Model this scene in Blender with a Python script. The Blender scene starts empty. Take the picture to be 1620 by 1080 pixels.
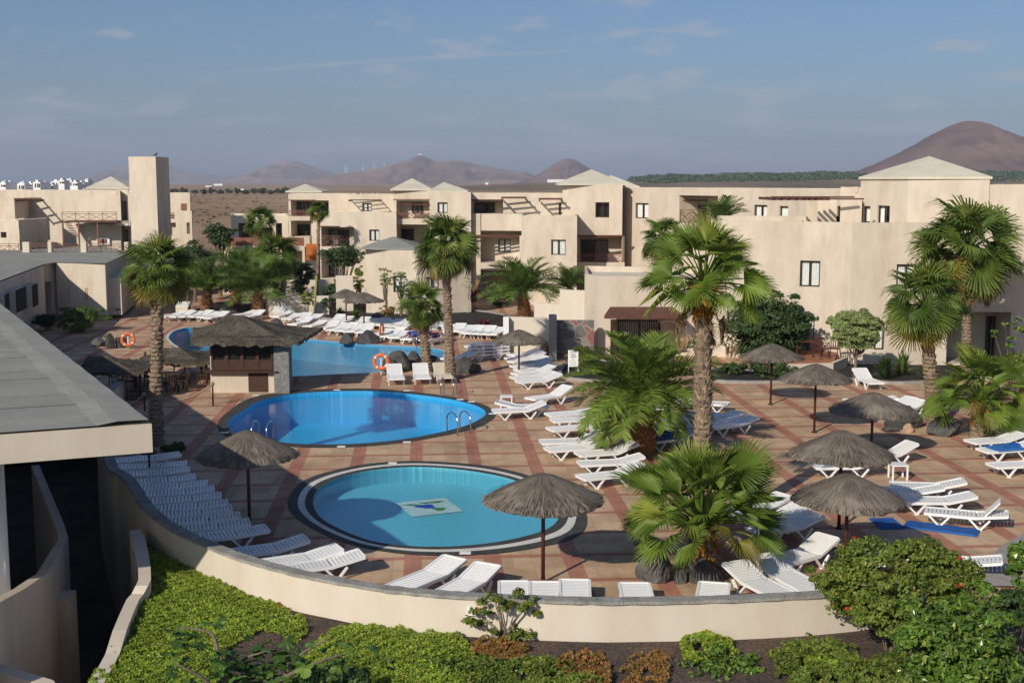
import bpy, math, random
import numpy as np
from mathutils import Vector, noise
from mathutils.geometry import tessellate_polygon
R = math.radians
random.seed(7); rng = np.random.default_rng(7)
sc = bpy.context.scene
COL = sc.collection
H, F = 8.5, 1950.0
T = math.atan(252 / 1950)
sT, cT = math.sin(T), math.cos(T)
SUN = Vector((-.543, -.84, 0)).normalized() * math.cos(R(29.5)) + Vector((0, 0, math.sin(R(29.5))))

# ---------- from a photo pixel to a place in the world (camera at 0,0,H looking along +Y, tilted down by T)
def ray(px, py):
    u, v = px - 810, 540 - py
    return (u, v * sT + F * cT, v * cT - F * sT)
def G(px, py, z=0.0):
    d = ray(px, py); t = (z - H) / d[2]
    return Vector((d[0] * t, d[1] * t, z))
def P(px, py, Y):
    d = ray(px, py); t = Y / d[1]
    return Vector((d[0] * t, Y, H + d[2] * t))
def yp(Y, z=0):          # distance to pixel row helper
    return 540 - (F * ((z - H) / Y + math.tan(T)) / (1 - ((z - H) / Y) * math.tan(T)))

# ---------- object helpers
def link(o, parent=None):
    COL.objects.link(o)
    if parent is not None: o.parent = parent
    return o
def tag(o, label=None, cat=None, group=None, kind=None):
    for k, v in (('label', label), ('category', cat), ('group', group), ('kind', kind)):
        if v: o[k] = v
    return o
def empty(name, loc, rz=0.0, label=None, cat=None, group=None):
    o = bpy.data.objects.new(name, None); o.empty_display_size = .2
    o.location = loc; o.rotation_euler = (0, 0, rz); link(o)
    return tag(o, label, cat, group)
KIDS = {}
def kid(o, p):
    KIDS.setdefault(p.name, []).append(o)
def copy_tree(o, parent=None):
    c = o.copy(); COL.objects.link(c)
    if parent is not None: c.parent = parent; kid(c, parent)
    for ch in list(KIDS.get(o.name, [])): copy_tree(ch, c)
    return c

class MB:
    def __init__(s): s.v = []; s.f = []; s.m = []; s.n = 0; s.arr = []
    def add(s, vs, fs, mi=0):
        b = s.n; s.v += [tuple(p) for p in vs]; s.n += len(vs)
        for f in fs: s.f.append(tuple(b + i for i in f)); s.m.append(mi)
    def quad(s, a, b, c, d, mi=0): s.add([a, b, c, d], [(0, 1, 2, 3)], mi)
    def box(s, x0, x1, y0, y1, z0, z1, mi=0):
        vs = [(x, y, z) for z in (z0, z1) for y in (y0, y1) for x in (x0, x1)]
        s.add(vs, [(0, 2, 3, 1), (4, 5, 7, 6), (0, 1, 5, 4), (1, 3, 7, 5), (3, 2, 6, 7), (2, 0, 4, 6)], mi)
    def bar(s, a, b, w, h=None, up=(0, 0, 1), mi=0):
        a, b = Vector(a), Vector(b); h = h or w
        d = (b - a); d.normalize(); u = Vector(up)
        if abs(d.dot(u)) > .98: u = Vector((0, 1, 0))
        sd = d.cross(u).normalized(); u = sd.cross(d).normalized()
        vs = [p + sd * (i * w / 2) + u * (j * h / 2) for p in (a, b) for i, j in ((-1, -1), (1, -1), (1, 1), (-1, 1))]
        s.add(vs, [(0, 1, 2, 3), (7, 6, 5, 4), (0, 4, 5, 1), (1, 5, 6, 2), (2, 6, 7, 3), (3, 7, 4, 0)], mi)
    def tube(s, pts, rad, n=8, cap=True, mi=0):
        pts = [Vector(p) for p in pts]; rad = rad if hasattr(rad, '__len__') else [rad] * len(pts)
        rings = []; b = s.n; prev = None
        for i, p in enumerate(pts):
            d = (pts[min(i + 1, len(pts) - 1)] - pts[max(i - 1, 0)])
            d = d.normalized() if d.length > 1e-9 else Vector((0, 0, 1))
            if prev is None:
                u = Vector((1, 0, 0)) if abs(d.x) < .9 else Vector((0, 1, 0))
                u = (u - d * u.dot(d)).normalized()
            else:
                u = (prev - d * prev.dot(d)); u = u.normalized() if u.length > 1e-6 else Vector((1, 0, 0))
            prev = u; w = d.cross(u)
            for k in range(n):
                a = 2 * math.pi * k / n
                s.v.append(tuple(p + u * (math.cos(a) * rad[i]) + w * (math.sin(a) * rad[i])))
        s.n += len(pts) * n
        for i in range(len(pts) - 1):
            for k in range(n):
                k2 = (k + 1) % n
                s.f.append((b + i * n + k, b + i * n + k2, b + (i + 1) * n + k2, b + (i + 1) * n + k)); s.m.append(mi)
        if cap:
            s.f.append(tuple(b + k for k in reversed(range(n)))); s.m.append(mi)
            s.f.append(tuple(b + (len(pts) - 1) * n + k for k in range(n))); s.m.append(mi)
    def lathe(s, prof, c=(0, 0, 0), n=24, mi=0):
        b = s.n
        for r, z in prof:
            for k in range(n):
                a = 2 * math.pi * k / n
                s.v.append((c[0] + r * math.cos(a), c[1] + r * math.sin(a), c[2] + z))
        s.n += n * len(prof)
        for i in range(len(prof) - 1):
            for k in range(n):
                k2 = (k + 1) % n
                s.f.append((b + i * n + k, b + i * n + k2, b + (i + 1) * n + k2, b + (i + 1) * n + k)); s.m.append(mi)
    def npadd(s, V, Fc):     # big numpy batches: V (n,3), Fc (m,k) local indices
        s.arr.append((V, Fc + s.n)); s.v += V.tolist(); s.n += len(V)
        s.f += (Fc + (s.n - len(V))).tolist(); s.m += [0] * len(Fc)
    def build(s, name, mats, parent=None, smooth=False, loc=None):
        me = bpy.data.meshes.new(name); me.from_pydata(s.v, [], s.f)
        if not isinstance(mats, (list, tuple)): mats = [mats]
        for m in mats: me.materials.append(m)
        if len(mats) > 1: me.polygons.foreach_set('material_index', s.m)
        if smooth: me.polygons.foreach_set('use_smooth', [True] * len(me.polygons))
        me.update()
        o = bpy.data.objects.new(name, me); link(o, parent)
        if parent is not None: kid(o, parent)
        if loc is not None: o.location = loc
        return o

# ---------- materials
MATS = {}
def newmat(name):
    m = bpy.data.materials.new(name); m.use_nodes = True
    nt = m.node_tree; b = nt.nodes['Principled BSDF']
    MATS[name] = m
    return m, nt, b
def N(nt, t, **kw):
    n = nt.nodes.new(t)
    for k, v in kw.items():
        if k in n.inputs.keys() if hasattr(n.inputs, 'keys') else False: n.inputs[k].default_value = v
        else: setattr(n, k, v)
    return n
def c4(c): return (c[0], c[1], c[2], 1)
def simple(name, col, rough=.7, var=.15, scale=3.0, bump=0.0, bscale=40.0, metal=0.0, col2=None, coord='Object', fine=0.0, spec=.3):
    m, nt, b = newmat(name)
    tc = nt.nodes.new('ShaderNodeTexCoord')
    n1 = nt.nodes.new('ShaderNodeTexNoise'); n1.inputs['Scale'].default_value = scale; n1.inputs['Detail'].default_value = 6
    n1.inputs['Roughness'].default_value = .65
    nt.links.new(tc.outputs[coord], n1.inputs['Vector'])
    cr = nt.nodes.new('ShaderNodeValToRGB'); cr.color_ramp.elements[0].position = .3; cr.color_ramp.elements[1].position = .7
    c2 = col2 or tuple(min(1, x * (1 + var)) for x in col); c1 = col if col2 else tuple(x * (1 - var) for x in col)
    cr.color_ramp.elements[0].color = c4(c1); cr.color_ramp.elements[1].color = c4(c2)
    nt.links.new(n1.outputs['Fac'], cr.inputs['Fac']); out = cr.outputs['Color']
    if fine:
        n3 = nt.nodes.new('ShaderNodeTexNoise'); n3.inputs['Scale'].default_value = bscale; n3.inputs['Detail'].default_value = 3
        nt.links.new(tc.outputs[coord], n3.inputs['Vector'])
        mr = nt.nodes.new('ShaderNodeMapRange'); mr.inputs['From Min'].default_value = .3; mr.inputs['From Max'].default_value = .7
        mr.inputs['To Min'].default_value = 1 - fine; mr.inputs['To Max'].default_value = 1 + fine
        nt.links.new(n3.outputs['Fac'], mr.inputs['Value'])
        mx = nt.nodes.new('ShaderNodeVectorMath'); mx.operation = 'SCALE'
        nt.links.new(out, mx.inputs[0]); nt.links.new(mr.outputs[0], mx.inputs['Scale']); out = mx.outputs[0]
    nt.links.new(out, b.inputs['Base Color'])
    b.inputs['Roughness'].default_value = rough; b.inputs['Metallic'].default_value = metal
    b.inputs['Specular IOR Level'].default_value = spec
    if bump:
        n2 = nt.nodes.new('ShaderNodeTexNoise'); n2.inputs['Scale'].default_value = bscale; n2.inputs['Detail'].default_value = 4
        nt.links.new(tc.outputs[coord], n2.inputs['Vector'])
        bp = nt.nodes.new('ShaderNodeBump'); bp.inputs['Strength'].default_value = bump; bp.inputs['Distance'].default_value = .05
        nt.links.new(n2.outputs['Fac'], bp.inputs['Height']); nt.links.new(bp.outputs['Normal'], b.inputs['Normal'])
    return m
def leafmat(name, c1, c2, c3=None, trans=.35, rough=.5):
    m, nt, b = newmat(name)
    g = nt.nodes.new('ShaderNodeNewGeometry')
    cr = nt.nodes.new('ShaderNodeValToRGB'); e = cr.color_ramp.elements
    e[0].color = c4(c1); e[1].color = c4(c2); e[0].position = 0; e[1].position = .8 if c3 else 1
    if c3: x = e.new(1.0); x.color = c4(c3)
    nt.links.new(g.outputs['Random Per Island'], cr.inputs['Fac'])
    tc = nt.nodes.new('ShaderNodeTexCoord'); n1 = nt.nodes.new('ShaderNodeTexNoise'); n1.inputs['Scale'].default_value = 1.6
    nt.links.new(tc.outputs['Object'], n1.inputs['Vector'])
    mr = nt.nodes.new('ShaderNodeMapRange'); mr.inputs['From Min'].default_value = .3; mr.inputs['From Max'].default_value = .7
    mr.inputs['To Min'].default_value = .72; mr.inputs['To Max'].default_value = 1.25
    nt.links.new(n1.outputs['Fac'], mr.inputs['Value'])
    mx = nt.nodes.new('ShaderNodeVectorMath'); mx.operation = 'SCALE'
    nt.links.new(cr.outputs['Color'], mx.inputs[0]); nt.links.new(mr.outputs[0], mx.inputs['Scale'])
    nt.links.new(mx.outputs[0], b.inputs['Base Color']); b.inputs['Roughness'].default_value = rough
    b.inputs['Specular IOR Level'].default_value = .35
    tr = nt.nodes.new('ShaderNodeBsdfTranslucent'); nt.links.new(mx.outputs[0], tr.inputs['Color'])
    ms = nt.nodes.new('ShaderNodeMixShader'); ms.inputs[0].default_value = trans
    out = nt.nodes['Material Output']
    nt.links.new(b.outputs[0], ms.inputs[1]); nt.links.new(tr.outputs[0], ms.inputs[2]); nt.links.new(ms.outputs[0], out.inputs['Surface'])
    return m

def stuccomat(name, col, streak=.10):
    m, nt, b = newmat(name)
    tc = nt.nodes.new('ShaderNodeTexCoord')
    mp = nt.nodes.new('ShaderNodeMapping'); mp.inputs['Scale'].default_value = (.9, .9, .30)
    nt.links.new(tc.outputs['Object'], mp.inputs['Vector'])
    n1 = nt.nodes.new('ShaderNodeTexNoise'); n1.inputs['Scale'].default_value = 1.3; n1.inputs['Detail'].default_value = 8; n1.inputs['Roughness'].default_value = .7
    nt.links.new(mp.outputs[0], n1.inputs['Vector'])
    n2 = nt.nodes.new('ShaderNodeTexNoise'); n2.inputs['Scale'].default_value = .35; n2.inputs['Detail'].default_value = 5
    nt.links.new(tc.outputs['Object'], n2.inputs['Vector'])
    cr = nt.nodes.new('ShaderNodeValToRGB'); e = cr.color_ramp.elements; e[0].position = .30; e[1].position = .58
    e[0].color = c4([x * (1 - streak * 2.2) * k for x, k in zip(col, (1, .96, .92))]); e[1].color = c4(col)
    nt.links.new(n1.outputs['Fac'], cr.inputs['Fac'])
    cr2 = nt.nodes.new('ShaderNodeValToRGB'); e = cr2.color_ramp.elements; e[0].position = .35; e[1].position = .7
    e[0].color = (.93, .92, .90, 1); e[1].color = (1.04, 1.03, 1.02, 1)
    nt.links.new(n2.outputs['Fac'], cr2.inputs['Fac'])
    mx = nt.nodes.new('ShaderNodeMix'); mx.data_type = 'RGBA'; mx.blend_type = 'MULTIPLY'; mx.inputs[0].default_value = 1
    nt.links.new(cr.outputs[0], mx.inputs[6]); nt.links.new(cr2.outputs[0], mx.inputs[7])
    nt.links.new(mx.outputs[2], b.inputs['Base Color']); b.inputs['Roughness'].default_value = .9; b.inputs['Specular IOR Level'].default_value = .15
    n3 = nt.nodes.new('ShaderNodeTexNoise'); n3.inputs['Scale'].default_value = 30; n3.inputs['Detail'].default_value = 3
    nt.links.new(tc.outputs['Object'], n3.inputs['Vector'])
    bp = nt.nodes.new('ShaderNodeBump'); bp.inputs['Strength'].default_value = .25; bp.inputs['Distance'].default_value = .007
    nt.links.new(n3.outputs['Fac'], bp.inputs['Height']); nt.links.new(bp.outputs[0], b.inputs['Normal'])
    return m

M_stucco = stuccomat('stucco', (.615, .54, .445), .085)
M_stucco2 = stuccomat('pale_stucco', (.63, .57, .48), .04)
M_roofcream = stuccomat('cream_roof', (.64, .595, .49), .05)
M_dark = simple('room_shade', (.015, .013, .012), .9)  # near-black colour stands in for the shade inside rooms
M_frame = simple('brown_frame', (.035, .02, .014), .5)
M_beam = simple('brown_beam', (.11, .045, .033), .7, .2)
M_rail = simple('brown_rail', (.20, .085, .06), .6, .2)
M_white = simple('white_plastic', (.80, .80, .78), .35, .05, 2.0, spec=.5)
M_offwhite = simple('aged_white_plastic', (.66, .60, .48), .4, .06, 2.0, spec=.4)
M_curtain = simple('curtain_cloth', (.80, .79, .75), .9, .08, 6.0)
M_greyroof = simple('grey_roofing', (.265, .265, .235), .92, .14, .6, .3, 30, fine=.12)
M_cap = simple('grey_stone_cap', (.27, .26, .235), .9, .3, 3.0, .5, 25, fine=.2)
M_kerb = simple('grey_kerb', (.30, .28, .25), .9, .15, 4.0, .3, 30)
M_gravel = simple('lava_gravel', (.035, .031, .029), .95, .35, 2.0, .9, 60, fine=.5)
M_soil = simple('garden_soil', (.045, .040, .037), .95, col2=(.15, .10, .07), scale=.8, bump=1.0, bscale=25, fine=.55)
M_rock = simple('lava_rock', (.035, .036, .036), .8, col2=(.105, .10, .09), scale=2.2, bump=.7, bscale=12, fine=.25)
M_paleock = simple('pale_rock', (.42, .29, .19), .85, .3, 3.0, .6, 10)
M_greyrock = simple('grey_rock', (.10, .098, .092), .9, .35, 3.0, .6, 14, fine=.2)
M_trunk = simple('palm_trunk', (.24, .175, .12), .95, .35, 7.0, .8, 30, fine=.35)
M_trunk2 = simple('date_palm_trunk', (.30, .15, .07), .95, .4, 9.0, .8, 30, fine=.35)
M_bark = simple('bark', (.17, .13, .095), .95, .3, 8.0, .5, 30)
M_fan = leafmat('fan_leaf', (.07, .125, .02), (.15, .215, .035), (.26, .28, .055), .38)
M_fan_young = leafmat('young_fan_leaf', (.11, .19, .025), (.22, .31, .045), (.34, .36, .07), .42)
M_fan_yel = leafmat('yellowing_fan_leaf', (.16, .17, .03), (.28, .20, .035), None, .4)
M_skirt = leafmat('dead_frond', (.24, .155, .085), (.38, .26, .15), None, .2, .9)
M_orange = leafmat('orange_frond_base', (.36, .14, .015), (.52, .25, .03), None, .25, .8)
M_date = leafmat('date_frond', (.08, .15, .03), (.15, .23, .045), (.25, .30, .065), .38)
M_dkleaf = leafmat('dark_leaf', (.025, .055, .016), (.06, .11, .028), (.09, .13, .035), .25)
M_bush = leafmat('hibiscus_leaf', (.10, .16, .022), (.20, .26, .04), (.30, .27, .06), .35)
M_variegated = leafmat('pale_leaf', (.20, .26, .08), (.36, .42, .17), None, .35)
M_cover = leafmat('ground_cover_leaf', (.17, .27, .018), (.34, .44, .05), (.40, .38, .09), .35)
M_glossy = leafmat('glossy_leaf', (.055, .12, .018), (.13, .22, .035), (.26, .30, .05), .25, .25)
M_fig = leafmat('fig_leaf', (.045, .11, .022), (.10, .19, .035), (.18, .28, .045), .4)
M_redleaf = leafmat('bougainvillea', (.10, .015, .025), (.22, .03, .05), None, .3)
M_flower = leafmat('red_flower', (.65, .03, .015), (.75, .08, .02), None, .3)
M_rust = leafmat('rusty_succulent', (.25, .09, .03), (.20, .17, .04), (.40, .10, .03), .2)
M_woodleaf = leafmat('far_wood_leaf', (.045, .075, .028), (.085, .125, .045), None, .1, .9)
M_drygrass = leafmat('far_scrub', (.035, .045, .022), (.06, .065, .03), None, .1, .9)
M_stub = leafmat('trunk_stubs', (.14, .10, .07), (.30, .22, .15), (.42, .31, .22), .0, .9)
M_thatch = None
def thatchmat(name, c1, c2, radial=False):
    m, nt, b = newmat(name)
    tc = nt.nodes.new('ShaderNodeTexCoord')
    n1 = nt.nodes.new('ShaderNodeTexNoise'); n1.inputs['Scale'].default_value = 1.0; n1.inputs['Detail'].default_value = 5
    if radial:
        s = nt.nodes.new('ShaderNodeSeparateXYZ'); nt.links.new(tc.outputs['Object'], s.inputs[0])
        at = nt.nodes.new('ShaderNodeMath'); at.operation = 'ARCTAN2'; nt.links.new(s.outputs[1], at.inputs[0]); nt.links.new(s.outputs[0], at.inputs[1])
        cb = nt.nodes.new('ShaderNodeCombineXYZ')
        sc1 = nt.nodes.new('ShaderNodeMath'); sc1.operation = 'MULTIPLY'; sc1.inputs[1].default_value = 26
        nt.links.new(at.outputs[0], sc1.inputs[0]); nt.links.new(sc1.outputs[0], cb.inputs[0])
        sc2 = nt.nodes.new('ShaderNodeMath'); sc2.operation = 'MULTIPLY'; sc2.inputs[1].default_value = 5
        nt.links.new(s.outputs[2], sc2.inputs[0]); nt.links.new(sc2.outputs[0], cb.inputs[1])
        nt.links.new(cb.outputs[0], n1.inputs['Vector'])
    else:
        mp = nt.nodes.new('ShaderNodeMapping'); mp.inputs['Scale'].default_value = (9, 9, 5)
        nt.links.new(tc.outputs['Object'], mp.inputs['Vector']); nt.links.new(mp.outputs[0], n1.inputs['Vector'])
    n2 = nt.nodes.new('ShaderNodeTexNoise'); n2.inputs['Scale'].default_value = 1.3; n2.inputs['Detail'].default_value = 6
    nt.links.new(tc.outputs['Object'], n2.inputs['Vector'])
    ad = nt.nodes.new('ShaderNodeMath'); ad.operation = 'ADD'; nt.links.new(n1.outputs['Fac'], ad.inputs[0]); nt.links.new(n2.outputs['Fac'], ad.inputs[1])
    cr = nt.nodes.new('ShaderNodeValToRGB'); e = cr.color_ramp.elements; e[0].position = .72; e[1].position = 1.0
    hf = nt.nodes.new('ShaderNodeMath'); hf.operation = 'MULTIPLY'; hf.inputs[1].default_value = .85; nt.links.new(ad.outputs[0], hf.inputs[0])
    e[0].color = c4(c1); e[1].color = c4(c2); nt.links.new(hf.outputs[0], cr.inputs[0])
    nt.links.new(cr.outputs[0], b.inputs['Base Color']); b.inputs['Roughness'].default_value = .95; b.inputs['Specular IOR Level'].default_value = .1
    bp = nt.nodes.new('ShaderNodeBump'); bp.inputs['Strength'].default_value = .8; bp.inputs['Distance'].default_value = .06
    nt.links.new(n1.outputs['Fac'], bp.inputs['Height']); nt.links.new(bp.outputs[0], b.inputs['Normal'])
    return m
M_thatch = thatchmat('thatch', (.10, .085, .068), (.25, .21, .17), True)
M_thatch2 = thatchmat('heather_thatch', (.06, .052, .04), (.125, .108, .082))
M_pole = simple('red_brown_pole', (.075, .022, .015), .5)
M_black = simple('black_metal', (.015, .015, .015), .5)
M_chrome = simple('steel', (.65, .65, .65), .22, .02, metal=1.0)
M_ring = simple('lifebuoy_orange', (.75, .16, .04), .5, .08)
M_blue = simple('blue_cushion', (.015, .09, .30), .8, .15, 3)
M_towel = simple('blue_towel', (.03, .15, .42), .9, .15, 3)
M_wicker = simple('dark_wicker', (.045, .025, .017), .6)
M_brownpl = simple('brown_plastic', (.10, .03, .02), .45)
M_wood = simple('dark_wood', (.06, .028, .018), .7, .3, 5)
M_rope = simple('rope', (.30, .25, .18), .95)
M_terra = simple('terracotta', (.35, .15, .07), .8)
M_skin = simple('skin', (.45, .24, .16), .6)
M_redcloth = simple('red_cloth', (.55, .02, .03), .8)
M_hair = simple('dark_hair', (.03, .018, .012), .7)
M_bluecloth = simple('blue_cloth', (.12, .18, .5), .8)
M_paint = simple('white_paint', (.80, .79, .76), .7, .04)
M_farwhite = simple('whitewash', (.82, .82, .80), .8, .04)

def glassmat(name, tint, fac_gloss=.12):
    m, nt, b = newmat(name)
    nt.nodes.remove(b); out = nt.nodes['Material Output']
    tr = nt.nodes.new('ShaderNodeBsdfTransparent'); tr.inputs[0].default_value = c4(tint)
    gl = nt.nodes.new('ShaderNodeBsdfGlossy'); gl.inputs['Roughness'].default_value = .05; gl.inputs[0].default_value = (.9, .95, 1, 1)
    lw = nt.nodes.new('ShaderNodeLayerWeight'); lw.inputs['Blend'].default_value = .5
    pw = nt.nodes.new('ShaderNodeMath'); pw.operation = 'POWER'; pw.inputs[1].default_value = 4; nt.links.new(lw.outputs['Facing'], pw.inputs[0])
    mr = nt.nodes.new('ShaderNodeMapRange'); mr.inputs['To Min'].default_value = fac_gloss; mr.inputs['To Max'].default_value = .8
    nt.links.new(pw.outputs[0], mr.inputs['Value'])
    ms = nt.nodes.new('ShaderNodeMixShader'); nt.links.new(mr.outputs[0], ms.inputs[0])
    nt.links.new(tr.outputs[0], ms.inputs[1]); nt.links.new(gl.outputs[0], ms.inputs[2]); nt.links.new(ms.outputs[0], out.inputs[0])
    return m
M_glass = glassmat('window_glass', (.93, .95, .95), .05)
def watermat(name, tint, wave=9.0, strength=.35):
    m, nt, b = newmat(name)
    nt.nodes.remove(b); out = nt.nodes['Material Output']
    tr = nt.nodes.new('ShaderNodeBsdfTransparent'); tr.inputs[0].default_value = c4(tint)
    gl = nt.nodes.new('ShaderNodeBsdfGlossy'); gl.inputs['Roughness'].default_value = .04
    lw = nt.nodes.new('ShaderNodeLayerWeight'); lw.inputs['Blend'].default_value = .5
    pw = nt.nodes.new('ShaderNodeMath'); pw.operation = 'POWER'; pw.inputs[1].default_value = 6; nt.links.new(lw.outputs['Facing'], pw.inputs[0])
    fr = nt.nodes.new('ShaderNodeMapRange'); fr.inputs['To Min'].default_value = .02; fr.inputs['To Max'].default_value = .85; nt.links.new(pw.outputs[0], fr.inputs['Value'])
    tc = nt.nodes.new('ShaderNodeTexCoord')
    mp = nt.nodes.new('ShaderNodeMapping'); mp.inputs['Scale'].default_value = (1, .6, 1); nt.links.new(tc.outputs['Object'], mp.inputs[0])
    n1 = nt.nodes.new('ShaderNodeTexNoise'); n1.inputs['Scale'].default_value = wave; n1.inputs['Detail'].default_value = 3; n1.inputs['Distortion'].default_value = .6
    nt.links.new(mp.outputs[0], n1.inputs['Vector'])
    n2 = nt.nodes.new('ShaderNodeTexNoise'); n2.inputs['Scale'].default_value = .5; nt.links.new(tc.outputs['Object'], n2.inputs['Vector'])
    ml = nt.nodes.new('ShaderNodeMath'); ml.operation = 'MULTIPLY'; nt.links.new(n1.outputs[0], ml.inputs[0]); nt.links.new(n2.outputs[0], ml.inputs[1])
    bp = nt.nodes.new('ShaderNodeBump'); bp.inputs['Strength'].default_value = strength; bp.inputs['Distance'].default_value = .045
    nt.links.new(ml.outputs[0], bp.inputs['Height'])
    nt.links.new(bp.outputs[0], gl.inputs['Normal']); nt.links.new(bp.outputs[0], lw.inputs['Normal'])
    ms = nt.nodes.new('ShaderNodeMixShader'); nt.links.new(fr.outputs[0], ms.inputs[0])
    nt.links.new(tr.outputs[0], ms.inputs[1]); nt.links.new(gl.outputs[0], ms.inputs[2]); nt.links.new(ms.outputs[0], out.inputs[0])
    return m
M_water = watermat('pool_water', (.80, .95, .98))
def tilemat(name, c1, c2, scale=9.0, caus=0.0):
    """small mosaic tiles with lighter mortar lines"""
    m, nt, b = newmat(name)
    tc = nt.nodes.new('ShaderNodeTexCoord')
    n1 = nt.nodes.new('ShaderNodeTexNoise'); n1.inputs['Scale'].default_value = 12; n1.inputs['Detail'].default_value = 2; n1.inputs['Distortion'].default_value = 0
    nt.links.new(tc.outputs['Object'], n1.inputs['Vector'])
    br = nt.nodes.new('ShaderNodeTexBrick'); br.inputs['Scale'].default_value = scale; br.offset = 0
    br.inputs['Brick Width'].default_value = .5; br.inputs['Row Height'].default_value = .5; br.inputs['Mortar Size'].default_value = .03
    br.inputs['Color1'].default_value = c4(c1); br.inputs['Color2'].default_value = c4(c2); br.inputs['Mortar'].default_value = c4([min(1, x * 1.25 + .02) for x in c2])
    nt.links.new(tc.outputs['Object'], br.inputs['Vector'])
    nt.links.new(br.outputs['Color'], b.inputs['Base Color']); b.inputs['Roughness'].default_value = .4
    return m
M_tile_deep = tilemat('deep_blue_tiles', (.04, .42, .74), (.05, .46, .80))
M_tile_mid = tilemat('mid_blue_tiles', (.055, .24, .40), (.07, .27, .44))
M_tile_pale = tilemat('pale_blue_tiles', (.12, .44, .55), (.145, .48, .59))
M_side_pale = tilemat('shallow_side_tiles', (.08, .31, .40), (.095, .35, .44))  # floor tile colour darkened to offset the sun on the shallow pool's sides
M_side_deep = tilemat('deep_side_tiles', (.03, .31, .58), (.04, .35, .63))  # darker copy of the deep tiles, toning down the strongly sunlit walls
M_mosaic = simple('mosaic_white', (.62, .66, .62), .5)
M_mgreen = simple('mosaic_green', (.06, .22, .06), .5)
M_mblue = simple('mosaic_blue', (.02, .05, .42), .5)
M_ringdark = simple('dark_coping', (.055, .055, .05), .8, .3, 2.0, .4, 20, fine=.25)
M_ringwhite = simple('white_coping', (.62, .60, .54), .7, .1, 3.0)
M_rimwhite = simple('pale_rim', (.55, .53, .48), .7, .1, 3.0)

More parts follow.
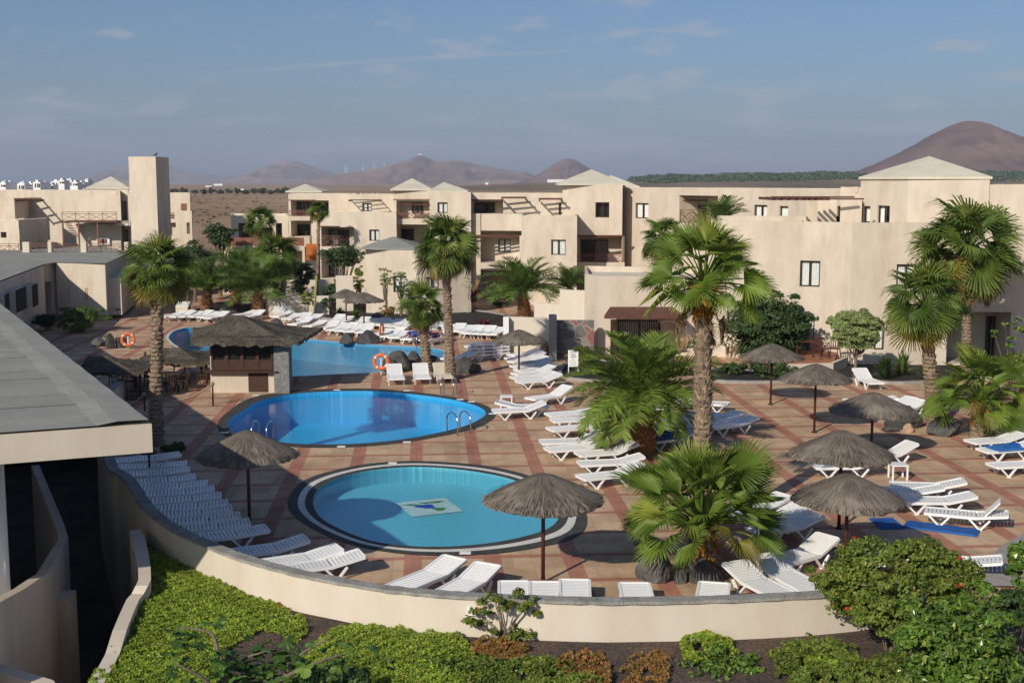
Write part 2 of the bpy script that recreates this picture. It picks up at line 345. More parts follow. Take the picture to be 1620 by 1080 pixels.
# deck paving: beige squares inside red bands on a grid turned a few degrees
def deckmat():
    m, nt, b = newmat('deck_paving')
    tc = nt.nodes.new('ShaderNodeTexCoord')
    def vm(op, a, c=None):
        n = nt.nodes.new('ShaderNodeVectorMath'); n.operation = op
        nt.links.new(a, n.inputs[0])
        if c is not None: n.inputs[1].default_value = c
        return n
    def mt(op, a, c=None, d=None):
        n = nt.nodes.new('ShaderNodeMath'); n.operation = op
        for i, x in enumerate((a, c, d)):
            if x is None: continue
            if isinstance(x, (int, float)): n.inputs[i].default_value = x
            else: nt.links.new(x, n.inputs[i])
        return n.outputs[0]
    a = math.atan(.07)
    u = vm('DOT_PRODUCT', tc.outputs['Object'], (math.cos(a), math.sin(a), 0)).outputs['Value']
    v = vm('DOT_PRODUCT', tc.outputs['Object'], (-math.sin(a), math.cos(a), 0)).outputs['Value']
    u0 = .46 * math.cos(a) + 40 * math.sin(a); v0 = -9.6 * math.sin(a) + 40.7 * math.cos(a)
    uu = mt('SUBTRACT', u, u0); vv = mt('SUBTRACT', v, v0)
    S = 1.8
    du = mt('ABSOLUTE', mt('SUBTRACT', mt('PINGPONG', uu, S / 2), 0.0)); dv = mt('ABSOLUTE', mt('PINGPONG', vv, S / 2))
    nz = nt.nodes.new('ShaderNodeTexNoise'); nz.inputs['Scale'].default_value = 6; nt.links.new(tc.outputs['Object'], nz.inputs['Vector'])
    jit = mt('MULTIPLY', mt('SUBTRACT', nz.outputs[0], .5), .03)
    bu = mt('LESS_THAN', mt('ADD', du, jit), .20); bv = mt('LESS_THAN', mt('ADD', dv, jit), .12)
    band = mt('MAXIMUM', bu, bv)
    # joints every .6 m across
    ju = mt('LESS_THAN', mt('PINGPONG', uu, .225), .010); jv = mt('LESS_THAN', mt('PINGPONG', vv, .45), .012)
    joint = mt('MAXIMUM', ju, jv)
    def noise(s, det=5, rough=.6):
        n = nt.nodes.new('ShaderNodeTexNoise'); n.inputs['Scale'].default_value = s; n.inputs['Detail'].default_value = det; n.inputs['Roughness'].default_value = rough
        nt.links.new(tc.outputs['Object'], n.inputs['Vector']); return n.outputs[0]
    # tile tone per slab
    cell = nt.nodes.new('ShaderNodeTexWhiteNoise'); cell.noise_dimensions = '2D'
    cb = nt.nodes.new('ShaderNodeCombineXYZ'); nt.links.new(mt('FLOOR', mt('DIVIDE', uu, .45)), cb.inputs[0]); nt.links.new(mt('FLOOR', mt('DIVIDE', vv, .9)), cb.inputs[1])
    nt.links.new(cb.outputs[0], cell.inputs[0])
    c1 = nt.nodes.new('ShaderNodeValToRGB'); e = c1.color_ramp.elements; e[0].position = .3; e[1].position = .75
    e[0].color = (.43, .28, .17, 1); e[1].color = (.62, .44, .285, 1)
    nt.links.new(mt('ADD', mt('MULTIPLY', noise(.25, 6), .8), mt('MULTIPLY', cell.outputs[0], .22)), c1.inputs[0])
    c2 = nt.nodes.new('ShaderNodeValToRGB'); e = c2.color_ramp.elements; e[0].position = .3; e[1].position = .7
    e[0].color = (.32, .11, .075, 1); e[1].color = (.44, .18, .13, 1); nt.links.new(noise(.5), c2.inputs[0])
    mx = nt.nodes.new('ShaderNodeMix'); mx.data_type = 'RGBA'
    # bands fade out (worn) over the left part of the deck
    nt.links.new(mt('MULTIPLY', band, .78), mx.inputs[0]); nt.links.new(c1.outputs[0], mx.inputs[6]); nt.links.new(c2.outputs[0], mx.inputs[7])
    sp = mt('ADD', .80, mt('MULTIPLY', noise(45, 4, .8), .40))
    vs = nt.nodes.new('ShaderNodeVectorMath'); vs.operation = 'SCALE'; nt.links.new(mx.outputs[2], vs.inputs[0])
    k = mt('MULTIPLY', sp, mt('SUBTRACT', 1.0, mt('MULTIPLY', joint, .16)))
    st = nt.nodes.new('ShaderNodeMapRange'); nt.links.new(noise(.9, 8, .75), st.inputs[0]); st.inputs[1].default_value = .35; st.inputs[2].default_value = .6; st.inputs[3].default_value = .72; st.inputs[4].default_value = 1.03
    nt.links.new(mt('MULTIPLY', k, st.outputs[0]), vs.inputs['Scale'])
    nt.links.new(vs.outputs[0], b.inputs['Base Color']); b.inputs['Roughness'].default_value = .85; b.inputs['Specular IOR Level'].default_value = .2
    return m
M_deck = deckmat()

# ---------- curves
def catmull(pts, n=8, closed=True):
    out = []; L = len(pts); pts = [Vector(p) for p in pts]
    rngi = range(L) if closed else range(L - 1)
    for i in rngi:
        if closed: p0, p1, p2, p3 = pts[(i - 1) % L], pts[i], pts[(i + 1) % L], pts[(i + 2) % L]
        else: p0, p1, p2, p3 = pts[max(i - 1, 0)], pts[i], pts[i + 1], pts[min(i + 2, L - 1)]
        for k in range(n):
            t = k / n
            out.append(.5 * ((2 * p1) + (p2 - p0) * t + (2 * p0 - 5 * p1 + 4 * p2 - p3) * t * t + (3 * p1 - p0 - 3 * p2 + p3) * t ** 3))
    if not closed: out.append(pts[-1])
    return out
def polar(pts, c, n=96):
    a = np.array([math.atan2(p.y - c.y, p.x - c.x) for p in pts]); r = np.array([math.hypot(p.x - c.x, p.y - c.y) for p in pts])
    o = np.argsort(a); a = a[o]; r = r[o]
    an = np.linspace(-math.pi, math.pi, n, endpoint=False)
    rn = np.interp(an, a, r, period=2 * math.pi)
    for _ in range(2): rn = (np.roll(rn, 1) + 2 * rn + np.roll(rn, -1)) / 4
    return [Vector((c.x + math.cos(t) * q, c.y + math.sin(t) * q, 0)) for t, q in zip(an, rn)]
def sheet(name, loops, z, mats, kind='structure', parent=None, mi=0):
    """flat polygon with holes"""
    mb = MB(); allp = [p for l in loops for p in l]
    tris = tessellate_polygon([[Vector((p[0], p[1], 0)) for p in l] for l in loops])
    vs = [(p[0], p[1], z) for p in allp]
    fs = []
    for t in tris:
        a, b_, c = [Vector(vs[i]) for i in t]
        fs.append(t if (b_ - a).cross(c - a).z > 0 else (t[0], t[2], t[1]))
    mb.add(vs, fs)
    o = mb.build(name, mats, parent)
    if kind: o['kind'] = kind
    return o
# ================= GROUND, DECK, POOLS =================
wall_px = [(169,730),(190,751),(205,767),(222,795),(247,820),(280,841),(315,857),(357,875),(407,891),(465,906),(510,915),(588,929),(656,937),(708,941),(810,947),(934,951),(997,951),(1155,948),(1293,941),(1400,930),(1500,914)]
wall_line = [Vector((-15.5, 48, 0)), Vector((-14.4, 42, 0))] + [Vector((p.x, p.y, 0)) for p in (G(x, y, .80) for x, y in wall_px)]
wall_line = catmull(wall_line, 6, closed=False)
ret_px = [(214,868),(219,925),(200,946),(166,1022),(130,1084),(90,1160)]
ret_line = [Vector((p.x, p.y, 0)) for p in (G(x, y, .30) for x, y in ret_px)]
# joins the curved wall up near its start
jt = G(150, 800, -.1)
ret_line = [G(205, 845, .30)] + ret_line
for p in ret_line: p.z = 0
end = wall_line[-1]
X0, X1, Y0, Y1 = -75, 75, 8, 128
deck_outer = list(wall_line) + [Vector((end.x + 6, end.y + 1.5, 0)), Vector((X1, end.y + 3, 0)), Vector((X1, Y1, 0)), Vector((X0, Y1, 0)), Vector((X0, 50, 0)), Vector((-15.6, 49, 0))]

# pool outlines
def poly_g(px, z=0): return [G(x, y, z) for x, y in px]
p1o = poly_g([(455,800),(463,776),(486,757),(533,743),(579,734),(641,729),(702,731),(764,736),(810,745),(841,754),(885,772),(912,790),(927,812),(928,828),(924,840),(903,854),(841,868),(779,876),(718,879),(656,877.5),(594,870),(548,859),(502,840),(471,820)])
p1i = poly_g([(495.5,794),(508,769.5),(548,752.5),(594,743),(656,738.6),(718,742),(779,751),(823,763),(866,783),(888,803),(884,819),(866,837),(810,853),(748,862),(687,865),(625,862),(579,853),(532,834),(505,816)])
c1 = G(692, 800)
P1O = polar(catmull(p1o, 6), c1); P1I = polar(catmull(p1i, 6), c1)
p2o = poly_g([(344,675),(350,661),(368,646),(390,632),(420,624),(457,619),(500,616.5),(532,615),(595,615),(645,619),(695,625),(732,631),(770,642),(784,655),(777,665),(748,679),(687,692),(625,701.6),(563,707),(502,708),(455,706),(400,700),(357,690)])
p2i = poly_g([(360,671),(368,660),(384,650),(412,634),(457,624),(500,620.5),(532,619),(595,619),(645,623),(695,629),(728,635),(756,643),(769,652.5),(762,661),(735,674),(687,686),(625,696.5),(563,702),(502,703),(455,701),(405,695),(370,685)])
c2 = G(565, 655)
P2O = polar(catmull(p2o, 6), c2); P2I = polar(catmull(p2i, 6), c2)
p3 = poly_g([(268,537),(271,527),(283,521),(305,518),(360,520),(420,527),(475,535),(530,541),(600,546),(660,549),(695,553),(702,560),(690,572),(650,581),(600,588.5),(530,592),(460,595),(400,590),(340,572),(290,553)])
P3 = catmull(p3, 5)
def offset(loop, d):
    out = []; L = len(loop)
    ar = sum(loop[i].x * loop[(i + 1) % L].y - loop[(i + 1) % L].x * loop[i].y for i in range(L))
    sgn = 1 if ar > 0 else -1
    for i in range(L):
        t = (loop[(i + 1) % L] - loop[i - 1]); t.z = 0; t.normalize()
        out.append(loop[i] + Vector((t.y, -t.x, 0)) * d * sgn)
    return out
P3O = offset(P3, .16)

# planting beds where dark gravel replaces paving (z a little above the deck)
deck = sheet('deck', [deck_outer, P1O, P2O, P3O], 0.0, M_deck)

def ring(name, a, b_, za, zb, mat, parent=None):
    mb = MB(); n = len(a)
    mb.add([(p.x, p.y, za) for p in a] + [(p.x, p.y, zb) for p in b_], [(i, (i + 1) % n, n + (i + 1) % n, n + i) for i in range(n)])
    return mb.build(name, mat, parent)
def lerpl(a, b_, t): return [p.lerp(q, t) for p, q in zip(a, b_)]
def pool(name, outer, inner, rings, tile, depth, wz, water, label, tile_side):
    e = empty(name, (0, 0, 0), label=label, cat='pool')
    for nm, t0, t1, mt in rings:
        a, b_ = lerpl(outer, inner, t0), lerpl(outer, inner, t1)
        ring(nm, a, b_, .012, .012, mt, e)
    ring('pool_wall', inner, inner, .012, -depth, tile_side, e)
    fl = sheet('pool_floor', [inner], -depth, tile, None, e)
    w = sheet('water_surface', [inner], wz, water, None, e); 
    return e
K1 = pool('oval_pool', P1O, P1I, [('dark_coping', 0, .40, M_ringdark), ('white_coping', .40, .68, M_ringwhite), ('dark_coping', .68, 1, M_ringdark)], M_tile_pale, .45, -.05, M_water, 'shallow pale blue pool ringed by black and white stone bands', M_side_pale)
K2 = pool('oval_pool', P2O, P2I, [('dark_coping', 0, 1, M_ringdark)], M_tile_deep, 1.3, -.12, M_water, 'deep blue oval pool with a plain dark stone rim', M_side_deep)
K3 = pool('lagoon_pool', P3O, P3, [('pale_rim', 0, 1, M_rimwhite)], M_tile_mid, 1.2, -.08, M_water, 'lagoon pool behind the thatched bar and the boulders', M_tile_mid)
# mosaic picture on the floor of the shallow pool: a white panel with loose green and blue shapes
mos = [G(x, y, -.43) for x, y in [(625,795),(704,787),(733,808),(653,817)]]
mb = MB(); mb.quad(*[tuple(p) for p in mos]); mb.build('mosaic_panel', M_mosaic, K1)
cm = sum(mos, Vector()) / 4; ex = (mos[1] - mos[0]); ey = (mos[0] - mos[3]); 
def blob(name, cx, cy, rx, ry, mat, z, rot=0):
    c = mos[0] + ex * cx - ey * cy
    pts = []
    for k in range(20):
        a = 2 * math.pi * k / 20; r = 1 + .18 * math.sin(3 * a + cx * 9) + .1 * math.sin(5 * a + cy * 7)
        x, y = rx * r * math.cos(a), ry * r * math.sin(a)
        pts.append((c.x + x * math.cos(rot) - y * math.sin(rot), c.y + x * math.sin(rot) + y * math.cos(rot), z))
    mb = MB(); mb.add(pts, [tuple(range(20))]); mb.build(name, mat, K1)
blob('mosaic_shape', .45, .45, .26, .20, M_mblue, -.422)
blob('mosaic_shape', .62, .70, .18, .16, M_mgreen, -.424)
blob('mosaic_shape', .30, .30, .34, .10, M_mgreen, -.426, -.2)
blob('mosaic_shape', .70, .22, .30, .09, M_mgreen, -.425, .4)
blob('mosaic_shape', .50, .22, .12, .08, M_mgreen, -.423)

# ladders
def ladder(px, py, toward, label):
    c = G(px, py, 0); e = empty('pool_ladder', (c.x, c.y, 0), math.atan2(toward[1], toward[0]), label, 'pool ladder', 'steel ladders at the pool edges')
    for s in (-.25, .25):
        mb = MB(); pts = [(-.55, s, 0)]
        for k in range(9):
            a = math.pi * k / 8; pts.append((-.05 - .38 * math.cos(a) * 1.0 - .12, s, .45 + .28 * math.sin(a)))
        pts += [(.20, s, .1), (.22, s, -.8)]
        mb.tube(pts, .024, 6); mb.build('handrail', M_chrome, e, True)
    mb = MB()
    for z in (-.25, -.5, -.75): mb.box(.17, .27, -.25, .25, z - .015, z + .015)
    mb.build('step', M_chrome, e)
ladder(709, 627, (-.1, -1), 'steel pool ladder at the far rim of the deep blue oval pool')
ladder(722, 683, (-.6, 1), 'steel pool ladder at the near right rim of the deep blue oval pool')
ladder(418, 699, (.1, 1), 'steel pool ladder rising behind the half-shaded straw parasol')
ladder(668, 551, (-.2, -1), 'steel pool ladder at the lagoon edge beside the stubby palm')
# small white depth plates on the rims
for i, (x, y) in enumerate([(533,616.5),(644,617.5),(728,631.5),(746,635),(779,654),(644,699),(540,706),(355,684),(405,625),(621,732),(736,874)]):
    c = G(x, y, .017); mb = MB(); mb.box(-.13, .13, -.1, .1, -.004, .006)
    o = mb.build('depth_plate', M_paint, None, loc=c); wh = 'shallow pale pool' if i > 8 else 'deep blue oval pool'
    tag(o, 'small white plate set in the stone rim of the %s' % wh, 'marker plate', 'plates in the rim of the ' + wh)

# the long curved boundary wall
def thick_wall(name, line, z0, z1, th, mats, cap=None, label=None, cat='wall', side=1, capover=.04, caph=.06):
    e = empty(name, (line[0].x, line[0].y, 0), label=label, cat=cat)
    o = Vector((line[0].x, line[0].y, 0))
    L = [p - o for p in line]; inn = []
    for i in range(len(L)):
        t = (L[min(i + 1, len(L) - 1)] - L[max(i - 1, 0)]); t.z = 0; t.normalize()
        inn.append(Vector((-t.y, t.x, 0)) * side)
    def strip(name, off0, off1, za, zb, m):
        mb = MB(); n = len(L)
        jt_ = random.Random(4); jj = (lambda: jt_.uniform(-.014, .014)) if name == 'stone_cap' else (lambda: 0)
        A = [L[i] + inn[i] * (off0 + jj()) for i in range(n)]; B = [L[i] + inn[i] * (off1 + jj()) for i in range(n)]
        def zz(z, i): return z(i) if callable(z) else z
        vs = [(p.x, p.y, zz(za, i)) for i, p in enumerate(A)] + [(p.x, p.y, zz(zb, i)) for i, p in enumerate(A)] + [(p.x, p.y, zz(zb, i)) for i, p in enumerate(B)] + [(p.x, p.y, zz(za, i)) for i, p in enumerate(B)]
        fs = []
        for i in range(n - 1):
            for k in range(3): fs.append((k * n + i, k * n + i + 1, (k + 1) * n + i + 1, (k + 1) * n + i))
        fs += [(0, n, 2 * n, 3 * n), (n - 1, 4 * n - 1, 3 * n - 1, 2 * n - 1)]
        mb.add(vs, fs); return mb.build(name, m, e)
    body = strip('wall_body', 0, th, z0, z1, mats)
    if cap: strip('stone_cap', -capover, th + capover, z1 + .001 if not callable(z1) else z1, (z1 + caph) if not callable(z1) else z1, cap)
    return e
thick_wall('boundary_wall', wall_line, -3.2, .75, .20, M_stucco2, M_cap, 'long curved cream wall with grey stone cap between deck and planted garden')
thick_wall('retaining_wall', catmull(ret_line, 3, False), -3.2, lambda i: .40 if i < 8 else (.28 if i < 12 else .16), .25, M_stucco2, None, 'low stepped cream wall between the green planting and the sunken passage', side=1)
# garden soil in front of the wall
near = [Vector((60, 10, 0)), Vector((-6, 10, 0))]
gl = [Vector((p.x, p.y, 0)) for p in wall_line if p.x > ret_line[0].x]
gpoly = gl + [Vector((end.x + 6, end.y + 1.5, 0)), Vector((60, end.y + 3, 0))] + near + list(reversed(ret_line))
sheet('garden_soil', [gpoly], .02, M_soil)
# concrete path edge at the far lower corner of the deck
pp = [G(x, y, 0) for x, y in [(1545, 905), (1585, 865), (1640, 835), (1800, 830), (1800, 930), (1560, 930)]]
sheet('path', [pp], .05, M_kerb)
# sunken passage floor
sheet('ground', [[Vector((-60, 2, 0)), Vector((40, 2, 0)), Vector((40, 52, 0)), Vector((-60, 52, 0))]], -3.2, M_soil)
# far plain
def plain():
    hole = [Vector((X0, Y0, 0)), Vector((X1, Y0, 0)), Vector((X1, Y1, 0)), Vector((X0, Y1, 0))]
    big = [Vector((-9000, -400, 0)), Vector((9000, -400, 0)), Vector((9000, 14000, 0)), Vector((-9000, 14000, 0))]
    m, nt, b = newmat('dry_plain')
    tc = nt.nodes.new('ShaderNodeTexCoord')
    n1 = nt.nodes.new('ShaderNodeTexNoise'); n1.inputs['Scale'].default_value = .012; n1.inputs['Detail'].default_value = 10; n1.inputs['Roughness'].default_value = .7
    mp = nt.nodes.new('ShaderNodeMapping'); mp.inputs['Scale'].default_value = (1, .35, 1)
    nt.links.new(tc.outputs['Object'], mp.inputs[0]); nt.links.new(mp.outputs[0], n1.inputs['Vector'])
    cr = nt.nodes.new('ShaderNodeValToRGB'); e = cr.color_ramp.elements; e[0].position = .35; e[1].position = .65
    e[0].color = (.24, .165, .11, 1); e[1].color = (.42, .29, .19, 1)
    nt.links.new(n1.outputs[0], cr.inputs[0]); nt.links.new(cr.outputs[0], b.inputs['Base Color']); b.inputs['Roughness'].default_value = 1
    b.inputs['Specular IOR Level'].default_value = 0
    return sheet('terrain', [big, hole], -.3, m)
plain()
# soil skirt under the gap right of the deck inside the hole
sheet('soil_strip', [[Vector((X0, Y0, 0)), Vector((-30, Y0, 0)), Vector((-30, 49.9, 0)), Vector((X0, 49.9, 0))]], -.31, M_soil)

# planting beds: kerb + gravel
def bed(px, label_kind='planting_bed', z=.05, kerb=True, mat=None, smooth=3):
    lp = catmull([G(x, y, 0) for x, y in px], smooth)
    s = sheet('gravel_bed', [lp], z, mat or M_gravel); 
    if kerb:
        mb = MB(); o = offset(lp, .09); n = len(lp)
        for k, (za, A, zb, B) in enumerate([(0, o, .13, o), (.13, o, .13, offset(lp, -.09)), (.13, offset(lp, -.09), .02, offset(lp, -.09))]):
            mb.add([(p.x, p.y, za) for p in A] + [(p.x, p.y, zb) for p in B], [(i, (i + 1) % n, n + (i + 1) % n, n + i) for i in range(n)])
        kk = mb.build('kerb', M_kerb); kk['kind'] = 'structure'
    return s
bed([(1110,598),(1150,606),(1250,606),(1290,600),(1370,604),(1430,608),(1560,600),(1700,596),(1700,560),(1560,566),(1400,572),(1300,578),(1200,588),(1140,585)], smooth=3)
bed([(300,500),(340,503),(400,500),(440,498),(520,506),(600,512),(700,518),(770,523),(800,520),(800,500),(700,488),(600,480),(500,482),(400,480),(330,484)], smooth=3)
bed([(885,596),(910,602),(960,606),(1010,606),(1030,596),(1010,580),(950,572),(900,575)], smooth=3)
# lawn strips and walks beyond the left palms
sheet('lawn', [[G(x, y) for x, y in [(420,473),(560,473),(560,461),(430,461)]]], .05, simple('lawn_green', (.05, .075, .02), .95, .3, 2, .8, 40))

# ================= FOREGROUND FLAT-ROOFED BUILDING =================
fb = empty('flat_roofed_building', (-12, 22, 0), label='near cream building with a broad grey flat roof and overhanging fascia', cat='building')
def inb(fn, e=fb):
    pass
zr = 4.1
C0 = G(240, 668, zr); 
Dm = (G(0, 685, zr) - C0).normalized(); De = (G(0, 480, zr) - C0).normalized()
A0 = C0; B0 = C0 + Dm * 9; A1 = C0 + De * 40; B1 = B0 + De * 40
off = fb.location
def q(v, z=None): return (v.x - off.x, v.y - off.y, (v.z if z is None else z))
def prism(mb, loop, z0, z1, mi=0):
    n = len(loop)
    mb.add([q(p, z0) for p in loop] + [q(p, z1) for p in loop], [tuple(range(n - 1, -1, -1)), tuple(range(n, 2 * n))] + [(i, (i + 1) % n, n + (i + 1) % n, n + i) for i in range(n)], mi)
mb = MB(); prism(mb, [A0, A1, B1, B0], zr - .56, zr - .03, 0); mb.build('fascia', M_stucco2, fb)
# roofing: raised rim along the long edge with a hollow behind it
mb = MB(); ins = [0, .05, .60, .95, 9]; zz = [zr + .012, zr + .045, zr + .055, zr + .012, zr + .01]
nseg = 80
for i in range(nseg + 1):
    for j, d in enumerate(ins):
        w = .03 * math.sin(i * 2.3) + .03 * math.sin(i * .9) if j in (2, 3) else 0
        p = A0 + De * (40 * i / nseg) + Dm * (d + w) ; mb.v.append(q(p, zz[j] + (.012 * math.sin(i * 1.7 + j) if j else 0))); mb.n += 1
m_ = len(ins)
for i in range(nseg):
    for j in range(m_ - 1): mb.f.append((i * m_ + j, i * m_ + j + 1, (i + 1) * m_ + j + 1, (i + 1) * m_ + j)); mb.m.append(0)
mb.build('roofing', M_greyroof, fb)
for k in range(1, 30):
    a_, b_ = A0 + De * (1.25 * k) + Dm * .95, A0 + De * (1.25 * k + .12 * math.sin(k)) + Dm * 8.9
    mb = MB(); mb.bar(q(a_, zr + .016), q(b_, zr + .016), .05, .008); mb.build('felt_seam', simple('felt_seam', (.215, .215, .19), .95, .2, 3) if k == 1 else MATS['felt_seam'], fb)
# body under the roof, set back from the roof edge
Bl = [A0 + Dm * 5.2 + De * 3, A0 + Dm * 3.4 + De * 10, A0 + Dm * 2.6 + De * 39, B0 + De * 39, B0 + De * 2]
mb = MB(); prism(mb, Bl, -3.2, zr - .57, 0); mb.build('wall', M_stucco, fb)
mb = MB(); pc = P(-2, 840, 25.0); mb.tube([(pc.x - off.x, pc.y - off.y, -3.2), (pc.x - off.x, pc.y - off.y, zr - .57)], .17, 16); mb.build('column', M_paint, fb, True)
# curved parapet of the lower terrace
Yc = 29.0
cp_px = [(62,735,36.0),(85,790,32.5),(102,830,30),(108,851,29),(100,864,27.6),(76,905,25.4),(40,930,23.0),(0,952,21.0),(-60,985,19.0)]
cl = [P(x, y, Y) for x, y, Y in cp_px]
e = empty('terrace_parapet', (cl[0].x, cl[0].y, 0), label='tall curved cream parapet wall along the dark sunken passage', cat='wall')
mb = MB(); n = len(cl); o0 = cl[0]
inn = []
for i in range(n):
    t = cl[min(i + 1, n - 1)] - cl[max(i - 1, 0)]; t.z = 0; t.normalize(); inn.append(Vector((t.y, -t.x, 0)) * .22)
vs = []
for zf in ('b', 't', 't2', 'b2'):
    for i, p in enumerate(cl):
        r = p + (inn[i] if zf in ('t2', 'b2') else Vector()); vs.append((r.x - o0.x, r.y - o0.y, -3.2 if zf[0] == 'b' else p.z))
mb.add(vs, [(k * n + i, k * n + i + 1, (k + 1) * n + i + 1, (k + 1) * n + i) for i in range(n - 1) for k in range(3)] + [(n - 1, 2 * n - 1, 3 * n - 1, 4 * n - 1), (0, n, 2 * n, 3 * n)])
mb.build('wall_body', M_stucco, e)
pp_ = G(93, 1045, -3.1)
pp_ = P(94, 940, 26.6)
mb = MB(); mb.box(-.27, .27, -.3, .3, -3.2, pp_.z); mb.build('buttress', M_stucco, e, loc=(pp_.x - o0.x, pp_.y - o0.y, 0))
# low wall end at the very corner
q0, q1 = G(-40, 1050, .1), G(62, 1082, .1)
thick_wall('garden_wall', [Vector((q1.x + .6, q1.y - .9, 0)), Vector((q1.x, q1.y, 0)), Vector((q0.x, q0.y, 0)), Vector((q0.x - 3, q0.y + .2, 0))], -3.2, .1, .25, M_stucco2, None, 'short cream wall in the bottom corner beside the passage', side=-1)
# ================= BUILDINGS =================
def window(parent, A, d, nrm, s0, s1, z0, z1, inset, style='curtain', mull=1, fw=.06, frame_mat=None):
    """frame with pane and curtain, seated 'inset' behind the wall face; A origin, d along the wall, nrm pointing out"""
    def pt(s, z, o): v = A + d * s + nrm * o; return (v.x, v.y, z)
    fr = MB()
    def bx(sa, sb, za, zb, oa, ob):
        vs = [pt(s, z, o) for z in (za, zb) for o in (oa, ob) for s in (sa, sb)]
        fr.add(vs, [(0, 2, 3, 1), (4, 5, 7, 6), (0, 1, 5, 4), (1, 3, 7, 5), (3, 2, 6, 7), (2, 0, 4, 6)])
    g = .004
    s0 += g; s1 -= g; z0 += g; z1 -= g
    bx(s0, s0 + fw, z0, z1, -inset - .05, -inset); bx(s1 - fw, s1, z0, z1, -inset - .05, -inset)
    bx(s0 + fw, s1 - fw, z0, z0 + fw, -inset - .05, -inset); bx(s0 + fw, s1 - fw, z1 - fw, z1, -inset - .05, -inset)
    for k in range(mull):
        c = s0 + (s1 - s0) * (k + 1) / (mull + 1); bx(c - fw * .5, c + fw * .5, z0 + fw, z1 - fw, -inset - .05, -inset)
    w = fr.build('window', frame_mat or M_frame, parent)
    pn = MB(); pn.quad(pt(s0, z0, -inset - .03), pt(s1, z0, -inset - .03), pt(s1, z1, -inset - .03), pt(s0, z1, -inset - .03)); pn.build('pane', M_glass, w)
    if style != 'open' or True:
        W = s1 - s0
        segs = {'curtain': [(.0, .42), (.56, 1.0)], 'full': [(0, 1.0)], 'leftc': [(0, .5)], 'rightc': [(.5, 1)], 'open': []}[style]
        cu = MB()
        for a, b_ in segs:
            n = max(4, int((b_ - a) * W / .045)); 
            for k in range(n):
                sa, sb = s0 + W * (a + (b_ - a) * k / n), s0 + W * (a + (b_ - a) * (k + 1) / n)
                oa, ob = (-inset - .10 - .035 * (k % 2), -inset - .10 - .035 * ((k + 1) % 2))
                cu.quad(pt(sa, z0, oa), pt(sb, z0, ob), pt(sb, z1, ob), pt(sa, z1, oa))
        if segs: cu.build('curtain', M_curtain, w)
    return w

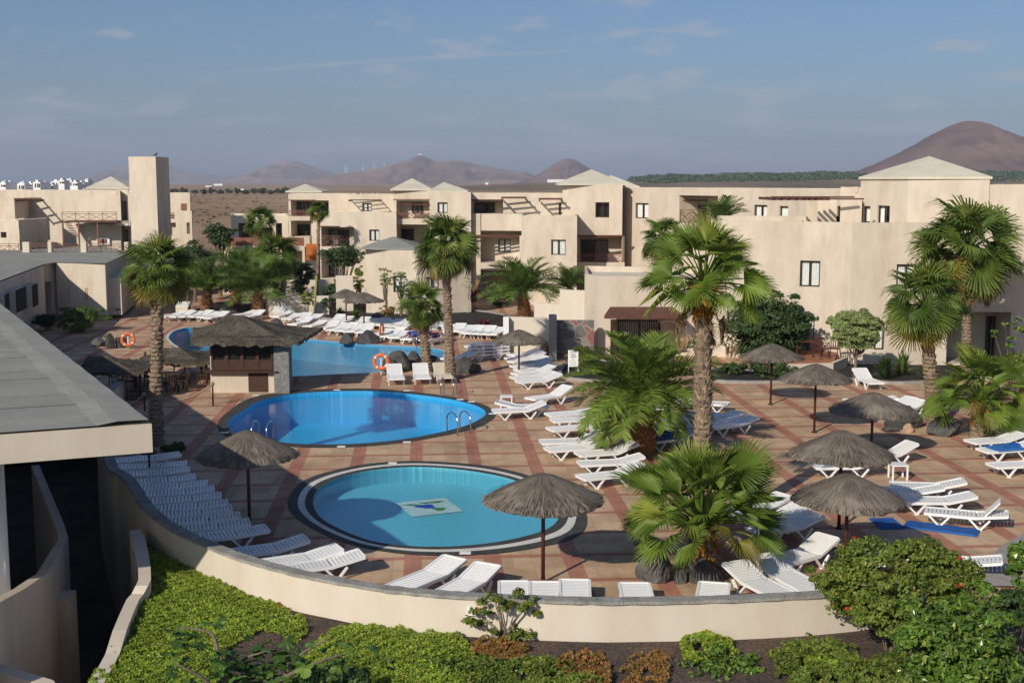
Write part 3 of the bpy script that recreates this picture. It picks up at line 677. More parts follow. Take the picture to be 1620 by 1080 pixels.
class Block:
    """a stretch of building whose front runs through the given (pixel column, distance) points and which reaches 'depth' back"""
    def __init__(s, root, pts, ytop, depth, z0=-.3, holes=(), mat=None, roof=True, coping=False, ztop=None, parapet=True, radial=True):
        s.root = root; s.o = root.location.copy(); s.mat = mat or M_stucco
        Y0_ = pts[0][1]
        s.z1 = ztop if ztop is not None else P(pts[0][0], ytop, Y0_).z; s.z0 = z0
        s.pts = [Vector((P(px, ytop, Y).x, Y, 0)) for px, Y in pts]
        s.mb = MB(); L = s.pts
        for i in range(len(L) - 1):
            s.face(i, [h for h in holes if h.get('seg', 0) == i])
        a, b_ = L[0], L[-1]; a2, b2 = (a * (1 + depth / a.y), b_ * (1 + depth / b_.y)) if radial else (a + Vector((0, depth, 0)), b_ + Vector((0, depth, 0)))
        z0, z1 = s.z0, s.z1
        for p, q_ in ((b_, b2), (b2, a2), (a2, a)):
            s.mb.quad(s.l(p, z0), s.l(q_, z0), s.l(q_, z1), s.l(p, z1))
        foot = L + [b2, a2]; s.foot = foot; n = len(foot)
        if parapet and depth > 1.2:
            c = sum(foot, Vector()) / n
            ar = sum(foot[i].x * foot[(i + 1) % n].y - foot[(i + 1) % n].x * foot[i].y for i in range(n))
            inner = offset(foot, -.2)
            s.mb.add([s.l(p, z1) for p in foot] + [s.l(p, z1) for p in inner], [(i, (i + 1) % n, n + (i + 1) % n, n + i) for i in range(n)])
            s.mb.add([s.l(p, z1) for p in inner] + [s.l(p, z1 - .3) for p in inner], [(i, (i + 1) % n, n + (i + 1) % n, n + i) for i in range(n)])
            s.mb.add([s.l(p, z1 - .3) for p in inner], [tuple(range(n))], 2)
        else:
            s.mb.add([s.l(p, z1) for p in foot], [tuple(range(n))])
        s.mb.build('wall', [s.mat, M_dark, M_roofcream], root)
    def l(s, p, z): return (p.x - s.o.x, p.y - s.o.y, z - s.o.z)
    def frame(s, i):
        a, b_ = s.pts[i], s.pts[i + 1]; d = (b_ - a); Ln = d.length; d.normalize(); n = Vector((d.y, -d.x, 0))
        if n.y > 0: n = -n
        return a, d, n, Ln
    def hit(s, i, px, py, back=0.0):
        a, d, n, Ln = s.frame(i); a = a - n * back
        r = Vector(ray(px, py)); den = r.dot(n); t = (a - Vector((0, 0, 0))).dot(n) / den
        p = r * t; return (p - a).dot(d), H + p.z
    def face(s, i, holes):
        a, d, n, Ln = s.frame(i); ss = {0.0, Ln}; zs = {s.z0, s.z1}; hs = []
        for h in holes:
            if 'box' in h:
                x0, y0, x1, y1 = h['box']
                s0, zt = s.hit(i, x0, y0); s1, _ = s.hit(i, x1, y0); _, zb = s.hit(i, x0, y1)
            s0 = max(.02, s0); s1 = min(Ln - .02, s1); zb = max(s.z0 + .02, zb); zt = min(s.z1 - (.02 if not h.get('open') else 0), zt)
            hs.append((s0, s1, zb, zt, h)); ss |= {s0, s1}; zs |= {zb, zt}
        ss = sorted(ss); zs = sorted(zs)
        def pt(sv, z, o=0.0): v = a + d * sv + n * o; return s.l(v, z)
        for j in range(len(ss) - 1):
            for k in range(len(zs) - 1):
                cs, cz = (ss[j] + ss[j + 1]) / 2, (zs[k] + zs[k + 1]) / 2
                if any(h[0] < cs < h[1] and h[2] < cz < h[3] for h in hs): continue
                s.mb.quad(pt(ss[j], zs[k]), pt(ss[j + 1], zs[k]), pt(ss[j + 1], zs[k + 1]), pt(ss[j], zs[k + 1]))
        for s0, s1, zb, zt, h in hs:
            kind = h.get('kind', 'win'); dp = h.get('depth', .5 if kind == 'win' else 1.6)
            s.mb.quad(pt(s0, zb), pt(s0, zb, -dp), pt(s0, zt, -dp), pt(s0, zt)); s.mb.quad(pt(s1, zb), pt(s1, zt), pt(s1, zt, -dp), pt(s1, zb, -dp))
            s.mb.quad(pt(s0, zt), pt(s0, zt, -dp), pt(s1, zt, -dp), pt(s1, zt)); s.mb.quad(pt(s0, zb), pt(s1, zb), pt(s1, zb, -dp), pt(s0, zb, -dp))
            s.mb.quad(pt(s0, zb, -dp), pt(s1, zb, -dp), pt(s1, zt, -dp), pt(s0, zt, -dp), 1 if kind == 'win' else 0)  # back of a window recess is painted near-black as room shade
            ao = a - s.o; ao.z = 0
            if kind == 'win':
                window(s.root, ao, d, n, s0, s1, zb - s.o.z, zt - s.o.z, .10, h.get('style', 'curtain'), h.get('mull', 1), h.get('fw', .06))
                if h.get('sill'):
                    mb = MB(); p0, p1 = ao + d * (s0 - .08), ao + d * (s1 + .08); mb.bar((p0.x + n.x * .03, p0.y + n.y * .03, zb - .03), (p1.x + n.x * .03, p1.y + n.y * .03, zb - .03), .14, .06); mb.build('sill', M_frame, s.root)
            else:
                for dx0, dy0, dx1, dy1, st, mu in h.get('doors', ()):
                    e0, ez = s.hit(i, dx0, dy0, dp); e1, _ = s.hit(i, dx1, dy0, dp); _, eb = s.hit(i, dx0, dy1, dp)
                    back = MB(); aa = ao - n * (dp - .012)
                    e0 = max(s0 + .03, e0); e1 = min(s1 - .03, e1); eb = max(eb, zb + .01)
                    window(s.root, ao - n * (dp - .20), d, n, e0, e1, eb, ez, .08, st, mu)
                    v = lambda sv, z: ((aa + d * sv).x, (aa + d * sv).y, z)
                    back.quad(v(e0, eb), v(e1, eb), v(e1, ez), v(e0, ez)); back.build('dark_backing', M_dark, s.root)  # dark sheet on the solid niche wall, painted shade of an unlit room
                if h.get('rail'):
                    hh = h['rail']; railing(s.root, ao + d * (s0 + .02) - n * .08, ao + d * (s1 - .02) - n * .08, zb, zb + hh)

def railing(parent, a, b_, z0, z1, step=None):
    a, b_ = Vector(a), Vector(b_); L = (b_ - a).length; d = (b_ - a).normalized(); h = z1 - z0
    mb = MB(); n = max(1, round(L / (step or h * 1.15)))
    w = .035
    for z in (z0 + .06, z1 - .02, z1 - h * .22): mb.bar((a.x, a.y, z), (b_.x, b_.y, z), w, w)
    for k in range(n + 1):
        p = a + d * (L * k / n); mb.bar((p.x, p.y, z0), (p.x, p.y, z1), w, w)
        if k < n:
            q_ = a + d * (L * (k + 1) / n); mb.bar((p.x, p.y, z0 + .08), (q_.x, q_.y, z1 - h * .22), w * .8, w * .8); mb.bar((p.x, p.y, z1 - h * .22), (q_.x, q_.y, z0 + .08), w * .8, w * .8)
    return mb.build('railing', M_rail, parent)

def pyramid(root, x0, x1, yb, ax, ay, Y, mat=None, over=.12, depth=None):
    o = root.location; a, b_ = P(x0, yb, Y), P(x1, yb, Y); w = b_.x - a.x; dp = depth or w
    a.x -= 0; zb = a.z
    # apex at mid depth: find its height on the ray
    ap = P(ax, ay, Y + dp / 2)
    mb = MB(); base = [(a.x - over, Y - over), (b_.x + over, Y - over), (b_.x + over, Y + dp + over), (a.x - over, Y + dp + over)]
    base = [(x - o.x, y - o.y) for x, y in base]
    mb.add([(x, y, zb) for x, y in base] + [(x, y, zb + .10) for x, y in base] + [(ap.x - o.x, ap.y - o.y, ap.z)],
           [(3, 2, 1, 0), (0, 1, 5, 4), (1, 2, 6, 5), (2, 3, 7, 6), (3, 0, 4, 7), (4, 5, 8), (5, 6, 8), (6, 7, 8), (7, 4, 8)])
    return mb.build('roof', mat or M_roofcream, root)

def hiproof(root, blk, ax, ay, Ya, over=.12, mat=None):
    o = root.location; z = blk.z1; lp = offset(blk.foot, over); n = len(lp); ap = P(ax, ay, Ya); mb = MB()
    mb.add([(p.x - o.x, p.y - o.y, z + .01) for p in lp] + [(p.x - o.x, p.y - o.y, z + .12) for p in lp] + [(ap.x - o.x, ap.y - o.y, ap.z)],
           [tuple(range(n))] + [(i, (i + 1) % n, n + (i + 1) % n, n + i) for i in range(n)] + [(n + i, n + (i + 1) % n, 2 * n) for i in range(n)])
    return mb.build('roof', mat or M_roofcream, root)

def slab(root, x0, x1, yt, yb, Y, thick, mat, name, zthick=None):
    """horizontal piece whose front shows rows yt..yb between columns x0..x1 at distance Y, reaching back by thick"""
    o = root.location; a, b_ = P(x0, yt, Y), P(x1, yb, Y); mb = MB()
    mb.box(a.x - o.x, b_.x - o.x, Y - o.y, Y - o.y + thick, (b_.z if zthick is None else a.z - zthick), a.z); return mb.build(name, mat, root)

def pergola(root, x0, x1, yt, Y, Yb, n=4, mat=None, w=.07, h=.12):
    """slats running along the facade between a front beam at Y and the wall at Yb, on two side rafters"""
    o = root.location; a, b_ = P(x0, yt, Y), P(x1, yt, Y); z = a.z; mb = MB()
    xs = [a.x - o.x, b_.x - o.x]
    for k in range(n):
        y = Y + (Yb - Y) * k / n; mb.box(xs[0], xs[1], y - o.y, y - o.y + w, z - h, z)
    for x in (xs[0], xs[1] - w): mb.box(x, x + w, Y - o.y + w + .002, Yb - o.y, z - h * 2 - .01, z - h - .003)
    return mb.build('pergola', mat or M_beam, root)

def bldg(name, px, Y, label):
    p = P(px, 400, Y); return empty(name, (p.x, Y, 0), label=label, cat='building')

W = lambda x0, y0, x1, y1, style='curtain', mull=1, **k: dict(box=(x0, y0, x1, y1), style=style, mull=mull, **k)
def NI(x0, y0, x1, y1, depth=1.6, doors=(), rail=None, **k): return dict(box=(x0, y0, x1, y1), kind='niche', depth=depth, doors=doors, rail=rail, **k)

# ---- right wing, three storeys, nearest
r1 = bldg('apartment_building', 1230, 58, 'large cream apartment block behind the straw parasols with a blank two-storey front')
Block(r1, [(1135, 60), (1315, 58), (1349, 57.1), (1700, 56.5)], 349, 9, holes=[
    W(1266, 412, 1298, 453), W(1268, 503, 1289, 562, 'full', 1), 
    W(1384, 511, 1400, 553, 'full', 0, seg=2), W(1419, 418, 1450, 457, 'full', 1, seg=2),
    NI(1515, 393, 1585, 462, 1.5, [(1523, 398, 1560, 455, 'full', 1)], .9, seg=2),
    NI(1500, 493, 1600, 575, 2.2, [(1560, 500, 1590, 570, 'full', 1)], None, seg=2)])
Block(r1, [(1160, 67), (1315, 65.6), (1349, 65.4), (1378, 65.2)], 349, 6, z0=3.9, ztop=5.6)
o = r1.location
# pavilion with pyramid roof
tw = Block(r1, [(1362, 63.5), (1437, 60), (1566, 59)], 284, 9, z0=3.5, holes=[W(1366, 326, 1377, 352, 'full', 0), W(1388, 325, 1408, 357, 'leftc', 1), W(1500, 327, 1530, 352, seg=1)])
hiproof(r1, tw, 1470, 247, 63.5)
Block(r1, [(1563, 59.1), (1720, 58.5)], 292, 9, z0=3.5, holes=[NI(1552, 360, 1582, 392, 1.2, [], .8)])
Block(r1, [(1330, 64.8), (1364, 64)], 296, 6, z0=3.5)
# roof terrace boxes behind the big front, with their pergola
Block(r1, [(1276, 66), (1296, 66)], 313, 5, z0=4, ztop=P(1276, 313, 66).z)
Block(r1, [(1294, 64.5), (1324, 64.2)], 315, 5, z0=4)
Block(r1, [(1330, 63.0), (1364, 62.8)], 316, 1.1, z0=4, holes=())
slab(r1, 1220, 1352, 310.5, 313, 62, .14, M_beam, 'beam')
slab(r1, 1300, 1367, 313.6, 316, 60.6, .14, M_beam, 'beam')
for k in range(5):
    a = P(1224 + k * 12, 312, 62.2); mb = MB(); mb.box(a.x - o.x, a.x - o.x + .08, 62.15 - o.y, 66 - o.y, a.z - .16, a.z - .02); mb.build('rafter', M_beam, r1)
for k in range(4):
    a = P(1280 + k * 10, 312, 62.2); mb = MB(); mb.box(a.x - o.x, a.x - o.x + .08, 62.15 - o.y, 63.4 - o.y, a.z - .16, a.z - .02); mb.build('rafter', M_beam, r1)
# patio with low wall
pa = [G(1236, 591), G(1320, 588), G(1326, 570), G(1236, 571)]
mb = MB(); pz = .55; pts = [(p.x - o.x, p.y - o.y) for p in pa]
mb.add([(x, y, -.1) for x, y in pts] + [(x, y, pz) for x, y in pts], [(4, 5, 6, 7), (0, 1, 5, 4), (1, 2, 6, 5), (2, 3, 7, 6), (3, 0, 4, 7)]); mb.build('patio', simple('patio_tile', (.30, .13, .07), .7, .15), r1)
tw_ = [G(1246, 594), G(1318, 592), G(1340, 582)]
for p in tw_: p.z = 0
thick_wall('low_wall', [Vector((p.x, p.y, 0)) for p in tw_], -.1, .50, .2, M_stucco2, None, 'low cream patio wall below the brown plastic chairs', side=1)

# ---- long middle wing behind
r2 = bldg('apartment_building', 1080, 90, 'long cream three-storey wing whose flat roofline runs behind the tallest palms')
Block(r2, [(983, 92), (1226, 78), (1378, 70)], 297, 10, holes=[
    W(1005, 321, 1026, 345), NI(1075, 309, 1136, 352, 1.8, [(1079, 324, 1118, 350, 'leftc', 1)], .9), W(1193, 324, 1214, 352),
    W(1033, 398, 1052, 405, 'full'), W(1150, 400, 1195, 452, 'curtain', 1),
    W(1233, 326, 1247, 350, 'full', 0, seg=1), W(1324, 326, 1330, 350, 'full', 0, seg=1)])
slab(r2, 1075, 1142, 308, 310, 86.1, .16, M_beam, 'beam'); slab(r2, 1075, 1142, 316, 318, 86.3, .12, M_beam, 'beam')
# pavilion g
Block(r2, [(890, 90.5), (985, 89.5)], 293, 8, holes=[W(942, 320, 964, 344, 'open', 1), NI(912, 373, 984, 431, 1.7, [(920, 379, 962, 414, 'rightc', 1)], None, ), NI(905, 436, 975, 475, 1.5, [])])
pyramid(r2, 889, 986, 293, 935, 268, 90.2, over=.25, depth=6)
pyramid(r2, 950, 1010, 297, 966, 277, 93, over=.1, depth=4)
slab(r2, 910, 988, 372, 374.5, 89.2, .2, M_beam, 'beam')
slab(r2, 911, 988, 415, 430, 88.6, .16, M_stucco, 'balcony_front')
o = r2.location; ra, rb = P(912, 414.5, 88.6), P(984, 414.5, 88.6)
railing(r2, (ra.x - o.x, 88.65 - o.y, 0), (rb.x - o.x, 88.65 - o.y, 0), ra.z, P(912, 402, 88.6).z)
pergola(r2, 1000, 1010, 415, 200, 201, 1) if False else None
# front block f with window
r3 = bldg('apartment_building', 850, 86, 'cream block with a blank square front tower between two terraces, above the feathery palms')
Block(r3, [(825, 86), (913, 85)], 341, 6, holes=[W(872, 379, 895, 403)])
Block(r3, [(745, 92), (890, 91)], 306, 6, holes=[NI(742.5, 317, 796, 338, 1.6, [(752, 321, 783, 337, 'leftc', 1)], None), W(884, 321, 888, 340, 'full', 0)])
slab(r3, 742, 797, 315.5, 317.5, 90.6, .15, M_beam, 'beam'); pergola(r3, 793, 833, 311.5, 89.6, 91.4, 3); pergola(r3, 853, 890, 313.5, 89.4, 91, 3)
Block(r3, [(742, 90.2), (826, 89.3)], 338, 1.6, z0=5.0, parapet=False)          # upper terrace front
Block(r3, [(742, 90), (760, 89.9)], 338, 2.2, parapet=False); Block(r3, [(822, 89.2), (826, 89.2)], 373, 2.0, parapet=False)
Block(r3, [(758, 91.8), (824, 91)], 341, 1, holes=[W(788, 378, 808, 399), NI(770, 432, 820, 480, .6, [(775, 436, 800, 476, 'open', 1)])], parapet=False, ztop=5.05)
pergola(r3, 748, 824, 372, 89.3, 91.2, 5)
slab(r3, 760, 825, 416, 427, 89.2, 2.2, M_stucco, 'balcony_front')
# ---- centre-left houses
r4 = bldg('apartment_building', 690, 92, 'cream block topped by two small cream pyramid roofs')
Block(r4, [(680, 90), (745, 89.4)], 304, 8, holes=[W(692, 320, 708, 337), W(674, 439, 694, 458)])
pyramid(r4, 681, 737, 304, 702, 288, 90.2, over=.15, depth=5)
Block(r4, [(622, 92), (681, 91.6)], 301.5, 8, holes=[NI(627, 317, 679, 349, 1.3, [(652, 321, 669, 337, 'curtain', 1)], None), NI(627, 355, 679, 390, 1.6, [(636, 362, 655, 380, 'open', 1)])])
pyramid(r4, 622, 680, 301.5, 652, 282, 91.8, over=.2, depth=5)
slab(r4, 622, 680, 315, 316.6, 91, .15, M_beam, 'beam'); pergola(r4, 636, 679, 323, 90.6, 92.2, 4, w=.05, h=.06)
slab(r4, 624, 680, 346, 355, 90.6, .2, M_stucco, 'balcony_front')
o = r4.location; ra, rb = P(625, 346, 90.7), P(678, 346, 90.7); railing(r4, (ra.x - o.x, 90.7 - o.y, 0), (rb.x - o.x, 90.7 - o.y, 0), ra.z, P(625, 336, 90.7).z)
r5 = bldg('apartment_building', 560, 92, 'cream block with a sheltered balcony and glass door behind the dark round tree')
Block(r5, [(552, 95), (624, 94.5)], 308, 8, holes=[W(573, 321, 588, 334)])
pergola(r5, 551, 600, 316, 93.2, 95, 4, w=.05, h=.06)
for k, x in enumerate((570, 578, 588, 596)):
    a = P(x, 308, 94.7); mb = MB(); mb.box(a.x - r5.location.x, a.x - r5.location.x + .12, 94.9 - r5.location.y, 95.1 - r5.location.y, a.z, a.z + .12); mb.build('vent', M_roofcream, r5)
Block(r5, [(505, 91.5), (627, 90)], 335, 5, holes=[NI(508, 359, 560, 390, 1.3, [(521, 363, 552, 389, 'leftc', 1)], .8), W(584, 363, 600, 381), NI(508, 396, 560, 440, 1.5, [(520, 410, 545, 436, 'curtain', 1)])])
slab(r5, 505, 561, 357.5, 359.3, 91.1, .2, M_beam, 'beam')
r6 = bldg('apartment_building', 480, 95, 'cream block with one small pyramid roof and a lower arm of brown-screened terraces')
Block(r6, [(456, 97), (566, 96)], 307, 8, holes=[NI(460, 317, 520, 343, 1.4, [(467, 320, 494, 341, 'full', 3), (505, 321, 519, 333, 'open', 0)], None), NI(460, 349, 492, 374, 1.5, [(468, 355, 490, 372, 'open', 0)])])
pyramid(r6, 456, 506, 304.5, 483, 291, 97, over=.2, depth=4)
slab(r6, 456, 506, 316, 317.6, 96.6, .2, M_beam, 'beam'); slab(r6, 456, 490, 342, 349, 96.3, .25, M_stucco, 'balcony_front')
o = r6.location; ra, rb = P(458, 342, 96.4), P(488, 342, 96.4); railing(r6, (ra.x - o.x, 96.4 - o.y, 0), (rb.x - o.x, 96.4 - o.y, 0), ra.z, P(458, 332.5, 96.4).z)
Block(r6, [(365, 98), (456, 97.6)], 341, 7, holes=[W(377, 353, 401, 376, 'open', 1), W(436, 353, 446, 376, 'open', 0)])
Block(r6, [(350, 94.5), (482, 94)], 389, 3, ztop=P(350, 389, 94.5).z, holes=[NI(362, 397, 400, 445, 2.0), NI(406, 397, 440, 445, 2.0), NI(446, 397, 478, 445, 2.0)], parapet=False)
ra, rb = P(354, 389, 94.3), P(480, 389, 94.3)
mb = MB(); mb.box(ra.x - o.x, rb.x - o.x, 94.6 - o.y, 94.7 - o.y, ra.z - .01, P(354, 376, 94.3).z); mb.build('terrace_screen', M_rail, r6)
for x0, x1 in ((342, 353), (481, 490)):
    slab(r6, x0, x1, 374, 393, 94.2, 1.2, M_stucco, 'pier')
slab(r6, 484, 503, 386, 412, 93.5, .2, simple('orange_render', (.45, .13, .03), .85), 'screen_wall')
slab(r6, 486, 505, 412, 450, 93.4, .3, M_stucco, 'pier'); 
# low front house with dark hip roof
r7 = bldg('garden_house', 650, 82, 'single-storey cream garden house with a dark hipped roof, behind the slim grey trees')
Block(r7, [(578, 80), (660, 79), (745, 80.5)], 395, 6, holes=[W(622, 436, 643, 462), W(674, 438, 695, 456, seg=1)])
pyramid(r7, 574, 657, 394.5, 622, 374, 79.6, mat=M_greyroof, over=.15, depth=5)
# garden walls in the middle distance
def gwall(px0, y0, px1, Y0_, Y1_, ybot, label, th=.2, mat=None, zt=None):
    a = P(px0, y0, Y0_); b_ = P(px1, y0, Y1_)
    return thick_wall('garden_wall', [Vector((a.x, a.y, 0)), Vector((b_.x, b_.y, 0))], -.1, a.z, th, mat or M_stucco2, None, label, side=1)
gwall(503, 442, 524, 84, 84, 0, 'short cream garden wall beside the yellow-green pole')
gwall(531, 436, 558, 81, 81, 0, 'cream garden wall topped by a small patterned brown fence')
gwall(440, 443, 505, 90, 90, 0, 'low cream wall in the shade behind the feathery palms')
gwall(420, 468, 520, 79, 79, 0, 'long low white garden wall behind the far row of loungers')
# ---- beige service building with brown awning near the big palm
r8 = bldg('pool_building', 990, 62, 'cream pool building with a brown awning over its patterned glass doors')
Block(r8, [(925, 62), (947, 60.5), (1135, 60.2)], 433, 6, holes=[NI(966, 505, 1070, 575, 1.2, [(977, 506, 1045, 562, 'full', 1)], None, seg=1)])
mb = MB(); o = r8.location; a, b_ = P(955, 496, 59), P(1082, 496, 59)
mb.add([(a.x - o.x, 58.6 - o.y, a.z - .05), (b_.x - o.x, 58.6 - o.y, a.z - .05), (b_.x - o.x - .4, 60.1 - o.y, a.z + .22), (a.x - o.x + .4, 60.1 - o.y, a.z + .22),
        (a.x - o.x, 58.6 - o.y, a.z - .2), (b_.x - o.x, 58.6 - o.y, a.z - .2), (b_.x - o.x - .4, 60.1 - o.y, a.z + .05), (a.x - o.x + .4, 60.1 - o.y, a.z + .05)],
       [(0, 1, 2, 3), (7, 6, 5, 4), (0, 4, 5, 1), (1, 5, 6, 2), (2, 6, 7, 3), (3, 7, 4, 0)]); mb.build('awning', M_beam, r8)
pergola(r8, 1046, 1068, 507, 59.0, 60.1, 4, mat=M_stucco2, w=.08, h=.08)
# stepped walls left of it
gwall(886, 458, 927, 63, 62.4, 0, 'tall cream step of the garden wall next to the pool building')
gwall(845, 479, 888, 64, 63.2, 0, 'middle cream step of the garden wall below the feathery palm')
gwall(799, 501, 868, 61.5, 61, 0, 'low cream wall behind the terracotta urn')
def slabthing(name, label, cat, x0, x1, yt, Y, th, mat, part, z0=0, extra=None):
    a = P(x0, yt, Y); b_ = P(x1, yt, Y); e = empty(name, ((a.x + b_.x) / 2, Y, 0), label=label, cat=cat)
    w_ = (b_.x - a.x) / 2; mb = MB(); mb.box(-w_, w_, 0, th, z0, a.z); mb.build(part, mat, e); return e
def stonemat():
    m, nt, b = newmat('crazy_paving_stone')
    tc = nt.nodes.new('ShaderNodeTexCoord')
    v = nt.nodes.new('ShaderNodeTexVoronoi'); v.inputs['Scale'].default_value = 1.8; nt.links.new(tc.outputs['Object'], v.inputs['Vector'])
    cr = nt.nodes.new('ShaderNodeValToRGB'); cr.color_ramp.interpolation = 'CONSTANT'; e = cr.color_ramp.elements
    e[0].color = (.14, .13, .12, 1); e[1].position = .55; e[1].color = (.21, .19, .17, 1); x = e.new(.78); x.color = (.26, .09, .075, 1)
    sp = nt.nodes.new('ShaderNodeSeparateColor'); nt.links.new(v.outputs['Color'], sp.inputs[0]); nt.links.new(sp.outputs[0], cr.inputs[0])
    v2 = nt.nodes.new('ShaderNodeTexVoronoi'); v2.feature = 'DISTANCE_TO_EDGE'; v2.inputs['Scale'].default_value = 1.8; nt.links.new(tc.outputs['Object'], v2.inputs['Vector'])
    lt = nt.nodes.new('ShaderNodeMath'); lt.operation = 'LESS_THAN'; lt.inputs[1].default_value = .03; nt.links.new(v2.outputs['Distance'], lt.inputs[0])
    mx = nt.nodes.new('ShaderNodeMix'); mx.data_type = 'RGBA'; mx.inputs[7].default_value = (.26, .24, .21, 1); nt.links.new(lt.outputs[0], mx.inputs[0]); nt.links.new(cr.outputs[0], mx.inputs[6])
    nt.links.new(mx.outputs[2], b.inputs['Base Color']); b.inputs['Roughness'].default_value = .8
    return m
M_crazy = stonemat()
slabthing('stone_wall', 'wall panel of grey and red crazy paving beside the pool building', 'wall', 881, 940, 507, 59.5, .3, M_crazy, 'stone_face')
slabthing('gate_pillar', 'tall grey stone pillar at the edge of the red and grey stone panel', 'pillar', 869, 881, 500, 58.6, .9, M_kerb, 'pillar_body')
slabthing('gate_pillar', 'white painted wall end at the close of the far lounger rows', 'pillar', 796, 805, 502, 61, .5, M_paint, 'pillar_body')

# ================= LEFT GROUP =================
l0 = bldg('service_building', 110, 76, 'low cream flat-roofed building with two faint tile pictures on its pale wall')
Yl = 76
b0 = Block(l0, [(88, 77), (166, 76)], 416, 10, parapet=False)
o = l0.location
Block(l0, [(166.2, 76.0), (205, 88)], 417, 1.5, parapet=False, ztop=b0.z1 - .01, holes=[NI(170, 440, 195, 500, .8)])
Block(l0, [(70, 76.5), (89, 77.4)], 418, 8, parapet=False, ztop=b0.z1 - .02, holes=[NI(70.5, 446, 81, 505, 3)])
Block(l0, [(-90, 48), (-20, 60), (69, 75.3)], 416, 12, parapet=False, ztop=b0.z1 - .03, holes=[W(8, 460, 26, 497, 'open', 1, seg=1), W(35, 452, 45, 488, 'open', 0, seg=1), W(-10, 466, -2, 500, 'open', 0, seg=1)])
# roofing of that building
rf = [P(-90, 416, 48), P(-20, 416, 60), P(69, 416, 75.3), P(89, 416, 77.0), P(166.5, 416, 75.8), P(206, 416, 88), P(150, 416, 100), P(-90, 416, 100)]
sheet('roofing', [[Vector((p.x - o.x, p.y - o.y, 0)) for p in rf]], b0.z1 + .04, M_greyroof, None, l0)
# tile pictures: plain framed fields of line work
for x0, x1 in ((102, 128), (132, 159)):
    a, b_ = P(x0, 457, 76.0), P(x1, 474, 76.0); e = tag(MB().__class__() and bpy.data.objects.new('x', None)) if False else None
    ya = 77 - (x0 - 88) / 78.0 - .03
    ee = empty('wall_tiles', ((a.x + b_.x) / 2, ya - .02, a.z), label='faint brown tile picture on the pale wall, %s' % ('in the shade' if x0 < 120 else 'half in the sun'), cat='wall tiles')
    w_ = (b_.x - a.x) / 2; h_ = a.z - b_.z; mb = MB(); 
    mb.box(-w_, w_, -.02, .05, -h_, 0); mb.build('tile_field', simple('faint_tiles%d' % x0, (.50, .37, .26), .8, .15, 6), ee)
    mb = MB()
    for za in (0, -h_): mb.box(-w_, w_, -.03, -.021, za - .02, za + .02)
    for xa in (-w_, w_): mb.box(xa - .02, xa + .02, -.03, -.021, -h_, 0)
    for k in range(7):
        xx = -w_ + .1 + (2 * w_ - .2) * k / 6; mb.bar((xx, -.028, -h_ * .8), (xx + .12 * math.sin(k * 2.1), -.028, -h_ * .25), .03, .01)
    mb.build('tile_lines', simple('tile_line%d' % x0, (.28, .17, .11), .8), ee)
l1 = bldg('apartment_building', 120, 98, 'cream apartment block with a long balcony railing next to the tall blank tower')
Block(l1, [(-30, 101), (140, 98), (190, 97.5)], 301, 8, holes=[W(24, 349, 30, 362, 'open', 0)], z0=-.3)
bk = Block(l1, [(183, 98.6), (206, 98)], 300, 3, holes=[NI(190, 318, 200, 350, 1.0), NI(193, 363, 203, 382, 1.0)])
pyramid(l1, 138, 203, 299, 175, 279, 99, over=.1, depth=6)
slab(l1, 6, 24, 314, 346, 96.5, 3, M_stucco, 'stair_wall')
pergola(l1, 22, 42, 313.5, 96, 100, 4)
# balcony
o = l1.location; a, b_ = P(98, 350, 95), P(184, 350, 95)
mb = MB(); mb.box(a.x - o.x, b_.x - o.x, 95 - o.y, 97.8 - o.y, a.z - .10, a.z); mb.build('balcony_slab', M_beam, l1)
railing(l1, (a.x - o.x, 95.05 - o.y, 0), (b_.x - o.x, 95.05 - o.y, 0), a.z, P(98, 335, 95).z, 1.0)
for x in (99, 124, 154):
    p = P(x, 350, 95.1); mb = MB(); mb.box(p.x - o.x - .05, p.x - o.x + .05, 95.05 - o.y, 95.15 - o.y, 0, p.z - .1); mb.build('post', M_rail, l1)
slab(l1, 120, 192, 354, 400, 97.2, .3, M_stucco2, 'rear_wall'); slab(l1, 182, 206, 350, 357, 96.0, 1.5, M_stucco2, 'ledge')
mb = MB()
for k in range(9):
    a = P(105 + k * 1.6, 352 + k * 2.6, 96 ); mb.box(a.x - o.x, a.x - o.x + .12, 95.6 - o.y, 96.6 - o.y, a.z - .05, a.z)
mb.build('stair', M_rail, l1)
a = P(163, 378, 97); mb = MB(); mb.box(a.x - o.x - .5, a.x - o.x + .5, 97.0 - o.y, 97.18 - o.y, a.z - .45, a.z + .1); mb.build('window', M_paint, l1)
mb = MB(); mb.box(a.x - o.x - .3, a.x - o.x + .3, 96.96 - o.y, 96.995 - o.y, a.z - .32, a.z - .02); mb.build('grille', M_rail, l1)
l2 = bldg('apartment_building', 30, 92, 'small cream annexe with a tiny square window in front of the balcony block')
Block(l2, [(-60, 93), (29, 91)], 348, 5, holes=[W(1, 367, 10, 376, 'open', 0)]); 
Block(l2, [(29.5, 91.2), (74, 96)], 348, 1.5, parapet=False)
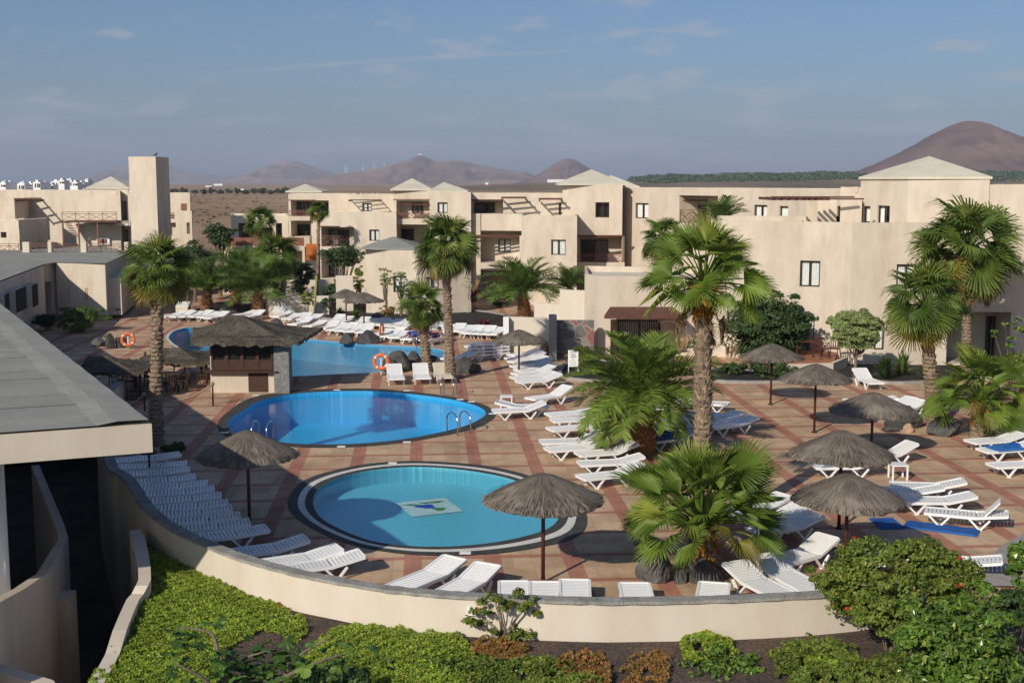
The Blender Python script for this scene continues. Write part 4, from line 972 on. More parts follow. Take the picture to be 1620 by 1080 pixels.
# terrace railing on piers along the front
tr_ = bldg('terrace_fence', 90, 88, 'brown lattice railing between cream piers above the grey roof'); tr_['category'] = 'fence'
o = tr_.location
for x0, x1 in ((0, 30), (50, 75), (82, 120), (137, 160), (160, 193)):
    a, b_ = P(x0, 402, 88), P(x1, 402, 88); railing(tr_, (a.x - o.x, 0, 0), (b_.x - o.x, 0, 0), a.z, P(x0, 385, 88).z, .9)
for x0, x1 in ((35, 47), (75, 82), (127, 137), (196, 203)):
    slab(tr_, x0, x1, 383, 410, 88, .4, M_stucco2, 'pier')
a, b_ = P(-20, 402, 88.3), P(205, 402, 88.3); mb = MB(); mb.box(a.x - o.x, b_.x - o.x, .2, 5, -.1, a.z); mb.build('terrace_base', M_stucco, tr_)
tower = bldg('tower', 225, 90, 'tall blank cream tower with a bird perched on its top corner')
Block(tower, [(203, 90), (246, 89.4)], 248, 3.4, parapet=False, radial=False)
l3 = bldg('stair_house', 285, 100, 'small cream rooftop box with a red-brown door, right of the tall tower')
Block(l3, [(255, 101), (303, 100)], 333, 6, holes=[NI(256, 336, 276, 346, .4, [], .3), NI(257, 352, 278, 372, 1.0), NI(295, 352, 300, 370, .4)], mat=M_stucco)
Block(l3, [(269, 101.5), (300, 101)], 305, 3, z0=3, holes=[])
a = P(287, 322, 101.2); mb = MB(); o = l3.location; b_ = P(296, 333, 101.2); mb.box(a.x - o.x, b_.x - o.x, 101.05 - o.y, 101.2 - o.y, b_.z, a.z); mb.build('door', M_rail, l3)
# white village far off
far = [(4,290,10,8),(14,289,9,9),(24,292,9,6),(33,291,12,8),(47,290,9,9),(58,288,12,9),(68,291,9,7),(88,287,14,12),(97,285,10,13),(108,286,12,14),(118,288,10,11),(128,289,10,9),(136,286,8,12),(40,296,10,5),(16,297,12,5),(66,296,9,5),(80,292,8,6)]
for i, (x, yt, w_, h_) in enumerate(far):
    Y = 620 + (i * 37) % 90; a = P(x - w_ / 2, yt, Y); b_ = P(x + w_ / 2, yt + h_, Y)
    e = empty('village_house', ((a.x + b_.x) / 2, Y, -.3), label='tiny whitewashed house in the distant village beyond the cream blocks', cat='house', group='white village houses far off')
    mb = MB(); hw = (b_.x - a.x) / 2; zt = a.z + .3
    mb.box(-hw, hw, 0, 8, 0, zt); mb.box(-hw * .5, hw * .2, 1, 6, zt, zt + 1.0); mb.build('wall', M_farwhite, e)
    mb = MB()
    for sx in (-.55, .1, .55): mb.box(hw * sx, hw * sx + .7, -.03, .02, zt - 1.8 - (i % 2), zt - .8)
    mb.build('window', M_frame, e)
    if i % 3 == 0: mb = MB(); mb.add([(-hw, 0, zt), (hw, 0, zt), (hw, 8, zt), (-hw, 8, zt), (0, 4, zt + 1.6)], [(0, 1, 4), (1, 2, 4), (2, 3, 4), (3, 0, 4)]); mb.build('roof', M_farwhite, e)
# scattered far farmhouses
for i, (x, yt, w_, h_, Y) in enumerate([(770,289,5,4,900),(812,288,14,3,1100),(829,287,6,3,1150),(884,284,36,4,1300),(794,298,10,2.5,620),(1302,289.5,16,3,700),(1328,288.5,17,5,680),(1177,294,12,3,600),(1590,289,16,5,620),(1615,290,10,4,620),(1291,276,6,2,1500),(1285,277,5,2,1500),(345,291,14,3,1500),(330,294,10,2,1200),(380,299,12,2,900)]):
    yb = yt + h_; Y = 9.0 * 1950 / max(yb - 288, 3.2) if yb > 289.5 else 3000
    a = P(x - w_ / 2, yt, Y); b_ = P(x + w_ / 2, yt + h_, Y); zb = b_.z - a.z - 1
    e = empty('farmhouse', ((a.x + b_.x) / 2, Y, 0), label='tiny white farm building on the dry plain below the hills', cat='house', group='white farm buildings on the plain')
    mb = MB(); mb.box(-(b_.x - a.x) / 2, (b_.x - a.x) / 2, 0, 9, b_.z - 1, a.z); mb.build('wall', M_farwhite, e)
    mb = MB(); mb.box(-(b_.x - a.x) / 2 - .3, (b_.x - a.x) / 2 + .3, -.3, 9.3, a.z + .01, a.z + .35); mb.build('roof', M_roofcream, e)
# ================= POOLSIDE THINGS =================
def place_px(ax, ay, bx_, by_, z=.32):
    a, b_ = G(ax, ay, z), G(bx_, by_, z); c = (a + b_) / 2; d = b_ - a
    return c, math.atan2(d.y, d.x)
def lounger_parts(root, mat, back=22):
    W2 = .31; L0_ = 1.22
    mb = MB()
    for s in (-1, 1):
        mb.box(-.97, L0_ - .97, s * W2 - .028, s * W2 + .028, .265, .335)
    n = 13
    for k in range(n):
        x = -.96 + k * (L0_ - .02) / n; mb.box(x, x + .066, -W2 + .03, W2 - .03, .295, .325)
    mb.box(-.985, -.955, -W2 + .028, W2 - .028, .262, .33); mb.box(-.95, L0_ - .98, -.03, .03, .275, .293)
    seat = mb.build('seat', mat, root)
    mb = MB()
    for s in (-1, 1): mb.box(0, .72, s * W2 - .026, s * W2 + .026, -.03, .03)
    for k in range(8):
        x = .01 + k * .086; mb.box(x, x + .064, -W2 + .028, W2 - .028, -.01, .018)
    mb.box(.70, .74, -W2 + .02, W2 - .02, -.03, .035); mb.box(.02, .70, -.03, .03, -.028, -.012)
    bk = mb.build('backrest', mat, root, loc=(L0_ - .97, 0, .30)); bk.rotation_euler = (0, -R(back), 0)
    for x0 in (-.62, .32):
        for s in (-1, 1):
            mb = MB(); y = s * (W2 - .002)
            mb.bar((x0 - .24, y, .27), (x0 + .0, y, .025), .05, .045); mb.bar((x0 + .24, y, .27), (x0 + .03, y, .025), .05, .045)
            mb.box(x0 - .04, x0 + .07, y - .03, y + .03, 0, .04)
            mb.build('leg', mat, root)
proto = None
LOUNGE = {}
def lounger(ax, ay, bx_, by_, label, group, back=22, mat='white', z=0, zp=.32):
    key = mat
    c, a = place_px(ax, ay, bx_, by_, zp + z)
    if key not in LOUNGE:
        r = empty('sun_lounger', (0, 0, 0)); lounger_parts(r, M_white if mat == 'white' else M_offwhite); LOUNGE[key] = r; o = r
    else: o = copy_tree(LOUNGE[key])
    if 'wall' in label and 'white wall' not in label:
        for it in range(12):
            ca, sa = math.cos(a), math.sin(a); worst = 0; mv = None
            for lx in (-1.0, -.5, 0, .5, 1.0):
                for ly in (-.36, .36):
                    q_ = Vector((c.x + lx * ca - ly * sa, c.y + lx * sa + ly * ca, 0)); j = min(range(1, len(wall_line) - 1), key=lambda i: (wall_line[i] - q_).length)
                    t_ = (wall_line[j + 1] - wall_line[j - 1]).normalized(); n_ = Vector((-t_.y, t_.x, 0)); s_ = (q_ - wall_line[j]).dot(n_) - .24
                    if s_ < worst: worst, mv = s_, n_
            if mv is None: break
            ax_ = Vector((ca, sa, 0)); k_ = ax_.dot(mv)
            c = c + (ax_ * ((-worst + .01) / k_) if k_ > .35 else mv * (-worst + .01))
    o.location = (c.x, c.y, z); o.rotation_euler = (0, 0, a)
    tag(o, label, 'sun lounger', group)
    for k in KIDS[o.name]:
        if k.name.startswith('backrest'): k.rotation_euler = (0, -R(back), 0)
    return o
ORD = ['first', 'second', 'third', 'fourth', 'fifth', 'sixth', 'seventh', 'eighth', 'ninth', 'tenth', 'eleventh', 'twelfth', 'thirteenth', 'fourteenth', 'fifteenth', 'sixteenth', 'seventeenth', 'eighteenth', 'nineteenth', 'twentieth', 'twenty-first', 'twenty-second', 'twenty-third', 'twenty-fourth', 'twenty-fifth', 'twenty-sixth', 'twenty-seventh', 'twenty-eighth', 'twenty-ninth', 'thirtieth']
def rowl(lst, fmt, group, **k):
    for i, t in enumerate(lst):
        kw = dict(k); kw.setdefault('back', 10 + (i * 7) % 13)
        lounger(*t[:4], fmt % ORD[i], group, **kw)
s4 = lambda x0, y0, L, q=4.0: [tuple((x0 + a / q, y0 + b / q, x0 + c / q, y0 + d / q)) for a, b, c, d in L]
# along the curved wall in the shade
rowl(s4(140, 680, [(150,195,510,165),(138,238,470,224),(190,283,530,262),(250,332,590,308),(272,368,635,350),(328,408,690,384),(370,452,735,428),(402,498,785,476),(465,535,812,508),(530,578,870,555),(590,622,925,596),(700,678,1035,640)]),
     'white lounger in the shaded row along the curved wall, %s from the grey roof', 'loungers in the shade along the curved wall', back=4)
rowl(s4(140, 680, [(960,770,1270,730),(1170,835,1475,790),(1310,862,1600,828)]), 'white lounger by the wall next to the pale pool, %s after the packed shaded row', 'loungers by the wall near the shallow pool', back=11)
# along the low wall, mostly cut off by its cap
rowl([(642,924,708,897),(712,936,759,910)], 'white lounger between pale pool and wall cap, %s of the slanted pair', 'slanted loungers by the wall', back=13)
rowl([(815,970,813,922),(862,970,862,924),(909,970,909,917),(1016,972,1004,926),(1122,972,1130,924)], 'white lounger end showing above the wall cap, %s from the slanted pair', 'loungers half hidden by the wall cap', back=2)
lounger(1228, 934, 1180, 910, 'white sun lounger below the fan palm clump, foot towards the wall cap', 'loungers round the fan palm clump', 15)
lounger(1272, 923, 1222, 896, 'white sun lounger lying crosswise behind the lowest one by the fan palm clump', 'loungers round the fan palm clump', 15)
lounger(1225, 889, 1310, 864, 'white lounger with high raised back between fan palm clump and hibiscus', 'loungers round the fan palm clump', 22)
lounger(1160, 808, 1236, 793, 'white sun lounger behind the fan palm clump, farthest of three partly covered', 'loungers round the fan palm clump', 15)
lounger(1190, 822, 1265, 808, 'white sun lounger behind the fan palm clump, middle of three partly covered', 'loungers round the fan palm clump', 15)
lounger(1205, 838, 1280, 825, 'white sun lounger behind the fan palm clump, nearest of three partly covered', 'loungers round the fan palm clump', 15)
# between the pools and the date palm
rowl([(870,655,941,650),(877,664,953,660),(875,678,946,672),(862,698,943,695),(869,710,953,704),(917,717,1003,711),(921,732,1012,728),(923,754,1010,745)], 'white lounger in the ladder beside the date palm, %s from the far end', 'loungers beside the feathery date palm')
lounger(787, 649, 856, 646, 'white sun lounger at the tip of the deep blue pool beside a small white table', 'loungers at the pool tip', 20)
lounger(852, 643, 800, 641, 'white sun lounger reversed behind the one at the pool tip', 'loungers at the pool tip', 12)
lounger(839, 630, 899, 622, 'white sun lounger alone between the pool tip and the dense stepped rows', 'loungers at the pool tip', 26)
rowl([(811,561,853,556),(801,567,861,563),(808,572,862,567),(815,579,866,575),(820,585,874,580),(815,591,873,586),(814,597,872,593),(821,603,884,599)], 'white lounger in the tight bunch near the urn, %s from the cream wall', 'loungers bunched under the parasol by the urn')
for i, z in enumerate((0, .16, .32, .48)):
    lounger(748, 560, 799, 557, 'white lounger in the stack near the white pillar, %s layer from the ground' % ORD[i], 'stacked loungers near the white wall end', 3 if i < 3 else 14, z=z, zp=.32 - z)
lounger(741, 548, 791, 545, 'white sun lounger just behind the stack near the white wall end', 'loungers near the white wall end', 14)
lounger(714, 566, 741, 562, 'white sun lounger between the two tall palm trunks and the stack', 'loungers near the white wall end', 14)
# three facing the viewer by the boulders
lounger(629, 601, 622, 586, 'white sun lounger by the dark boulders, under the orange life ring', 'loungers before the dark boulders', 30)
lounger(671, 600, 663, 585, 'white sun lounger by the dark boulders, middle of three', 'loungers before the dark boulders', 30)
lounger(707, 599, 694, 584, 'yellowed sun lounger by the dark boulders, next to two white ones', 'loungers before the dark boulders', 30, mat='old')
# far side of the lagoon
rowl(s4(420, 430, [(120,300,215,272),(220,304,270,274),(245,306,350,278),(150,334,300,306),(245,348,385,318),(390,318,500,287),(440,326,555,290),(335,362,460,332),(400,372,525,337),(440,378,590,342),(515,380,600,347),(590,386,670,352),(575,328,640,305),(625,336,715,302),(690,340,775,307),(740,346,830,313),(800,350,870,315),(845,356,925,320)]),
     'white lounger in the far double row across the lagoon, %s from the bar', 'loungers in the far row across the lagoon')
rowl(s4(420, 430, [(680,398,790,372),(750,412,865,378),(790,422,910,382)]), 'white lounger between the edge-on ring and the lying people, %s from the ring', 'loungers by the red life buoy stand')
pl1 = lounger(*s4(420, 430, [(880,428,980,395)])[0], 'white sun lounger with a person in blue lying on it', 'loungers by the red life buoy stand', 20)
pl2 = lounger(*s4(420, 430, [(1000,432,1118,404)])[0], 'white sun lounger with a person with a dark purple towel lying on it', 'loungers by the red life buoy stand', 26)
rowl(s4(420, 430, [(1000,366,1060,332),(1050,362,1122,336),(1110,372,1170,346),(1180,378,1248,345),(1240,386,1325,348),(1250,394,1382,357),(1300,398,1412,357),(1350,402,1452,357),(1408,404,1500,360)]),
     'white lounger in the far row past the lagoon palms, %s towards the white pillar', 'loungers in the far row past the palm trunks')
rowl([(260,500,285,496.5),(276,500,301,496.5),(290,500,315,496.5),(305,500,329,496.5),(320,501,343,497),(333,502,352,499),(367,498,400,495),(388,501,414,496)], 'white lounger in the remote row, %s from the person in a red top', 'loungers in the remote row')
lounger(434, 500, 457, 495, 'white sun lounger parked beside the white storage box', 'loungers near the white storage box', 8)
# around the tall fan palm
rowl([(1040,667,1082,661),(1042,674,1085,668),(1088,670,1122,662),(1125,668,1160,660),(1128,674,1186,667)], 'shaded lounger round the big fan palm trunk, %s from the date palm', 'loungers round the tall fan palm trunk', back=14)
lounger(1040, 684, 1086, 683, 'white sun lounger with a blue cushion by the date palm, farther of two', 'cushioned loungers by the date palm', 12)
lounger(1038, 695, 1082, 690, 'white sun lounger with a blue cushion by the date palm, nearer of two', 'cushioned loungers by the date palm', 18)
lounger(1145, 638, 1078, 634, 'white sun lounger behind the tall fan palm, next to a white side table', 'loungers round the tall fan palm trunk', 12)
# the red-lined terrace
lounger(1388, 606, 1357, 594, 'white sun lounger alone below the pale round bush', 'loungers on the red-lined terrace', 28)
lounger(1346, 633, 1408, 633, 'white sun lounger behind the parasol next to the dark boulder, farthest of three', 'loungers on the red-lined terrace', 10)
lounger(1395, 642, 1434, 637, 'white sun lounger behind the parasol next to the dark boulder, middle of three', 'loungers on the red-lined terrace', 16)
lounger(1418, 648, 1450, 641, 'white sun lounger behind the parasol next to the dark boulder, touching the rock', 'loungers on the red-lined terrace', 16)
lounger(1532, 698, 1618, 692, 'white sun lounger below the broad fan palm, farthest of three at the picture edge', 'loungers at the picture edge', 14)
bl = lounger(1552, 712, 1640, 706, 'white sun lounger covered by a blue towel below the broad fan palm', 'loungers at the picture edge', 14)
lounger(1577, 735, 1655, 731, 'white sun lounger nearest of three at the picture edge', 'loungers at the picture edge', 14)
lounger(1368, 720, 1438, 714, 'white sun lounger whose raised end peeks out behind the upper parasol', 'loungers on the red-lined terrace', 24)
lounger(1298, 736, 1380, 735, 'white sun lounger of which only legs show under the upper parasol', 'loungers on the red-lined terrace', 14)
lounger(1419, 766, 1517, 769, 'white sun lounger just below the small white side table', 'loungers on the red-lined terrace', 14)
lounger(1390, 774, 1474, 777, 'white sun lounger in the parasol shade, half hidden by the thatch', 'loungers on the red-lined terrace', 12)
lounger(1432, 790, 1531, 790, 'white sun lounger between the shaded one and the one with a lifted back', 'loungers on the red-lined terrace', 12)
sp = lounger(1475, 807, 1583, 817, 'white sun lounger with steeply lifted backrest near the blue floor mats', 'loungers on the red-lined terrace', 8)
lounger(1385, 884, 1450, 888, 'white sun lounger with a blue cushion seen through the top of the hibiscus', 'loungers behind the hibiscus', 10)
lounger(1480, 882, 1540, 888, 'white sun lounger end glimpsed above the hibiscus near the grey path', 'loungers behind the hibiscus', 10)
mb = MB(); o = sp
mb2 = MB(); mb2.box(0, .5, -.27, .27, 0, .03); hb = mb2.build('headrest', M_white, sp, loc=(.45, 0, .34)); hb.rotation_euler = (0, -R(48), 0)

# cushions, mats and towels lying on loungers or paving: things of their own
def pad(name, label, cat, base, length, width, mat, thick=.06, dx=0, z=.34, tilt=0, group=None, seg=True):
    c, a = base; e = bpy.data.objects.new(name, None)
    mb = MB(); n = 12
    for k in range(n + 1):
        x = -length / 2 + length * k / n; zt = thick * (1 if 0 < k < n else .5) + .008 * math.sin(k * 1.9)
        for y, zz in ((-width / 2, 0), (-width / 2 + .02, zt), (width / 2 - .02, zt), (width / 2, 0)): mb.v.append((x, y, zz)); mb.n += 1
    for k in range(n):
        for j in range(3): mb.f.append((k * 4 + j, (k + 1) * 4 + j, (k + 1) * 4 + j + 1, k * 4 + j + 1)); mb.m.append(0)
        mb.f.append((k * 4 + 3, (k + 1) * 4 + 3, (k + 1) * 4, k * 4)); mb.m.append(0)
    for k in (0, n): mb.f.append(tuple(k * 4 + j for j in range(4))); mb.m.append(0)
    o = mb.build(name, mat); o.location = (c.x, c.y, z); o.rotation_euler = (0, 0, a)
    return tag(o, label, cat, group)
def pad_on(lg, **k):
    return pad(base=(Vector((lg.location.x, lg.location.y, 0)) + Vector((math.cos(lg.rotation_euler.z), math.sin(lg.rotation_euler.z), 0)) * k.pop('dx', 0), lg.rotation_euler.z), **k)
pad('floor_mat', 'short blue foam mat lying flat by the foot of the nearest right-hand parasol', 'mat', (G(1403, 829, .0), R(92)), .95, .62, M_blue, .05, z=.004)
pad('floor_mat', 'long blue foam mat lying flat below the lounger with the lifted back', 'mat', (G(1489, 837, .0), math.atan2(*(lambda d: (d.y, d.x))(G(1545, 845) - G(1434, 831)))), 1.75, .62, M_blue, .05, z=.004)
for n_, lb in (('farther', -1), ('nearer', 0)):
    lg = [o for o in bpy.data.objects if o.get('label', '') == 'white sun lounger with a blue cushion by the date palm, %s of two' % n_][0]
    pad_on(lg, name='lounger_cushion', label='blue cushion on the %s of the two loungers by the date palm' % n_, cat='cushion', length=1.3, width=.56, mat=M_blue, dx=-.25)
pad('lounger_cushion', 'blue cushion propped on its edge against the date palm side', 'cushion', (G(1000, 672, 0), .6), .6, .4, M_blue, .06, z=.16).rotation_euler = (.5, -.3, .5)
pad_on(bl, name='towel', label='blue towel spread on the middle lounger at the picture edge', cat='towel', length=1.1, width=.75, mat=M_towel, thick=.03, dx=-.1, z=.335)
pad_on(bl, name='rolled_towel', label='rolled darker blue towel on top of the spread blue towel', cat='towel', length=.5, width=.25, mat=M_blue, thick=.10, dx=.1, z=.37)
lg = [o for o in bpy.data.objects if o.get('label', '').startswith('white sun lounger with a blue cushion seen')][0]
pad_on(lg, name='lounger_cushion', label='blue cushion on the lounger seen through the hibiscus', cat='cushion', length=.8, width=.56, mat=M_blue, dx=-.3)

# ---------- parasols
def parasol(ax, ay, x0, x1, bx_, by_, label, mat=None, seed=1, rimdrop=None, lean=0):
    b_ = G(bx_, by_); sc_ = b_.y / 1950.0; Rr = (x1 - x0) / 2 * sc_ * 1.01; top = P(ax, ay, b_.y).z
    e = empty('parasol', (b_.x, b_.y, 0), label=label, cat='parasol', group='thatched parasols on the deck'); rnd = random.Random(seed)
    hgt = Rr * (.44 if rimdrop is None else rimdrop); n = 72; mb = MB(); rings = [0.02, .18, .38, .6, .8, .93, 1.0, .985, .80, .4, .03]
    drop = [0, .10, .30, .53, .76, .90, 1.02, 1.08, .84, .46, .12]
    for i, (r, dz) in enumerate(zip(rings, drop)):
        for k in range(n):
            a = 2 * math.pi * k / n
            jag = rnd.uniform(-.035, .02) if i in (6, 7) else rnd.uniform(-.008, .008)
            sag = .03 * math.sin(3 * a + seed) * r
            rr = Rr * (r + (jag if i in (5, 6, 7) else 0)); jz = rnd.uniform(-.02, .03) if i in (6, 7) else rnd.uniform(-.007, .007)
            mb.v.append((rr * math.cos(a), rr * math.sin(a), top - hgt * (dz - sag) + jz * (i > 0)))
    mb.n = n * len(rings)
    for i in range(len(rings) - 1):
        for k in range(n):
            k2 = (k + 1) % n; mb.f.append((i * n + k, i * n + k2, (i + 1) * n + k2, (i + 1) * n + k)); mb.m.append(0)
    mb.f.append(tuple(range(n - 1, -1, -1))); mb.m.append(0)
    # loose straw at the rim and down the slope
    for k in range(420):
        a = rnd.uniform(0, 2 * math.pi); r0 = rnd.choice((rnd.uniform(.9, 1), rnd.uniform(.2, .95))); 
        z0_ = top - hgt * (r0 * .92 - .01) + .02; p = Vector((Rr * r0 * math.cos(a), Rr * r0 * math.sin(a), z0_)); ln = rnd.uniform(.08, .2)
        q_ = p + Vector((math.cos(a + rnd.uniform(-.3, .3)), math.sin(a + rnd.uniform(-.3, .3)), -.55 if r0 < .9 else -.8)) * ln
        s_ = Vector((-math.sin(a), math.cos(a), 0)) * .012; mb.add([p - s_, p + s_, q_], [(0, 1, 2)])
    mb.build('thatch_canopy', mat or M_thatch, e)
    mb = MB(); mb.tube([(0, 0, 0), (0, 0, top - .12)], .042, 10); mb.build('pole', M_pole, e, True)
    mb = MB(); mb.lathe([(.0, .0), (.10, .0), (.10, .02), (.05, .05), (.05, .1)]); mb.build('foot', M_pole, e)
    mb = MB()
    for k in range(8):
        a = 2 * math.pi * k / 8; mb.bar((.04 * math.cos(a), .04 * math.sin(a), top - .16), (Rr * .86 * math.cos(a), Rr * .86 * math.sin(a), top - hgt * .98), .03)
    mb.build('rib', M_wood, e)
    return e
parasol(859, 748, 762, 958, 859, 921, 'straw parasol standing between the shallow pool and the wall', seed=2)
parasol(388, 680, 303, 467, 395, 836, 'straw parasol half in shade beside the packed lounger row', seed=3, rimdrop=.50)
parasol(820, 521, 778, 865, 821, 596, 'straw parasol over the bunched loungers near the urn', seed=4)
parasol(1220, 543, 1170, 1272, 1219, 640, 'straw parasol in front of the dark green tree, nearest the planting bed', seed=5)
parasol(1288, 575, 1233, 1348, 1288, 684, 'straw parasol with a full round shadow beside it, between the planting bed parasol and the boulder one', seed=6).__setitem__('label', 'straw parasol between the planting-bed parasol and the boulder parasol')
parasol(1380, 620, 1315, 1452, 1378, 719, 'straw parasol whose rim overlaps the dark boulder', seed=7)
parasol(1333, 680, 1250, 1415, 1327, 836, 'straw parasol just above the lowest one on the red-lined terrace', seed=8, rimdrop=.48)
parasol(1337, 748, 1256, 1435, 1337, 893, 'straw parasol lowest on the red-lined terrace beside the blue mats', seed=9, rimdrop=.48)
parasol(548, 457, 522, 576, 548, 515, 'smooth grey parasol across the lagoon, smaller of the overlapping pair', seed=10)
parasol(575, 462, 543, 608, 576, 523, 'smooth grey parasol across the lagoon, larger of the overlapping pair', seed=11)
parasol(1043, 560, 1010, 1078, 1045, 632, 'straw parasol mostly hidden behind the date palm crown', seed=12)

# ---------- thatched bar and shelters
def hip(root, front, ridge, zi, ze, mat, name='thatch_roof', seed=1):
    """front = 4 ground corners of the eave (x,y) counterclockwise, ridge = 2 (x,y,z)"""
    o = root.location; rnd = random.Random(seed); mb = MB(); N_ = 26; M_ = 9
    r0, r1_ = [Vector(r) for r in ridge]; cs = [Vector((x, y, ze)) for x, y in front]
    tops = [r0, r1_, r1_, r0]
    for k in range(4):
        a, b_ = cs[k], cs[(k + 1) % 4]; ta, tb = tops[k], tops[(k + 1) % 4]; base = mb.n
        for i in range(N_ + 1):
            for j in range(M_ + 1):
                u, v = i / N_, j / M_
                p = a.lerp(b_, u).lerp(ta.lerp(tb, u), v); p.z -= .16 * math.sin(math.pi * v) * (1 - .2 * v)
                edge = i in (0, N_)
                if not edge: p.z += .05 * noise.noise(p * 2.1) + (.03 * math.sin(i * 2.1 + k) if j == 0 else 0)
                if j == 0: p.z += .03 * math.sin(i * 1.3)
                mb.v.append(tuple(p - o)); mb.n += 1
        w_ = M_ + 1
        for i in range(N_):
            for j in range(M_): mb.f.append((base + i * w_ + j, base + (i + 1) * w_ + j, base + (i + 1) * w_ + j + 1, base + i * w_ + j + 1)); mb.m.append(0)
        # hanging eave edge
        base2 = mb.n
        for i in range(N_ + 1):
            p = Vector(mb.v[base + i * w_]); mb.v.append((p.x, p.y, p.z - .14 - .03 * math.sin(i * 2.7))); mb.n += 1
        for i in range(N_): mb.f.append((base + i * w_, base + (i + 1) * w_, base2 + i + 1, base2 + i)); mb.m.append(0)
        for t in range(60):
            u, v = rnd.random(), rnd.random() * .8; p = a.lerp(b_, u).lerp(ta.lerp(tb, u), v); p.z -= .16 * math.sin(math.pi * v) - .03; d = (a.lerp(b_, u) - p); d.z = 0
            if d.length < .1: continue
            d = d.normalized() * .18 + Vector((rnd.uniform(-.05, .05), 0, -.05)); s_ = (b_ - a).normalized() * .014; q_ = p - o
            mb.add([q_ - s_, q_ + s_, q_ + d], [(0, 1, 2)])
    return mb.build(name, mat, root)
kb = G(385, 621); KY = kb.y
k0 = empty('pool_bar', (kb.x, KY, 0), label='thatched pool bar with dark shuttered windows and a grey stone pillar', cat='pool bar')
o = k0.location
xL, xR = P(333, 600, KY).x, P(436, 600, KY).x
kd = 3.6
ez = P(440, 541, KY - .5).z
e0, e1 = P(300, 546, KY - .7), P(472, 541, KY - .7)
hip(k0, [(e0.x, KY - .7), (e1.x, KY - .7), (e1.x + .2, KY + kd + .9), (e0.x - 1.2, KY + kd + .9)], [tuple(P(358, 499, KY + 1.8)), tuple(P(384, 499, KY + 1.8))], 0, ez, M_thatch2, seed=5)
zc = P(385, 588, KY).z
mb = MB(); mb.box(xL - o.x, xR - o.x, 0, kd, 0, .85); mb.build('counter_wall', M_stucco, k0)
xo0, xo1 = P(393, 600, KY).x - o.x, P(424, 600, KY).x - o.x
mb = MB(); mb.box(xo0, xo1, -.02, .05, .03, .80); mb.build('hatch', M_wood, k0)
mb = MB(); mb.box(xL - o.x - .1, xR - o.x + .15, -.28, .1, .86, .92); mb.build('counter', M_wood, k0)
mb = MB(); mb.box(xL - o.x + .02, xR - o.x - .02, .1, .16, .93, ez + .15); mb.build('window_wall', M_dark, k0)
nW = 4; x0w, x1w = xL - o.x + .05, xR - o.x - .1
for k in range(nW):
    a_, b_ = x0w + (x1w - x0w) * k / nW, x0w + (x1w - x0w) * (k + 1) / nW
    mb = MB()
    mb.box(a_, a_ + .07, .0, .09, .93, ez); mb.box(b_ - .07, b_, .0, .09, .93, ez); mb.box(a_ + .07, b_ - .07, .0, .09, .93, 1.02); mb.box(a_ + .07, b_ - .07, .0, .09, ez - .1, ez)
    mb.box(a_ + .07, b_ - .07, .02, .07, 1.02, 1.35)
    f = mb.build('window', M_wood, k0); pm = MB(); pm.quad((a_ + .07, .03, 1.35), (b_ - .07, .03, 1.35), (b_ - .07, .03, ez - .1), (a_ + .07, .03, ez - .1)); pm.build('pane', M_glass, f)
ps = P(434, 600, KY - .15).x - o.x; pe = P(458, 600, KY - .15).x - o.x
mb = MB(); mb.box(ps, pe, -.22, .5, 0, ez + .08); mb.build('stone_pillar', M_greyrock_l if 'M_greyrock_l' in globals() else simple('light_grey_stone', (.20, .195, .18), .9, .3, 5, .6, 18, fine=.3), k0)
mb = MB(); mb.box(xL - o.x - .02, xL - o.x + .12, .1, kd, .0, ez); mb.build('side_wall', M_stucco, k0)
mb = MB(); mb.box(xR - o.x - .1, xR - o.x, .16, kd, .86, ez); mb.build('side_wall', M_stucco, k0)
mb = MB(); mb.box(xL - o.x, xR - o.x, kd - .1, kd, .86, ez); mb.build('rear_wall', M_wood, k0)
def shelter(name, label, x0, x1, ye, ax0, ax1, ay, Y, dp, seed, posts):
    a, b_ = P(x0, ye, Y), P(x1, ye, Y); e = empty(name, ((a.x + b_.x) / 2, Y, 0), label=label, cat='shelter', group='thatched shelters left of the bar')
    hip(e, [(a.x, Y), (b_.x, Y), (b_.x - .2, Y + dp), (a.x + .2, Y + dp)], [tuple(P(ax0, ay, Y + dp / 2)), tuple(P(ax1, ay, Y + dp / 2))], 0, a.z, M_thatch2, seed=seed)
    for px_, dy in posts:
        p = P(px_, ye, Y + dy); mb = MB(); mb.tube([(p.x - e.location.x, dy, 0), (p.x - e.location.x, dy, a.z)], .06, 8); mb.build('post', M_wood, e, True)
    return e
s1 = shelter('bar_shelter', 'low thatched shelter with lattice screens joined to the pool bar, behind the palm trunk', 205, 332, 573, 250, 285, 550, 51.5, 3.6, 3, [(212, .3), (326, .3), (230, 3.2), (318, 3.2)])
s2 = shelter('bar_shelter', 'low thatched shelter mostly in shade, nearest the grey roof edge', 108, 227, 589, 140, 170, 562, 47.5, 3.6, 4, [(120, .3), (221, .3), (135, 3.2), (215, 3.2)])
def lattice(root, px0, px1, yt, Y, label=None):
    a, b_ = P(px0, yt, Y), P(px1, yt, Y); o = root.location; mb = MB(); w_ = b_.x - a.x; nx = max(3, round(w_ / .16)); nz = int(a.z / .17)
    for k in range(nx + 1): x = a.x + w_ * k / nx - o.x; mb.box(x - .015, x + .015, Y - o.y, Y - o.y + .02, 0, a.z)
    for k in range(nz + 1): z = a.z * k / nz; mb.box(a.x - o.x, b_.x - o.x, Y - o.y + .021, Y - o.y + .04, z - .015, z + .015)
    return mb.build('lattice_screen', M_wood, root)
lattice(s1, 311, 326, 573, 51.7); lattice(s2, 200, 222, 589, 47.7); lattice(s2, 172, 186, 589, 47.8)
